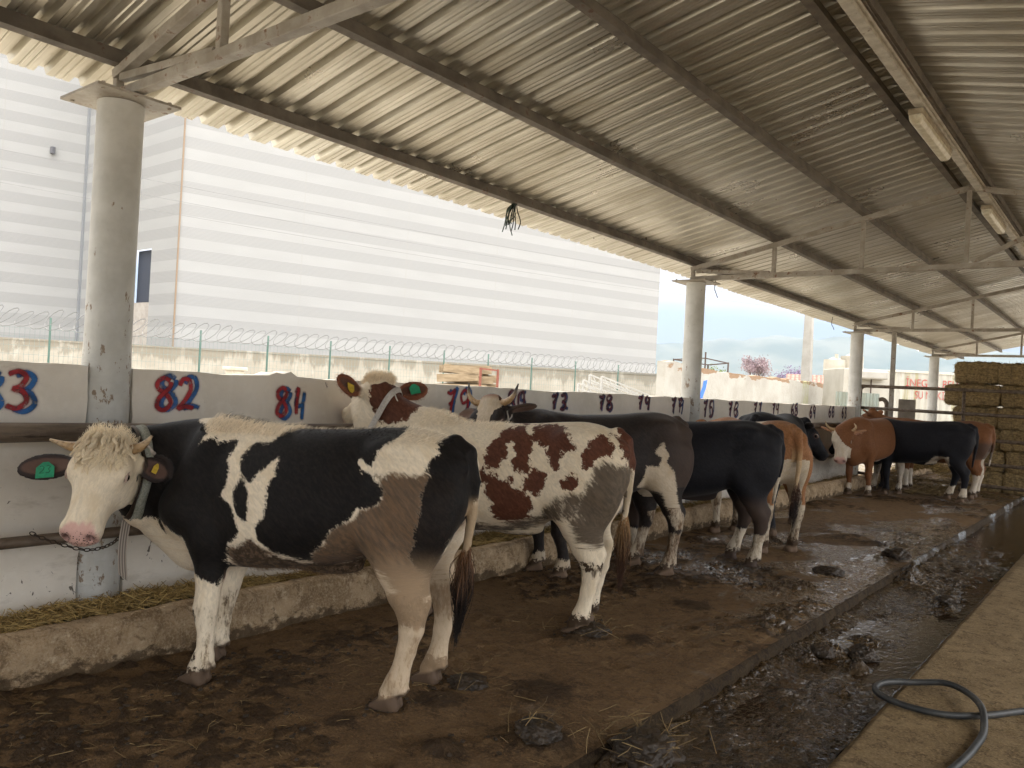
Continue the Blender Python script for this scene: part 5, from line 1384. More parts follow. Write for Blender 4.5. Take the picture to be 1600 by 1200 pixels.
for X, y, zc in ((-4.78, 0.6, 1.225), (-4.78, 6.2, 1.225), (-4.78, 13.0, 1.225), (-4.78, 0.4, 0.645), (-4.78, 6.4, 0.645), (-4.78, 13.2, 0.645)):
    mb = MB(); mb.bar((-4.90, y, zc), (-4.66, y, zc), 0.03, 0.03); tag(mb.build('rail_bracket', M_PIPE), 'short steel bracket holding a rail off the low wall', 'bracket', 'rail brackets on the low wall')
# chain on the lower rail
def chain_obj():
    path = tube_path([(-4.615, 1.78, 0.70), (-4.61, 1.84, 0.665), (-4.605, 1.95, 0.615), (-4.60, 2.07, 0.575), (-4.60, 2.18, 0.585), (-4.61, 2.26, 0.63), (-4.62, 2.33, 0.70), (-4.66, 2.37, 0.735)], 8)
    mb = MB(); d = 0.0; last = path[0]; k = 0
    acc = [path[0]]
    for p in path[1:]:
        if np.linalg.norm(p - acc[-1]) > 0.021: acc.append(p)
    for i in range(len(acc) - 1):
        a, b = acc[i], acc[i + 1]; t = _n(b - a); s = _n(np.cross(t, (0.3, 0.2, 1.0)) if i % 2 else np.cross(t, np.cross(t, (0.3, 0.2, 1.0)))); m = (a + b) / 2
        ring = [m + t * 0.017 * math.cos(q) + s * 0.0095 * math.sin(q) for q in np.linspace(0, 2 * PI, 11)]
        mb.tube(ring, 0.0032, 5)
    tag(mb.build('chain', M_CHAIN, None, True), 'rusty tether chain looped over the lower rail at left', 'chain')
M_CHAIN = simple_mat('chain_iron', (0.075, 0.055, 0.04), 0.5, 0.6)
chain_obj()
# ---- hose
M_HOSE = mat_mottle('grey_rubber_hose', (0.022, 0.023, 0.023), (0.048, 0.048, 0.046), 10, 0.5, 0, 0.2, 60, 0.002, (0.12, 0.095, 0.06), (0.6, 0.75), 18)
HP = [(-0.10, 5.75), (-0.296, 5.332), (-0.451, 5.111), (-0.597, 4.878), (-0.751, 4.732), (-0.928, 4.704), (-1.068, 4.76), (-1.134, 4.865), (-1.112, 5.015), (-0.988, 5.146), (-0.827, 5.173), (-0.701, 5.077), (-0.61, 4.865), (-0.569, 4.631), (-0.571, 4.399), (-0.595, 4.131), (-0.66, 3.75), (-0.78, 3.3)]
pts = tube_path([(x, y, 0.026 + (0.03 if 9 < i < 12 else 0) + (0.035 if i == 12 else 0)) for i, (x, y) in enumerate(HP)], 8)
mb = MB(); mb.tube(pts, 0.0175, 14); tag(mb.build('water_hose', M_HOSE, None, True), 'grey rubber hose looped on the walkway over the gutter edge', 'hose')
# ---- rope bundle and wire ends on the roof steel
M_ROPE = simple_mat('rope_green', (0.05, 0.075, 0.06), 0.8); M_ROPE2 = simple_mat('rope_black', (0.02, 0.02, 0.018), 0.8)
def rope_bundle():
    r2 = np.random.default_rng(5); root = tag(empty('rope_bundle', (-5.0, 6.2, 3.44)), 'tangle of green and black rope hanging from the eave purlin', 'rope')
    for nm, m, n in (('rope_strand', M_ROPE, 7), ('rope_strand', M_ROPE2, 6)):
        mb = MB()
        for i in range(n):
            a = r2.normal(0, 0.035, 2); l = 0.16 + 0.14 * r2.random()
            mb.tube(tube_path([(0, 0, 0.08), (0.0 + a[0] * 0.4, a[1] * 0.4, 0.0), (a[0], a[1] - 0.03, -l * 0.3), (a[0] * 1.4 + r2.normal(0, .015), a[1] * 1.3 + r2.normal(0, .015) - 0.03, -l * 0.7), (a[0] * 1.2 + r2.normal(0, .02), a[1] + r2.normal(0, .03) - 0.02, -l)], 5), 0.0055, 5)
        mb.build(nm, m, root, True)
rope_bundle()
for y, l, x, lb in ((11.2, 0.24, -5.1, 'thin wire end hanging from the eave just past the second truss'), (16.9, 0.2, -5.1, 'short wire end hanging from the eave before the third truss')):
    mb = MB(); mb.tube(tube_path([(x, y, 3.42), (x - 0.02, y + 0.02, 3.36 - l * 0.4), (x + 0.02, y - 0.02, 3.36 - l * 0.7), (x + 0.03, y + 0.03, 3.36 - l)], 5), 0.006, 5)
    tag(mb.build('hanging_wire', M_ROPE2, None, True), lb, 'wire')
# ---- steel gate fence across the far end
fence = tag(empty('pipe_fence', (-4.88, 18.4, 0)), 'rusty horizontal pipe fence closing the far end of the pen', 'fence')
def fp(name, pts, r, n=12):
    mb = MB(); mb.tube([(p[0] + 4.88, p[1] - 18.4, p[2]) for p in pts], r, n); return mb.build(name, M_PIPE, fence, True)
fp('rail', tube_path([(-4.88, 18.4, 0.0), (-4.88, 18.4, 1.0), (-4.88, 18.4, 1.92), (-4.86, 18.4, 2.02), (-4.76, 18.4, 2.065), (-4.4, 18.4, 2.065), (1.6, 18.4, 2.05)], 6), 0.034)
for z in (1.595, 1.09, 0.61, 0.18): fp('rail', [(-4.88, 18.4, z), (-1.8, 18.42, z - 0.02), (1.6, 18.4, z)], 0.036)
for X in (-2.9, 1.55): fp('post', [(X, 18.46, -0.05), (X, 18.46, 2.05)], 0.03)
fp('wire_tie', [(-2.9, 18.40, 1.50), (-2.9, 18.36, 1.66)], 0.012, 6)
mb = MB(); mb.box((-4.30, 18.6, 1.65), (0.085, 0.085, 3.2)); tag(mb.build('steel_post', M_STEEL, bevel=0.006), 'slim square steel post standing behind the far gate', 'post')
M_BOARD = mat_mottle('grey_board', (0.22, 0.19, 0.15), (0.31, 0.27, 0.22), 5, 0.8)
mb = MB(); mb.box((-4.06, 18.95, 0.95), (0.34, 0.05, 1.75)); tag(mb.build('board', M_BOARD, bevel=0.01), 'grey upright board leaning beside the slim steel post', 'board')
mb = MB(); mb.tube(tube_path([(-4.42, 18.75, 0.0), (-4.42, 18.75, 1.5), (-4.43, 18.75, 1.72), (-4.50, 18.75, 1.80), (-4.58, 18.75, 1.79)], 6), 0.045, 12); tag(mb.build('bent_pipe', M_PIPE, None, True), 'bent dark pipe end beside the slim steel post', 'pipe')
# ================================================================== BEYOND THE WALL
def cw(r, f): return np.array([0.783 * r - 0.621 * f, 0.62 * r + 0.784 * f])
M_YARD = mat_mottle('yard_ground', (0.42, 0.385, 0.32), (0.52, 0.48, 0.41), 0.6, 0.9, 0, 0.5, 12, 0.02, (0.16, 0.16, 0.09), (0.58, 0.7), 0.25)
o = mesh_from('ground', [(-5600, -5600, -0.16), (5600, -5600, -0.16), (5600, 5600, -0.16), (-5600, 5600, -0.16)], [(0, 1, 2, 3)], M_YARD); tag(o, kind='structure')
M_BOUNCE_CUT = mat_mottle('bounce_cut_ground', (0.20, 0.17, 0.13), (0.30, 0.26, 0.205), 0.9, 0.9, 0, 0.5, 12, 0.02)
o = mesh_from('bounce_cut_strip', [(-8.8, -40, -0.02), (-5.05, -40, -0.02), (-5.05, 80, -0.02), (-8.8, 80, -0.02)], [(0, 1, 2, 3)], M_BOUNCE_CUT); tag(o, kind='structure')  # added dark ground strip, cuts the light bounced up under the eave
o = mesh_from('yard', [(-60, -40, -0.03), (-5.05, -40, -0.03), (-5.05, 80, -0.03), (-60, 80, -0.03)], [(0, 1, 2, 3)], M_YARD); tag(o, kind='structure')
o = mesh_from('yard', [(-5.05, 34, -0.02), (40, 34, -0.02), (40, 80, -0.02), (-5.05, 80, -0.02)], [(0, 1, 2, 3)], M_YARD); tag(o, kind='structure')
M_PALE = mat_mottle('pale_yard', (0.26, 0.235, 0.195), (0.34, 0.31, 0.26), 0.6, 0.9)
o = mesh_from('yard', [(6, -40, -0.02), (60, -40, -0.02), (60, 34, -0.02), (6, 34, -0.02)], [(0, 1, 2, 3)], M_PALE); tag(o, kind='structure')

# ---- striped warehouse
def clad_mat():
    n = NT('striped_cladding'); p = n.geo(); s = n.sep(p)
    u = n.attr('run')
    ph = n.math('FRACT', n.math('DIVIDE', n.math('ADD', s[2], -10.67 + 10.7), 1.07))
    band = n.rng(ph, 0.495, 0.505)       # upper half plain white, lower half ribbed grey
    rib = n.math('SINE', n.math('MULTIPLY', s[2], 2 * PI / 0.062))
    ribn = n.math('SINE', n.math('ADD', n.math('MULTIPLY', u, 2 * PI / 0.5), n.math('MULTIPLY', s[2], 9)))
    g = n.mix(n.rng(rib, -0.7, 0.9), (0.252, 0.251, 0.245), (0.275, 0.274, 0.267))
    w = n.mix(n.rng(n.noise(n.mapping(p, (0.3, 0.3, 1)), 1.2, 3), 0.3, 0.7), (0.292, 0.291, 0.283), (0.308, 0.307, 0.299))
    c = n.mix(band, w, g)
    pan = n.math('FRACT', n.math('DIVIDE', u, 6.0))
    seam = n.math('MULTIPLY', n.rng(pan, 0.0, 0.014, 1, 0), 0.5)
    c = n.mix(seam, c, (0.28, 0.27, 0.25))
    edge = n.rng(n.math('ABSOLUTE', n.math('SUBTRACT', ph, 0.5)), 0.0, 0.03, 0.35, 0.0)
    c = n.mix(edge, c, (0.225, 0.222, 0.217))
    h = n.math('MULTIPLY', n.math('MULTIPLY', rib, band), 0.5)
    return n.done(c, 0.55, 0, n.bump(h, 0.4, 0.01), 0.3)
M_CLAD = clad_mat()
wh = tag(empty('warehouse', (-36.3, 19.7, 0)), 'huge white warehouse with grey horizontal stripes beyond the fence', 'warehouse')
def wpart(o): o.parent = wh; o.matrix_parent_inverse = Matrix.Translation((36.3, -19.7, 0)); return o
A, B, Rr = cw(-16.2, 38.0), cw(9.95, 55.9), cw(-24.3, 44.5)
Ld = (A - B) / np.linalg.norm(A - B); Lf = Rr + Ld * 40
inw = np.array([-1.0, 0.35]); inw /= np.linalg.norm(inw)
HT = 21.0
def clad(a, b, n=2, hole=None):
    a = np.array(a); b = np.array(b); L = np.linalg.norm(b - a)
    V, F, U = [], [], []
    def quad(u0, u1, z0, z1):
        k = len(V)
        for u, z in ((u0, z0), (u1, z0), (u1, z1), (u0, z1)):
            q = a + (b - a) * u / L; V.append((q[0], q[1], z)); U.append(u)
        F.append((k, k + 1, k + 2, k + 3))
    if hole is None: quad(0, L, 0, HT)
    else:
        u0, u1, z0, z1 = hole
        quad(0, u0, 0, HT); quad(u1, L, 0, HT); quad(u0, u1, 0, z0) if z0 > 0 else None; quad(u0, u1, z1, HT)
    o = wpart(mesh_from('cladding_wall', V, F, M_CLAD)); add_attr(o.data, 'run', 'FLOAT', U); return o
Lr = float(np.linalg.norm(Rr - A))
clad(A, B); clad(Rr, A, hole=(Lr - 4.35, Lr - 2.55, 0.0, 7.6)); clad(Lf, Rr); clad(B, B + np.array([-30, 12.0])); 
o = wpart(mesh_from('roof', [(*A, HT), (*B, HT), (*(B + np.array([-30, 12.0])), HT), (*(Rr + np.array([-30, 30.0])), HT), (*Lf, HT), (*Rr, HT)], [(0, 1, 2, 3, 4, 5)], M_CLAD))
M_DOOR = simple_mat('dark_shutter', (0.035, 0.042, 0.06), 0.5); M_BLOCK = mat_mottle('block_infill', (0.30, 0.27, 0.24), (0.38, 0.35, 0.31), 3, 0.85)
dv_ = (A - Rr) / Lr; nrm = np.array([-dv_[1], dv_[0]])
if nrm @ (np.array([0, 0]) - A) > 0: nrm = -nrm      # pointing into the building
def dq(name, u0, u1, z0, z1, m, off):
    P = [Rr + dv_ * u for u in (u0, u1)]
    V = [(*(P[0] + nrm * off), z0), (*(P[1] + nrm * off), z0), (*(P[1] + nrm * off), z1), (*(P[0] + nrm * off), z1)]
    return wpart(mesh_from(name, V, [(0, 1, 2, 3)], m))
dq('shutter_door', Lr - 4.35, Lr - 2.55, 4.95, 7.6, M_DOOR, 0.25); dq('block_infill', Lr - 4.35, Lr - 2.55, 0, 4.95, M_BLOCK, 0.12)
mb = MB(); mb.bar((*(A + np.array([0.03, -0.02])), 0), (*(A + np.array([0.03, -0.02])), HT), 0.06, 0.06, up=(0, 1, 0)); wpart(mb.build('corner_flashing', simple_mat('copper_trim', (0.24, 0.17, 0.11), 0.5)))
mb = MB(); mb.bar((*(Rr + np.array([0.06, -0.06])), 0), (*(Rr + np.array([0.06, -0.06])), HT), 0.12, 0.12, up=(0, 1, 0)); wpart(mb.build('drain_pipe', simple_mat('drain_grey', (0.22, 0.23, 0.24), 0.5)))
q = Rr + Ld * 1.6; mb = MB(); mb.box((q[0] + 0.15, q[1] - 0.15, 13.2), (0.22, 0.22, 0.40)); wpart(mb.build('wall_lamp', simple_mat('wall_lamp_grey', (0.10, 0.10, 0.11), 0.4), bevel=0.04))

# ---- stained concrete boundary wall
def bound_mat():
    n = NT('stained_concrete'); p = n.geo(); s = n.sep(p)
    a = n.noise(p, 0.8, 6, 0.6); dr = n.noise(n.mapping(p, (2.2, 2.2, 0.22)), 1.0, 5, 0.6)
    c = n.mix(n.rng(a, 0.3, 0.7), (0.27, 0.245, 0.20), (0.34, 0.315, 0.265))
    top = n.rng(s[2], 1.75, 2.45, 0.0, 0.26)
    c = n.mix(n.rng(n.math('ADD', dr, top), 0.60, 0.70, 0, 0.7), c, (0.17, 0.15, 0.115))
    c = n.mix(n.rng(n.noise(n.mapping(p, (1, 1, 0.5)), 2.5, 5, 0.65), 0.55, 0.65, 0, 0.45), c, (0.40, 0.38, 0.33))
    ln = n.math('FRACT', n.math('DIVIDE', s[2], 0.4)); c = n.mix(n.rng(ln, 0.0, 0.04, 0.35, 0.0), c, (0.2, 0.18, 0.15))
    return n.done(c, 0.85, 0, n.bump(n.noise(p, 20, 5), 0.4, 0.01), 0.2)
a, b = depth_pt = (cw(-30.5, 29.2), cw(6.55, 33.2))
dd = (b - a) / np.linalg.norm(b - a); pn = np.array([-dd[1], dd[0]])
mb = MB(); m_ = (a + b) / 2
mb.box((m_[0] + pn[0] * 0.1, m_[1] + pn[1] * 0.1, 1.22), (np.linalg.norm(b - a), 0.2, 2.50), rz=math.atan2(dd[1], dd[0]))
mb.box((m_[0] + pn[0] * 0.1, m_[1] + pn[1] * 0.1, 2.50), (np.linalg.norm(b - a) + 0.02, 0.26, 0.07), rz=math.atan2(dd[1], dd[0]))
tag(mb.build('boundary_wall', bound_mat()), 'rain stained concrete boundary wall in front of the striped warehouse', 'wall')

# ---- mesh fence with razor coil
M_GREEN = simple_mat('fence_green', (0.035, 0.085, 0.062), 0.5); M_WIRE = simple_mat('fence_wire', (0.16, 0.21, 0.20), 0.5, 0.2); M_RAZ = simple_mat('razor_wire', (0.13, 0.13, 0.125), 0.5, 0.3)
f0 = np.array([-19.99, 7.88]); fd = np.array([0.2656, 0.964])
FS = [-12.0, -9.9, -7.9, -6.0, -4.2, -2.8, -1.4, 0.0, 1.68, 3.37, 5.13, 6.93, 8.80, 10.69, 12.36, 14.14, 16.08, 18.14, 20.37]
fn_ = tag(empty('mesh_fence', (*f0, 0)), 'green post and mesh fence topped with a razor wire coil', 'fence')
for s_ in FS:
    mb = MB(); p = fd * s_; mb.tube([(p[0], p[1], -0.05), (p[0], p[1], 2.68)], 0.024, 8); mb.build('post', M_GREEN, fn_, True)
mb = MB()
for z in np.arange(0.2, 2.45, 0.20): mb.bar((*(fd * FS[0]), z), (*(fd * FS[-1]), z), 0.006, 0.006)
for s_ in np.arange(FS[0], FS[-1], 0.10): mb.bar((*(fd * s_), 0.1), (*(fd * s_), 2.42), 0.0045, 0.0045, up=(0, 1, 0))
mb.build('mesh_panel', M_WIRE, fn_)
mb = MB(); pts = []
tt = np.arange(0, (FS[-1] - FS[0]) / 0.30, 1 / 12)
r2 = np.random.default_rng(4); r3 = vnoise(tt * 0.7, tt * 0, 2.2)
for t, w in zip(tt, r3):
    a_ = t * 2 * PI; q = fd * (FS[0] + t * 0.30 + 0.26 * math.cos(a_)); R_ = 0.17 + 0.10 * w
    side = np.array([-fd[1], fd[0]]) * R_ * math.sin(a_)
    pts.append((q[0] + side[0] * 0.8, q[1] + side[1] * 0.8, 2.62 + R_ * math.sin(a_ + 0.9) + 0.04 * (w - .5)))
mb.tube(pts, 0.0085, 4); mb.build('razor_coil', M_RAZ, fn_)

# ---- overhead cables
for i, (z0, z1, y0) in enumerate(((9.75, 7.6, 0.0), (9.15, 7.25, 0.5), (8.65, 6.9, 1.0))):
    a = cw(-25, 26 + y0); b = cw(16, 44 + y0); P = []
    for t in np.linspace(0, 1, 30):
        q = a * (1 - t) + b * t; P.append((q[0], q[1], z0 * (1 - t) + z1 * t - 1.6 * t * (1 - t)))
    mb = MB(); mb.tube(P, 0.007, 5)
    tag(mb.build('overhead_cable', simple_mat('cable_dark', (0.20, 0.20, 0.20), 0.6)), ['highest of the thin cables crossing in front of the striped warehouse', 'middle of the thin cables crossing in front of the striped warehouse', 'lowest of the thin cables crossing in front of the striped warehouse'][i], 'cable', 'overhead cables')

# ---- whitewashed yard wall with broken brick top
def plaster_mat():
    n = NT('crumbling_plaster'); p = n.geo(); s = n.sep(p)
    a = n.noise(p, 0.9, 6, 0.65)
    c = n.mix(n.rng(a, 0.3, 0.7), (0.31, 0.29, 0.25), (0.39, 0.375, 0.335))
    br = n.rng(n.math('ADD', n.noise(n.mapping(p, (1, 0.35, 1)), 2.2, 5, 0.6), n.rng(s[2], 2.2, 2.64, -0.22, 0.16)), 0.58, 0.62)
    c = n.mix(br, c, n.mix(n.noise(p, 6, 4, 0.7), (0.20, 0.115, 0.065), (0.29, 0.21, 0.14)))
    gm = n.rng(n.math('ABSOLUTE', n.math('SUBTRACT', s[1], 36.4)), 0.25, 0.55, 1, 0)
    c = n.mix(n.math('MULTIPLY', gm, n.rng(n.noise(n.mapping(p, (3, 3, 0.6)), 2, 4), 0.35, 0.65)), c, (0.30, 0.31, 0.16))
    return n.done(c, 0.85, 0, n.bump(n.math('ADD', n.noise(p, 9, 5), n.math('MULTIPLY', br, -0.8)), 0.5, 0.03), 0.2)
pw = tag(empty('plaster_wall', (-12, 23, 0)), 'whitewashed wall with crumbling brick top and a blue paint stroke', 'wall')
ys = np.arange(22.95, 52, 0.12); tops = 2.62 + (fbm(ys * 1.4, ys * 0, 2.0, 5, 0.6) - 0.5) * 0.20; tops[:18] += 0.10
V, F = [], []
for y, t in zip(ys, tops): V += [(0, y - 23, -0.05), (0, y - 23, t), (-0.3, y - 23, t + 0.02), (-0.3, y - 23, -0.05)]
for i in range(len(ys) - 1):
    for k in range(3): F.append((i * 4 + k, (i + 1) * 4 + k, (i + 1) * 4 + k + 1, i * 4 + k + 1))
F += [(0, 1, 2, 3), tuple(len(V) - 4 + k for k in (3, 2, 1, 0))]
mesh_from('plaster_face', V, F, plaster_mat(), pw)
bl = tube_path([(0.008, 25.93 - 23, 2.22), (0.008, 25.86 - 23, 2.0), (0.008, 25.70 - 23, 1.75), (0.008, 25.52 - 23, 1.42)], 6)
V, F = [], []
for i, p in enumerate(bl):
    w = 0.16 * (1 - 0.25 * abs(i / len(bl) - .5)) * (0.9 + 0.2 * random.random()); V += [(p[0], p[1] - w, p[2]), (p[0], p[1] + w, p[2] + 0.05)]
for i in range(len(bl) - 1): F.append((2 * i, 2 * i + 1, 2 * i + 3, 2 * i + 2))
mesh_from('paint_stroke', V, F, simple_mat('bright_blue_paint', (0.035, 0.15, 0.62), 0.6), pw)

# ---- rusty frame, pole, trees, silo, roofs
M_RUST = simple_mat('rusty_bar', (0.075, 0.05, 0.04), 0.7)
fr = MB()
c1, c2, c3, c4 = [np.array(depth) for depth in ((-13.9, 27.2, 0), (-13.0, 28.0, 0), (-12.35, 28.6, 0), (-13.3, 28.9, 0))]
hz = [3.05, 3.16, 3.02, 2.95]
for c, z in zip((c1, c2, c3, c4), hz): fr.bar((c[0], c[1], 0), (c[0], c[1], z + (0.2 if c is c2 else 0)), 0.045, 0.045, up=(0, 1, 0))
for i in range(4):
    p, q = (c1, c2, c3, c4)[i], (c1, c2, c3, c4)[(i + 1) % 4]; fr.bar((p[0], p[1], hz[i] - 0.03), (q[0], q[1], hz[(i + 1) % 4] - 0.03), 0.04, 0.04)
tag(fr.build('rusty_scaffold', M_RUST), 'open rusty steel frame sticking up behind the crumbling wall', 'scaffold')
M_PCON = mat_mottle('pole_concrete', (0.28, 0.265, 0.235), (0.34, 0.325, 0.295), 2, 0.8, 0, 0.3, 20, 0.01)
mb = MB(); x, y = -13.32, 40.4
zs = np.linspace(0, 6.6, 12)
mb.add([(x + sx * (0.27 - 0.012 * z), y + sy * (0.22 - 0.012 * z), z) for z in (0, 6.6) for sx, sy in ((-1, -1), (1, -1), (1, 1), (-1, 1))], [(3, 2, 1, 0), (4, 5, 6, 7), (0, 1, 5, 4), (1, 2, 6, 5), (2, 3, 7, 6), (3, 0, 4, 7)])
tag(mb.build('concrete_pole', M_PCON, bevel=0.03), 'pale square concrete pole rising behind the crumbling wall', 'pole')

def leaf_mat(name, c1, c2, c3):
    n = NT(name); r = n.node('ShaderNodeNewGeometry').outputs['Random Per Island']
    c = n.mix(n.rng(r, 0.2, 0.8, smooth=False), c1, c2); c = n.mix(n.rng(n.noise(n.geo(), 1.2, 3), 0.5, 0.7), c, c3)
    return n.done(c, 0.7, 0, None, 0.2)
M_BARK = mat_mottle('bark', (0.10, 0.075, 0.06), (0.17, 0.135, 0.11), 6, 0.9)
def tree(loc, H, W, n, lm, label, seed, leaf=0.10):
    r2 = np.random.default_rng(seed); root = tag(empty('tree', (*loc, -0.1)), label, 'tree', 'trees beyond the walls')
    tk = MB(); tips = []
    tk.tube([(0, 0, 0), (0.03, 0.02, H * 0.2), (0, 0.05, H * 0.4)], [0.16, 0.13, 0.10], 8)
    for i in range(16):
        a = 2 * PI * i / 16 + r2.normal(0, .3); el = r2.uniform(0.2, 1.3); L = H * 0.5 * r2.uniform(.7, 1.05)
        e = np.array([math.cos(a) * math.cos(el) * W * 0.52, math.sin(a) * math.cos(el) * W * 0.52, H * 0.4 + H * 0.55 * math.sin(el)])
        s0 = np.array([0, 0.04, H * r2.uniform(.25, .4)]); mid = (s0 + e) / 2 + np.array([0, 0, H * 0.05])
        tk.tube([s0, mid, e], [0.06, 0.04, 0.012], 5); tips += [mid * 0.4 + e * 0.6, e]
        for j in range(5):
            e2 = e * 0.75 + mid * 0.25 + r2.normal(0, 0.20, 3) * np.array([W / 3, W / 3, H / 5]); tk.tube([mid * 0.5 + e * 0.5, e2], [0.02, 0.006], 4); tips.append(e2)
    tk.build('trunk', M_BARK, root, True)
    tips = np.array(tips); V = []; F = []
    for i in range(n):
        c = tips[r2.integers(len(tips))] + r2.normal(0, 0.17, 3) * np.array([W / 3, W / 3, H / 6]); s = leaf * r2.uniform(.6, 1.4)
        u = _n(r2.normal(0, 1, 3)); v = _n(np.cross(u, r2.normal(0, 1, 3))); k = len(V)
        V += [c - u * s * .5, c + v * s * .3, c + u * s * .5, c - v * s * .3]; F.append((k, k + 1, k + 2, k + 3))
    mesh_from('crown', V, F, lm, root); return root
M_BLOS = leaf_mat('pink_blossom', (0.25, 0.18, 0.20), (0.34, 0.27, 0.275), (0.20, 0.14, 0.155)); M_PURP = leaf_mat('purple_blossom', (0.17, 0.115, 0.21), (0.25, 0.18, 0.29), (0.14, 0.10, 0.17)); M_LEAF = leaf_mat('green_leaf', (0.10, 0.15, 0.05), (0.17, 0.22, 0.08), (0.07, 0.11, 0.04))
tree((-26.9, 68.0), 5.7, 4.2, 5200, M_BLOS, 'round pale pink blossoming tree behind the crumbling wall', 31, 0.13)
tree((-25.9, 75.0), 5.3, 3.6, 3000, M_PURP, 'purple blossoming tree beside the pale concrete pole', 32, 0.13)
tree((-21.1, 47.0), 3.75, 3.0, 3500, M_LEAF, 'low green tree behind the rusty frame', 33, 0.12)
M_SILO = mat_mottle('silo_paint', (0.33, 0.30, 0.24), (0.39, 0.36, 0.30), 0.5, 0.7)
sl = tag(empty('silo_block', (-44.5, 155.5, 0)), 'cream twin silos standing far away left of the third column', 'silo')
for dx, dy, h in ((-1.3, -0.9, 10.2), (1.2, 0.9, 11.0)):
    mb = MB(); mb.tube([(dx, dy, z) for z in (0, 3, 6, 9, h)], 2.0, 24)
    for z in np.arange(1.5, h, 1.5): mb.tube([(dx, dy, z - .06), (dx, dy, z + .06)], 2.06, 24)
    mb.tube([(dx, dy, h), (dx, dy, h + .5)], [1.3, 0.5], 16); mb.box((dx + .4, dy - .6, h + .6), (.5, .5, .9)); auto_smooth(mb.build('silo', M_SILO, sl), .6)
mb = MB(); mb.box((-4.6, -2.6, 3.0), (2.6, 2.6, 6.0)); mb.build('lift_house', M_SILO, sl)
def tile_mat():
    n = NT('roof_tiles'); p = n.coord(); s = n.sep(p)
    r = n.math('SINE', n.math('MULTIPLY', s[0], 2 * PI / 0.28)); c = n.mix(n.rng(n.noise(p, 5, 5, .7), .35, .65), (0.20, 0.085, 0.06), (0.36, 0.22, 0.17))
    c = n.mix(n.rng(r, 0.2, -.9, 0, .6), c, (0.09, 0.04, 0.03)); return n.done(c, .85, 0, n.bump(r, .6, .03))
hs_ = tag(empty('tiled_house', (-17.3, 57.5, 0), 0.32), 'low house with a red tiled roof behind the wall and pole', 'house')
mb = MB(); mb.box((0, 0, 1.5), (5.2, 5, 3.0)); mb.build('wall', M_SILO, hs_)
mb = MB(); mb.add([(-2.9, -2.9, 2.95), (2.9, -2.9, 2.95), (2.9, 0, 3.7), (-2.9, 0, 3.7), (-2.9, 2.9, 2.95), (2.9, 2.9, 2.95), (-2.9, -2.9, 2.85), (2.9, -2.9, 2.85), (2.9, 2.9, 2.85), (-2.9, 2.9, 2.85)], [(0, 1, 2, 3), (3, 2, 5, 4), (6, 7, 1, 0), (8, 9, 4, 5), (0, 3, 4, 9, 6), (1, 7, 8, 5, 2), (6, 9, 8, 7)]); mb.build('roof', tile_mat(), hs_)

# ---- white container with faded red lettering, cabin and tin sheet
def cont_mat():
    n = NT('streaked_container'); p = n.coord(); s = n.sep(p)
    c = n.mix(n.rng(n.noise(p, 1.2, 5), .3, .7), (0.36, 0.335, 0.28), (0.43, 0.41, 0.35))
    st = n.noise(n.mapping(p, (3.2, 3.2, 0.22)), 1.0, 5, .62)
    c = n.mix(n.rng(st, .52, .66, 0, .8), c, (0.26, 0.235, 0.11)); c = n.mix(n.rng(n.noise(n.mapping(p, (5, 5, .5), loc=(3, 1, 0)), 1, 5, .7), .60, .70, 0, .75), c, (0.17, 0.09, 0.045))
    r = n.math('SINE', n.math('MULTIPLY', s[0], 2 * PI / 0.3)); c = n.mix(n.rng(r, .1, -.95, 0, .25), c, (0.22, 0.21, 0.17))
    return n.done(c, .6, 0, n.bump(r, .6, .03))
ca, cb = np.array([-8.45, 36.6]), np.array([-3.6, 40.5]); cd = (cb - ca) / np.linalg.norm(cb - ca)
ct = tag(empty('container', (*ca, 0), math.atan2(cd[1], cd[0])), 'white rust streaked container with faded red lettering behind the far column', 'container')
Lc = float(np.linalg.norm(cb - ca)); mb = MB(); mb.box((Lc / 2, 1.2, 1.66), (Lc, 2.4, 3.22)); mb.build('shell', cont_mat(), ct, bevel=0.02)
mb = MB(); mb.box((Lc / 2, -0.012, 3.22), (Lc + .04, .06, .10)); mb.box((Lc / 2, -0.012, 0.12), (Lc + .04, .06, .16)); mb.box((0.03, -0.012, 1.66), (.09, .06, 3.1)); mb.build('frame_rail', simple_mat('container_frame', (0.5, 0.46, 0.38), .6), ct)
M_LET = mat_mottle('faded_red_letters', (0.34, 0.05, 0.04), (0.40, 0.17, 0.14), 6, 0.7)
def lettering(txt, x, z, size, w):
    cu = bpy.data.curves.new('lettering', 'FONT'); cu.body = txt; cu.size = size; cu.align_x = 'LEFT'; cu.extrude = 0.002
    o = bpy.data.objects.new('lettering', cu); COL.objects.link(o)
    bpy.context.view_layer.update(); dg = bpy.context.evaluated_depsgraph_get(); me = bpy.data.meshes.new_from_object(o.evaluated_get(dg)); bpy.data.objects.remove(o)
    me.materials.clear(); me.materials.append(M_LET)
    wd = max(v.co.x for v in me.vertices); t = bpy.data.objects.new('lettering', me); link(t, ct); t.location = (x, -0.03, z); t.rotation_euler = (PI / 2, 0, 0); t.scale = (w / wd, 1, 1)
lettering('\u0130NEG\u00d6L BELED\u0130YES\u0130', 0.55, 2.60, 0.46, 3.55); lettering('SU NAK\u0130L ARACI', 0.95, 2.10, 0.46, 2.45)
ka, kb = np.array([-10.1, 35.4]), np.array([-8.5, 36.6]); kd = (kb - ka) / np.linalg.norm(kb - ka)
kn = tag(empty('white_cabin', (*ka, 0), math.atan2(kd[1], kd[0])), 'small white cabin with a boxy awning left of the lettered container', 'cabin')
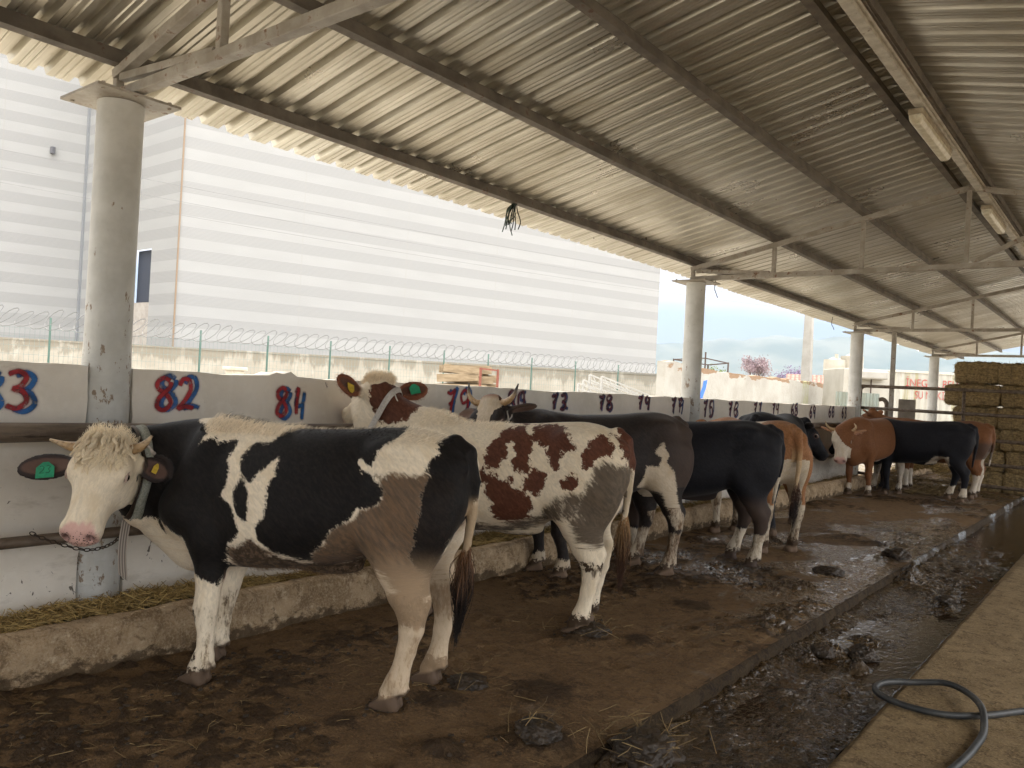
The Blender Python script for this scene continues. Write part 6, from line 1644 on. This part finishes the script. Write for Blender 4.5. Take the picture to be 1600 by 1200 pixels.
mb = MB(); mb.box((0.98, 1.2, 1.62), (1.96, 2.4, 3.24)); mb.build('wall', mat_mottle('cabin_paint', (0.36, 0.335, 0.28), (0.42, 0.395, 0.34), 1.5, .7), kn, bevel=0.03)
mb = MB(); mb.box((1.05, -0.26, 2.98), (1.25, .5, .34)); mb.build('awning', mat_mottle('awning_paint', (0.32, 0.30, 0.26), (0.38, 0.36, 0.32), 3, .6), kn, bevel=0.06)
mb = MB(); mb.tube([(1.12, -.1, 0.1), (1.12, -.1, 2.8)], 0.03, 8); mb.build('down_pipe', M_RUST, kn, True)
def tin_mat():
    n = NT('pale_green_tin'); p = n.coord(); r = n.math('SINE', n.math('MULTIPLY', n.sep(p)[0], 2 * PI / .12))
    c = n.mix(n.rng(n.noise(n.mapping(p, (4, 4, .5)), 1, 5, .6), .4, .65), (0.28, 0.32, 0.28), (0.22, 0.23, 0.175)); return n.done(c, .6, 0, n.bump(r, .7, .02))
q = cw(12.3, 27.4); mb = MB(); mb.box((0, 0, 1.05), (1.5, 0.05, 2.1)); o = mb.build('tin_sheet', tin_mat()); o.location = (q[0] - .35, q[1] - .3, 0); o.rotation_euler = (0, 0, 0.7); tag(o, 'pale green corrugated tin sheet standing below the white cabin', 'tin sheet')

# ---- junk in the yard
M_TIMB = mat_mottle('rough_timber', (0.20, 0.145, 0.085), (0.30, 0.23, 0.145), 4, .8, stretch=(1, 1, 4))
r2 = np.random.default_rng(12)
pile = MB(); c = cw(-0.95, 17.0); di = cw(1, 0.12); di = di / np.linalg.norm(di); dn_ = np.array([-di[1], di[0]])
for lev in range(11):
    for k in range(5):
        z = 0.09 + lev * 0.185; L = 1.0 + r2.normal(0, .12); off = r2.normal(0, .10); t = (k - 2) * .13
        p = c + dn_ * t + di * off; a_ = p - di * L / 2; b_ = p + di * L / 2; pile.bar((*a_, z + r2.normal(0, .02)), (*b_, z + r2.normal(0, .035)), .09, .16)
tag(pile.build('timber_pile', M_TIMB), 'stack of rough timber planks behind the low wall', 'timber')
gt = MB(); g0 = cw(-0.62, 15.5); gd = cw(.86, .15); gd = gd / np.linalg.norm(gd)
for s_ in (0, .34): p = g0 + gd * s_; gt.bar((*p, 0), (*p, 1.98 - .05 * s_), .035, .035, up=(0, 1, 0))
for z in (1.0, 1.96): gt.bar((*g0, z), (*(g0 + gd * .34), z - .02), .03, .03)
tag(gt.build('red_gate', simple_mat('red_oxide', (0.22, 0.07, 0.045), .6)), 'narrow red painted steel gate in front of the timber pile', 'gate')
M_GALV = simple_mat('pale_steel', (0.45, 0.44, 0.41), .5, .2)
tp_ = MB(); s0 = cw(1.35, 16.5); sd_ = cw(.95, .1); sd_ = sd_ / np.linalg.norm(sd_); sn = np.array([-sd_[1], sd_[0]])
for k, (h0, h1, L, of) in enumerate(((1.98, 1.55, 1.25, .25), (1.86, 1.5, 1.1, .1), (1.95, 1.62, 1.0, .45), (1.78, 1.5, 1.3, -.05))):
    a_ = s0 + sd_ * of - sn * .12 * k; b_ = a_ + sd_ * L
    for dz in (0, -.11): tp_.bar((*a_, h0 + dz), (*b_, h1 + dz), .03, .03)
    for t in np.linspace(.05, .95, 9): p = a_ * (1 - t) + b_ * t; tp_.bar((*p, h0 * (1 - t) + h1 * t), (*(p + sd_ * .06), h0 * (1 - t) + h1 * t - .11), .016, .016)
    tp_.bar((*a_, 0), (*a_, h0), .04, .04, up=(0, 1, 0)); tp_.bar((*b_, 0), (*b_, h1), .04, .04, up=(0, 1, 0))
tag(tp_.build('girder_heap', M_GALV), 'heap of pale lattice girders leaning behind the low wall', 'girders')
mb = MB(); p = cw(-5.55, 16.0); mb.box((p[0], p[1], .82), (.26, .26, 1.72)); mb.box((p[0], p[1], 1.71), (.36, .36, .07)); tag(mb.build('stone_pier', mat_mottle('pier_stone', (0.40, 0.36, 0.29), (0.5, 0.46, 0.38), 5, .85), bevel=.015), 'short square stone pier peeking over the low wall near number 82', 'pier')

# ---- hills far away
def hills():
    az = np.radians(np.linspace(60, 175, 240)); V, F = [], []
    prof = 300 + 130 * (fbm(az * 5, az * 0, 1.0, 4) - .3) + 60 * np.exp(-((np.degrees(az) - 108) / 7)**2)
    R0, R1 = 3400, 4600
    for i, a_ in enumerate(az):
        for j, t in enumerate(np.linspace(0, 1, 14)):
            R_ = R0 + (R1 - R0) * t; z = prof[i] * smst(np.array([t]), 0, 1)[0] * (0.86 + .28 * fbm(np.array([a_ * 26]), np.array([t * 4]), 3.0, 4)[0]) - 4
            V.append((R_ * math.cos(a_), R_ * math.sin(a_), z))
    for i in range(len(az) - 1):
        for j in range(13): F.append((i * 14 + j, (i + 1) * 14 + j, (i + 1) * 14 + j + 1, i * 14 + j + 1))
    tag(mesh_from('hills', V, F, mat_mottle('hill_forest', (0.05, 0.07, 0.04), (0.10, 0.11, 0.07), .004, .9, 0, .0), None, True), kind='structure')
hills()
# ================================================================== STRAW, BALES, SMALL THINGS
def straw_mat(name, c1, c2):
    n = NT(name); r = n.node('ShaderNodeNewGeometry').outputs['Random Per Island']
    return n.done(n.mix(r, c1, c2), .7, 0, None, .25)
M_STRAW = straw_mat('straw', (0.16, 0.105, 0.038), (0.52, 0.37, 0.145)); M_STRAWD = straw_mat('dirty_straw', (0.085, 0.056, 0.026), (0.30, 0.21, 0.095))
def blades(P, L, up, r2, w=0.0022, bend=.25):
    """thin three-sided stalks; one mesh island each"""
    V, F = [], []
    for p, l in zip(P, L):
        a = r2.uniform(0, 2 * PI); el = r2.normal(0, up); d = np.array([math.cos(a) * math.cos(el), math.sin(a) * math.cos(el), math.sin(el)])
        sd = _n(np.cross(d, (0, 0, 1) if abs(d[2]) < .9 else (1, 0, 0))); u = np.cross(sd, d); k = len(V); b = r2.normal(0, bend) * l
        for t in (-.5, 0, .5):
            c = p + d * l * t + sd * b * (t * t - .1) + u * abs(b) * .4 * (.1 - t * t)
            V += [c + sd * w, c - sd * w * .5 + u * w * .9, c - sd * w * .5 - u * w * .9]
        for i in (0, 1):
            for j in range(3): F.append((k + i * 3 + j, k + i * 3 + (j + 1) % 3, k + (i + 1) * 3 + (j + 1) % 3, k + (i + 1) * 3 + j))
    return V, F
r2 = np.random.default_rng(21)
# hay in the manger: a low uneven mound of stalks
def mound(x, y):
    h = 0.11 + .10 * smst(fbm(y * .8, y * 0, 3.0, 3), .3, .7) + .05 * (fbm(x * 9, y * 9, 1.0, 3) - .5)
    return (h * np.clip((x + 4.90) / .02, 0, 1) * (1 - .4 * np.clip((-4.62 - x) / .25, 0, 1))) * np.where(y < 6.0, 1, .75) + .06
sheet('hay_mound', -4.885, -4.455, -1.5, 17.9, .03, .03, lambda X, Y: mound(X, Y) - .01, M_STRAWD, 'stuff')
n = 15000; Y = np.concatenate([r2.uniform(.6, 6.0, int(n * .8)), r2.uniform(6, 17, int(n * .2))]); X = r2.uniform(-4.88, -4.44, n)
P = np.stack([X, Y, mound(X, Y) + r2.uniform(-.005, .03, n)], 1); L = r2.uniform(.05, .17, n)
V, F = blades(P, L, .28, r2); tag(mesh_from('hay', V, F, M_STRAW), kind='stuff')
# stray straw and chaff on the floor
n = 1500; X = r2.uniform(-4.2, -1.95, n); Y = .9 + 12 * r2.random(n)**1.5; keep = fbm(X * 1.2, Y * 1.2, 8.0, 3) > .44
P = np.stack([X, Y, plat_z(X, Y) + .006], 1)[keep]; L = r2.uniform(.02, .12, len(P)) * (0.6 + .6 * r2.random(len(P)))
V, F = blades(P, L, .10, r2, .0014); n2 = 130; X = r2.uniform(-1.0, .2, n2); Y = r2.uniform(3, 8, n2); P = np.stack([X, Y, walk_z(X, Y) + .004], 1)
v2, f2 = blades(P, r2.uniform(.015, .06, n2), .08, r2, .0013); k = len(V)
tag(mesh_from('loose_straw', V + v2, F + [tuple(i + k for i in f) for f in f2], M_STRAWD), kind='stuff')
# dung crumbs
def crumbs():
    V, F = [], []
    ico = bmesh.new(); bmesh.ops.create_icosphere(ico, subdivisions=1, radius=1.0); iv = np.array([v.co[:] for v in ico.verts]); fi = [[v.index for v in f.verts] for f in ico.faces]; ico.free()
    n = 2600; X = r2.uniform(-3.9, -1.94, n); Y = 1.4 + 9.5 * r2.random(n)**1.4; keep = fbm(X * 1.1, Y * 1.1, 5.0, 3) > .48
    X, Y = X[keep], Y[keep]; Z = plat_z(X, Y)
    xg = r2.uniform(-1.86, -1.10, 900); yg = 2.9 + 7 * r2.random(900)**1.3; kg = fbm(xg * 1.5, yg * .8, 7.0, 3) > .47; xg, yg = xg[kg], yg[kg]
    xh = np.concatenate([hx + r2.normal(0, .075, 70) for hx, hy in HOOFS[:16]]); yh = np.concatenate([hy + r2.normal(0, .075, 70) for hx, hy in HOOFS[:16]]); X = np.concatenate([X, xh]); Y = np.concatenate([Y, yh]); Z = np.concatenate([Z, plat_z(xh, yh)])
    X = np.concatenate([X, xg]); Y = np.concatenate([Y, yg]); Z = np.concatenate([Z, gut_z(xg, yg)])
    for x, y, z in zip(X, Y, Z):
        s = .004 + .012 * r2.random()**3; q = iv * s * r2.uniform(.6, 1.3, (len(iv), 1)) * np.array([1, 1, .6]) + (x, y, z + s * .2); k = len(V); V += q.tolist(); F += [[i + k for i in f] for f in fi]
    tag(mesh_from('dung_crumbs', V, F, M_CRUMB), kind='stuff')
M_CRUMB = mat_mottle('dung', (0.022, 0.014, 0.008), (0.050, 0.033, 0.019), 30, .6, 0, .8, 90, .006)
crumbs()
# dung pats and clods that can be told apart
def pat(x, y, r, h, zf, label, seed, straw=0):
    r3 = np.random.default_rng(seed); bm = bmesh.new(); bmesh.ops.create_icosphere(bm, subdivisions=5, radius=1.0)
    co = np.array([v.co[:] for v in bm.verts]); nz = fbm(co[:, 0] * 2.2 + seed, co[:, 1] * 2.2, co[:, 2] * 2.2, 5, .6); n2 = fbm(co[:, 0] * 7 + seed, co[:, 1] * 7, co[:, 2] * 7, 3)
    k = .55 + .75 * nz + .25 * (n2 - .5)
    for v, s in zip(bm.verts, k): v.co = Vector((v.co.x * r * s, v.co.y * r * s, v.co.z * h * s * (1 if v.co.z > 0 else .3)))
    me = bpy.data.meshes.new('dung_clod'); bm.to_mesh(me); bm.free(); me.polygons.foreach_set('use_smooth', np.ones(len(me.polygons), bool)); me.materials.append(M_CRUMBW)
    o = link(bpy.data.objects.new('dung_clod', me)); o.location = (x, y, float(zf(np.array([x]), np.array([y]))[0]) + h * .15); tag(o, label, 'dung', 'dung clods on the floor')
    if straw:
        P = np.stack([r3.normal(0, r * .7, straw), r3.normal(0, r * .7, straw), np.abs(r3.normal(0, h * .5, straw)) + h * .4], 1); V, F = blades(P, r3.uniform(.05, .16, straw), .45, r3, .0018); mesh_from('straw', V, F, M_STRAWD, o)['kind'] = 'stuff'
M_CRUMBW = mat_mottle('wet_dung', (0.020, 0.013, 0.007), (0.042, 0.027, 0.015), 14, .42, 0, .9, 60, .008)
pat(-2.10, 2.98, .11, .075, plat_z, 'dark dung clod near the platform edge at the very front', 3, 25)
pat(-1.72, 3.28, .17, .10, gut_z, 'strawy dung heap in the gutter at the front below the platform edge', 4, 60)
pat(-2.82, 3.30, .12, .04, plat_z, 'flat dung pat beside the far hind hoof of the black and white cow', 5, 8)
pat(-2.83, 4.52, .14, .05, plat_z, 'crumbly dung around the hind hooves of the red patched cow', 6, 25)
pat(-1.66, 5.66, .085, .065, gut_z, 'single rounded dung clod in the shining part of the gutter', 7)
pat(-1.45, 5.85, .10, .085, gut_z, 'larger lumpy dung clod beside the rounded one in the gutter', 8, 4)
pat(-2.32, 8.0, .15, .06, plat_z, 'dark dung pat on the platform beside the shining wet patch', 9)
pat(-2.02, 9.3, .16, .09, plat_z, 'dung heap spilling over the platform edge halfway down the shed', 10, 5)
pat(-1.30, 7.9, .10, .04, gut_z, 'small dung clod in the brown puddle of the gutter', 11)

# ---- straw bales
def bale_mat():
    n = NT('straw_bale'); p = n.coord()
    s1 = n.noise(n.mapping(p, (5, 60, 60)), 1, 5, .7); s2 = n.noise(p, 26, 6, .72)
    f = n.math('ADD', n.math('MULTIPLY', s1, .5), n.math('MULTIPLY', s2, .5))
    c = n.mix(n.rng(f, .36, .62), (0.105, 0.072, 0.034), (0.37, 0.265, 0.125)); c = n.mix(n.rng(s2, .6, .72), c, (0.42, 0.31, 0.15))
    return n.done(c, .85, 0, n.bump(f, .9, .02), .2)
M_BALE = bale_mat(); M_TWINE = simple_mat('bale_twine', (0.16, 0.12, 0.06), .8)
def bale_proto(L, D, H, seed):
    r3 = np.random.default_rng(seed); bm = bmesh.new(); bmesh.ops.create_cube(bm, size=1.0); bmesh.ops.subdivide_edges(bm, edges=bm.edges[:], cuts=22, use_grid_fill=True)
    co = np.array([v.co[:] for v in bm.verts]) * 2
    q = np.sign(co) * (1 - (1 - np.abs(co))) ; r_ = (np.abs(co)**7.5).sum(1)**(1 / 7.5); co = co / r_[:, None]
    P = co * np.array([L, D, H]) / 2
    nz = fbm(P[:, 0] * 9 + seed, P[:, 1] * 9, P[:, 2] * 9, 4, .6) - .5; n2 = fbm(P[:, 0] * 34, P[:, 1] * 34 + seed, P[:, 2] * 34, 3, .6) - .5
    cinch = -.018 * (np.exp(-((P[:, 0] - L * .22) / .03)**2) + np.exp(-((P[:, 0] + L * .22) / .03)**2))
    d = P / (np.linalg.norm(P, axis=1)[:, None]); P = P + d * (nz * .075 + n2 * .035 + cinch)[:, None]
    for v, c in zip(bm.verts, P): v.co = Vector(c)
    # bristling straw ends
    me = bpy.data.meshes.new('bale'); bm.to_mesh(me); bm.free()
    V = [tuple(v.co) for v in me.vertices]; F = [tuple(p.vertices) for p in me.polygons]
    ids = r3.integers(0, len(P), 520); v2, f2 = blades(P[ids] + d[ids] * .006, r3.uniform(.03, .11, 520), .7, r3, .0022, .3); k = len(V)
    o = mesh_from('straw_bale', V + v2, F + [tuple(i + k for i in f) for f in f2], M_BALE)
    for s in (-1, 1):
        mb = MB(); x = s * L * .22; y, z = D / 2 - .005, H / 2 - .005
        mb.tube([(x, -y, -z), (x, -y - .004, 0), (x, -y, z), (x, 0, z + .005), (x, y, z), (x, y, -z), (x, 0, -z), (x, -y, -z)], .004, 5); mb.build('twine', M_TWINE, o, True)
    return o
PA = bale_proto(.86, .52, .465, 1); PB = bale_proto(.90, .52, .465, 2); PCc = bale_proto(1.04, .52, .455, 3)
BAL = [(0, -2.82, 19.55, 2.46, .06, 'bale on the top row of the stack, left of the two'), (1, -1.98, 19.5, 2.44, -.05, 'bale on the top row of the stack, right one cut by the frame'),
       (2, -2.88, 19.45, 1.98, .0, 'long bale jutting out left on the second row from the top'), (1, -1.92, 19.5, 1.98, .03, 'bale on the second row from the top, right of the jutting one'),
       (0, -2.80, 19.55, 1.52, -.04, 'bale under the jutting one, third row from the top'), (1, -1.95, 19.5, 1.52, .02, 'bale at the right of the third row from the top'),
       (1, -2.78, 19.55, 1.07, .03, 'bale at the left of the fourth row, behind the middle rail'), (0, -1.92, 19.5, 1.07, -.02, 'bale at the right of the fourth row, behind the middle rail'),
       (2, -2.75, 19.5, .62, -.02, 'bale at the left of the fifth row, behind the brown cow'), (1, -1.78, 19.5, .62, .02, 'bale at the right of the fifth row behind the lower rails'),
       (1, -2.70, 19.5, .20, .0, 'bale at the left of the bottom row on the ground'), (0, -1.85, 19.5, .20, .02, 'bale at the right of the bottom row on the ground'),
       (0, -1.08, 19.5, .20, .0, None), (1, -1.0, 19.5, .66, .0, None), (0, -1.05, 19.5, 1.1, .0, None), (1, -1.0, 19.55, 1.54, .0, None)]
used = set()
for k, x, y, z, rz, lb in BAL:
    if lb is None: continue
    src = (PA, PB, PCc)[k]
    o = src if k not in used else copy_tree(src)
    used.add(k); o.location = (x, y, z); o.rotation_euler = (0, 0, rz); tag(o, 'brown straw ' + lb, 'straw bale', 'straw bales stacked behind the far gate')
# loose straw heap by the bales
n = 2600; X = r2.normal(-3.9, .5, n); Y = r2.normal(19.4, .35, n); Z = np.abs(r2.normal(0, .12, n)) + .02 + .35 * np.exp(-((X + 3.7) / .5)**2)
V, F = blades(np.stack([X, Y, Z], 1), r2.uniform(.08, .22, n), .3, r2, .004); tag(mesh_from('straw_litter', V, F, M_STRAW), kind='stuff')
n = 1500; X = r2.uniform(-4.2, -2.9, n); Y = r2.uniform(16.8, 18.3, n); V, F = blades(np.stack([X, Y, X * 0 + .03 + .25 * r2.random(n) * np.exp(-((Y - 18) / .4)**2)], 1), r2.uniform(.06, .2, n), .25, r2, .0035); tag(mesh_from('straw_litter', V, F, M_STRAWD), kind='stuff')

# ================================================================== COLLARS
from mathutils.bvhtree import BVHTree
def neck_at(sp, I, t):
    ne = I['g']['H'](.055, -.145, 0); n0 = np.array([.60, 0, 1.03]); ct = n0 + np.array([.34, 0, .06]) * sp.get('necklen', 1.0) + (ne - n0) * .12
    return n0 * (1 - t)**2 + ct * 2 * t * (1 - t) + ne * t * t, 2 * (1 - t) * (ct - n0) + 2 * t * (ne - ct)
def body_bvh(key):
    root, I, me = HERD[key]; co = I['co']; return BVHTree.FromPolygons(co.tolist(), [tuple(p.vertices) for p in me.polygons])
def strap(key, bvh, center, axis, width, mat, name='collar', n=56, off=.006, a0=0, a1=2 * PI, thick=.003, tilt=0.0):
    root, I, me = HERD[key]; ax = _n(axis); u = _n(np.cross(ax, (0, 0, 1))); v = np.cross(u, ax); v = v if v[2] > 0 else -v
    full = abs(a1 - a0 - 2 * PI) < 1e-3; V = []; D = []
    for k in range(n + (0 if full else 1)):
        a = a0 + (a1 - a0) * k / n; d = u * math.cos(a) + v * math.sin(a); row = []
        for s in (-.5, .5):
            c = np.array(center) + ax * width * s
            h = bvh.ray_cast(Vector(c), Vector(d), .4)
            row.append(np.linalg.norm(np.array(h[0]) - c) if h[0] is not None else .15)
        D.append(row)
    D = np.array(D); m = len(D)
    for it in range(4): D = (np.roll(D, 1, 0) + D * 2 + np.roll(D, -1, 0)) / 4 if full else D
    D = np.maximum(D, D.mean(1, keepdims=True) - .01)
    P = []
    for k in range(m):
        a = a0 + (a1 - a0) * k / n; d = u * math.cos(a) + v * math.sin(a)
        for s, q in ((-.5, 0), (.5, 1)):
            c = np.array(center) + ax * width * s; V.append(c + d * (D[k, q] + off)); V.append(c + d * (D[k, q] + off + thick))
        P.append(np.array(center) + d * (D[k].mean() + off + thick))
    F = []
    for k in range(m if full else m - 1):
        k2 = (k + 1) % m
        for a_, b_ in ((0, 2), (2, 3), (3, 1), (1, 0)): F.append((k * 4 + a_, k * 4 + b_, k2 * 4 + b_, k2 * 4 + a_))
    return mesh_from(name, V, F, mat, root, True), np.array(P), D
def strap_mat(name, c1, c2):
    n = NT(name); p = n.attr('Position', 'Vector'); p = n.coord()
    w = n.noise(p, 120, 3, .6); c = n.mix(n.rng(w, .35, .65), c1, c2); return n.done(c, .75, 0, n.bump(w, .4, .002), .2)
M_STRAP = strap_mat('webbing_grey_green', (0.22, 0.225, 0.18), (0.34, 0.34, 0.285)); M_STRAPW = strap_mat('webbing_white', (0.42, 0.38, 0.33), (0.56, 0.52, 0.47))
if 'c1' in HERD:
    root, I, me = HERD['c1']; bv = body_bvh('c1'); g = I['g']; H = g['H']
    cen, axis = neck_at(SPECS[0], I, .74)
    c_, P, D = strap('c1', bv, cen, axis, .045, M_STRAP, off=.012)
    c2_, P2, D2 = strap('c1', bv, cen + _n(axis) * .034, axis, .016, M_CHAIN, 'neck_chain', off=.012, thick=.008)
    low = P[np.argmax(P @ np.array([.755, .656, 0]) * .9 - P[:, 2])]
    # loose end hanging straight down, striped webbing
    V, F = [], []; wd = np.array(I['g']['c']) * .0; sx = _n(np.array([0.25, -.6, 0]))
    sx = np.array([.755, .656, 0])
    for i, t in enumerate(np.linspace(0, 1, 12)):
        p = low + sx * .005 + np.array([.0, .006, .01 - .31 * t]) + np.array([.008, .01, 0]) * math.sin(t * 3)
        cut = 0.02 * (t > .98)
        for s in (-1, 1):
            for th in (0, .003): V.append(p + sx * .022 * s + np.cross(sx, (0, 0, 1)) * th + np.array([0, 0, cut * s]))
    for i in range(11):
        for a_, b_ in ((0, 2), (2, 3), (3, 1), (1, 0)): F.append((i * 4 + a_, i * 4 + b_, (i + 1) * 4 + b_, (i + 1) * 4 + a_))
    F += [(0, 1, 3, 2), (44, 46, 47, 45)]
    nt = NT('striped_webbing'); u_at = nt.attr('across'); st = nt.math('SINE', nt.math('MULTIPLY', u_at, 2 * PI * 3.5)); ms = nt.done(nt.mix(nt.rng(st, -.3, .5), (0.13, 0.105, 0.085), (0.36, 0.31, 0.26)), .8)
    o = mesh_from('strap_end', V, F, ms, c_); add_attr(o.data, 'across', 'FLOAT', [0 if (k % 4) < 2 else 1 for k in range(len(V))])
    er = H(-.03, -.06, .16); mb = MB(); kk = np.array([-0.10, .10, -.0])
    b0 = er + np.array([-.02, .03, 0]); mb.tube(tube_path([b0, b0 + kk * .6 + np.array([0, 0, .01]), b0 + kk * 1.25, b0 + kk * 1.75 + np.array([0, 0, -.008])], 5), [.007] * 15 + [.011], 7); mb.build('rope_end', simple_mat('rope_hemp', (0.26, 0.22, 0.18), .85), c_, True)
if 'c2' in HERD:
    root, I, me = HERD['c2']; bv = body_bvh('c2'); H = I['g']['H']
    cen, axis = neck_at(SPECS[1], I, .74)
    axis = axis + np.array([.0, 0, -.35]); c_, P, D = strap('c2', bv, cen, axis, .042, M_STRAPW, off=.010)
    top = P[np.argmax(P[:, 2])]; mb = MB()
    for s, dx in ((1, .03), (1, .05)):
        i0 = np.argmax(P[:, 2] + P[:, 1] * .6); p = P[i0]; mb.tube(tube_path([p, p + np.array([-.03, .02, -.05]), p + np.array([-.05 - dx * .3, .015, -.12]), p + np.array([-.05, .0, -.2])], 5), .005, 6)
    mb.build('rope_end', simple_mat('rope_white', (0.5, 0.46, 0.4), .85), c_, True)
if 'c3' in HERD:
    root, I, me = HERD['c3']; H = I['g']['H']; mb = MB()
    for k in range(3):
        mb.tube(tube_path([H(.06, -.03, .14), H(.10 + .01 * k, -.05, .152 + .006 * k), H(.16, -.09 - .01 * k, .15), H(.22, -.13, .14)], 5), .006, 6)
    mb.tube(tube_path([H(.06, -.03, .14), H(.03, -.05, .15), H(.05, -.10, .15), H(.10, -.08, .152)], 5), .006, 6)
    mb.build('halter_rope', simple_mat('rope_pale', (0.42, 0.38, 0.33), .85), root, True)
# ================================================================== SKY AND SUN
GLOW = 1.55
SUN_EL, SUN_AZ = 71.0, 150.0       # direction towards the sun: azimuth measured from +X
w = bpy.data.worlds.new('World'); scene.world = w; w.use_nodes = True
t = w.node_tree; t.nodes.clear()
out = t.nodes.new('ShaderNodeOutputWorld'); bg = t.nodes.new('ShaderNodeBackground'); t.links.new(bg.outputs[0], out.inputs[0])
sky = t.nodes.new('ShaderNodeTexSky'); sky.sky_type = 'NISHITA'; sky.sun_disc = False
sky.sun_elevation = math.radians(SUN_EL); sky.sun_rotation = math.radians(90 - SUN_AZ); sky.dust_density = 1.0; sky.air_density = 1.0
tc = t.nodes.new('ShaderNodeTexCoord'); mp = t.nodes.new('ShaderNodeMapping'); mp.inputs['Scale'].default_value = (1.0, 1.0, 3.2)
t.links.new(tc.outputs['Generated'], mp.inputs[0])
nz = t.nodes.new('ShaderNodeTexNoise'); nz.inputs['Scale'].default_value = 2.4; nz.inputs['Detail'].default_value = 7; nz.inputs['Roughness'].default_value = 0.55; nz.inputs['Distortion'].default_value = 0.4
t.links.new(mp.outputs[0], nz.inputs['Vector'])
sp = t.nodes.new('ShaderNodeSeparateXYZ'); t.links.new(tc.outputs['Generated'], sp.inputs[0])
el = t.nodes.new('ShaderNodeMapRange'); el.interpolation_type = 'SMOOTHSTEP'; t.links.new(sp.outputs[2], el.inputs[0])
for i, v in enumerate((0.05, 0.16, -0.42, 0.32)): el.inputs[i + 1].default_value = v
ad = t.nodes.new('ShaderNodeMath'); ad.operation = 'ADD'; t.links.new(nz.outputs['Fac'], ad.inputs[0]); t.links.new(el.outputs[0], ad.inputs[1])
cm = t.nodes.new('ShaderNodeMapRange'); cm.interpolation_type = 'SMOOTHSTEP'; t.links.new(ad.outputs[0], cm.inputs[0])
for i, v in enumerate((0.40, 0.66, 0.0, 0.95)): cm.inputs[i + 1].default_value = v
cc = t.nodes.new('ShaderNodeMix'); cc.data_type = 'RGBA'; t.links.new(nz.outputs['Fac'], cc.inputs[0]); cc.inputs[6].default_value = (9.9, 9.6, 9.2, 1); cc.inputs[7].default_value = (6.8, 6.7, 6.6, 1)
mx = t.nodes.new('ShaderNodeMix'); mx.data_type = 'RGBA'; t.links.new(cm.outputs[0], mx.inputs[0]); t.links.new(sky.outputs[0], mx.inputs[6]); t.links.new(cc.outputs[2], mx.inputs[7])
# sky boosted toward the unseen +X side, added to light the shed interior
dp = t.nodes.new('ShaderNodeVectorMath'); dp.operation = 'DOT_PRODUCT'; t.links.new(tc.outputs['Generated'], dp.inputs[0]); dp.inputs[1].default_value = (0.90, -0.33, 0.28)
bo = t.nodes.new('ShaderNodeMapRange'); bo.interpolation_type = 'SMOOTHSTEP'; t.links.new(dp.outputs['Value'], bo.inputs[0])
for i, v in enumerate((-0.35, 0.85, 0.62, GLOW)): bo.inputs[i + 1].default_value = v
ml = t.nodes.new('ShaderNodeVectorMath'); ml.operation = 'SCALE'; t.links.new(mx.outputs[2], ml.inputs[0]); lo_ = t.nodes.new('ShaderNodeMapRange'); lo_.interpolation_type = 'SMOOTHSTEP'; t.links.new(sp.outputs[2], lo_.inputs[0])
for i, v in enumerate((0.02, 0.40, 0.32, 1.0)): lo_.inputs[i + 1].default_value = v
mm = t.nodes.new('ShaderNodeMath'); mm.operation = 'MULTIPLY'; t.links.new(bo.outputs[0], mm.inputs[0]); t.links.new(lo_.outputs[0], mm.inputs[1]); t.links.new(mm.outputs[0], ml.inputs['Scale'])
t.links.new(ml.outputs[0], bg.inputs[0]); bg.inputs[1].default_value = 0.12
sl_ = bpy.data.lights.new('sun', 'SUN'); sl_.energy = 1.5; sl_.angle = math.radians(11); sl_.color = (1.0, 0.95, 0.86)
so = bpy.data.objects.new('sun', sl_); COL.objects.link(so)
dvec = Vector((math.cos(math.radians(SUN_EL)) * math.cos(math.radians(SUN_AZ)), math.cos(math.radians(SUN_EL)) * math.sin(math.radians(SUN_AZ)), math.sin(math.radians(SUN_EL))))
so.rotation_euler = dvec.to_track_quat('Z', 'Y').to_euler(); so.location = (10, -10, 20)
scene.view_settings.view_transform = 'Standard'; scene.view_settings.look = 'None'; scene.view_settings.gamma = 1.0; scene.view_settings.exposure = 1.97
scene.render.engine = 'CYCLES'; scene.cycles.max_bounces = 10; scene.cycles.diffuse_bounces = 5; scene.cycles.glossy_bounces = 4; scene.cycles.transparent_max_bounces = 12
scene.cycles.use_denoising = True

# ---- the air between the yard and the hills
def haze():
    n = NT('air'); n.t.nodes.remove(n.p)
    v = n.node('ShaderNodeVolumePrincipled'); v.inputs['Color'].default_value = (0.60, 0.72, 1.0, 1); v.inputs['Density'].default_value = 0.00009; v.inputs['Anisotropy'].default_value = 0.1
    n.t.links.new(v.outputs[0], n.out.inputs['Volume'])
    mb = MB(); mb.box((0, 0, 319), (11400, 11400, 642)); o = mb.build('haze', n.m); tag(o, kind='stuff')
haze()
scene.cycles.volume_bounces = 0
# ------------------------------------------------------------------ camera
cam = bpy.data.cameras.new('camera'); camo = bpy.data.objects.new('camera', cam); COL.objects.link(camo)
cam.sensor_fit = 'HORIZONTAL'; cam.sensor_width = 36.0; cam.lens = 1251.0 / 1600.0 * 36.0
cam.clip_start = 0.05; cam.clip_end = 20000
rx, dn, fw = Vector((0.783, 0.62, 0.053)), Vector((0.037, 0.038, -0.999)), Vector((-0.621, 0.784, 0.006))
fw.normalize(); rx = (rx - fw * rx.dot(fw)).normalized(); up = rx.cross(fw)
camo.matrix_world = Matrix(((rx.x, up.x, -fw.x, 0.0), (rx.y, up.y, -fw.y, 0.0), (rx.z, up.z, -fw.z, 1.6), (0, 0, 0, 1)))
scene.camera = camo
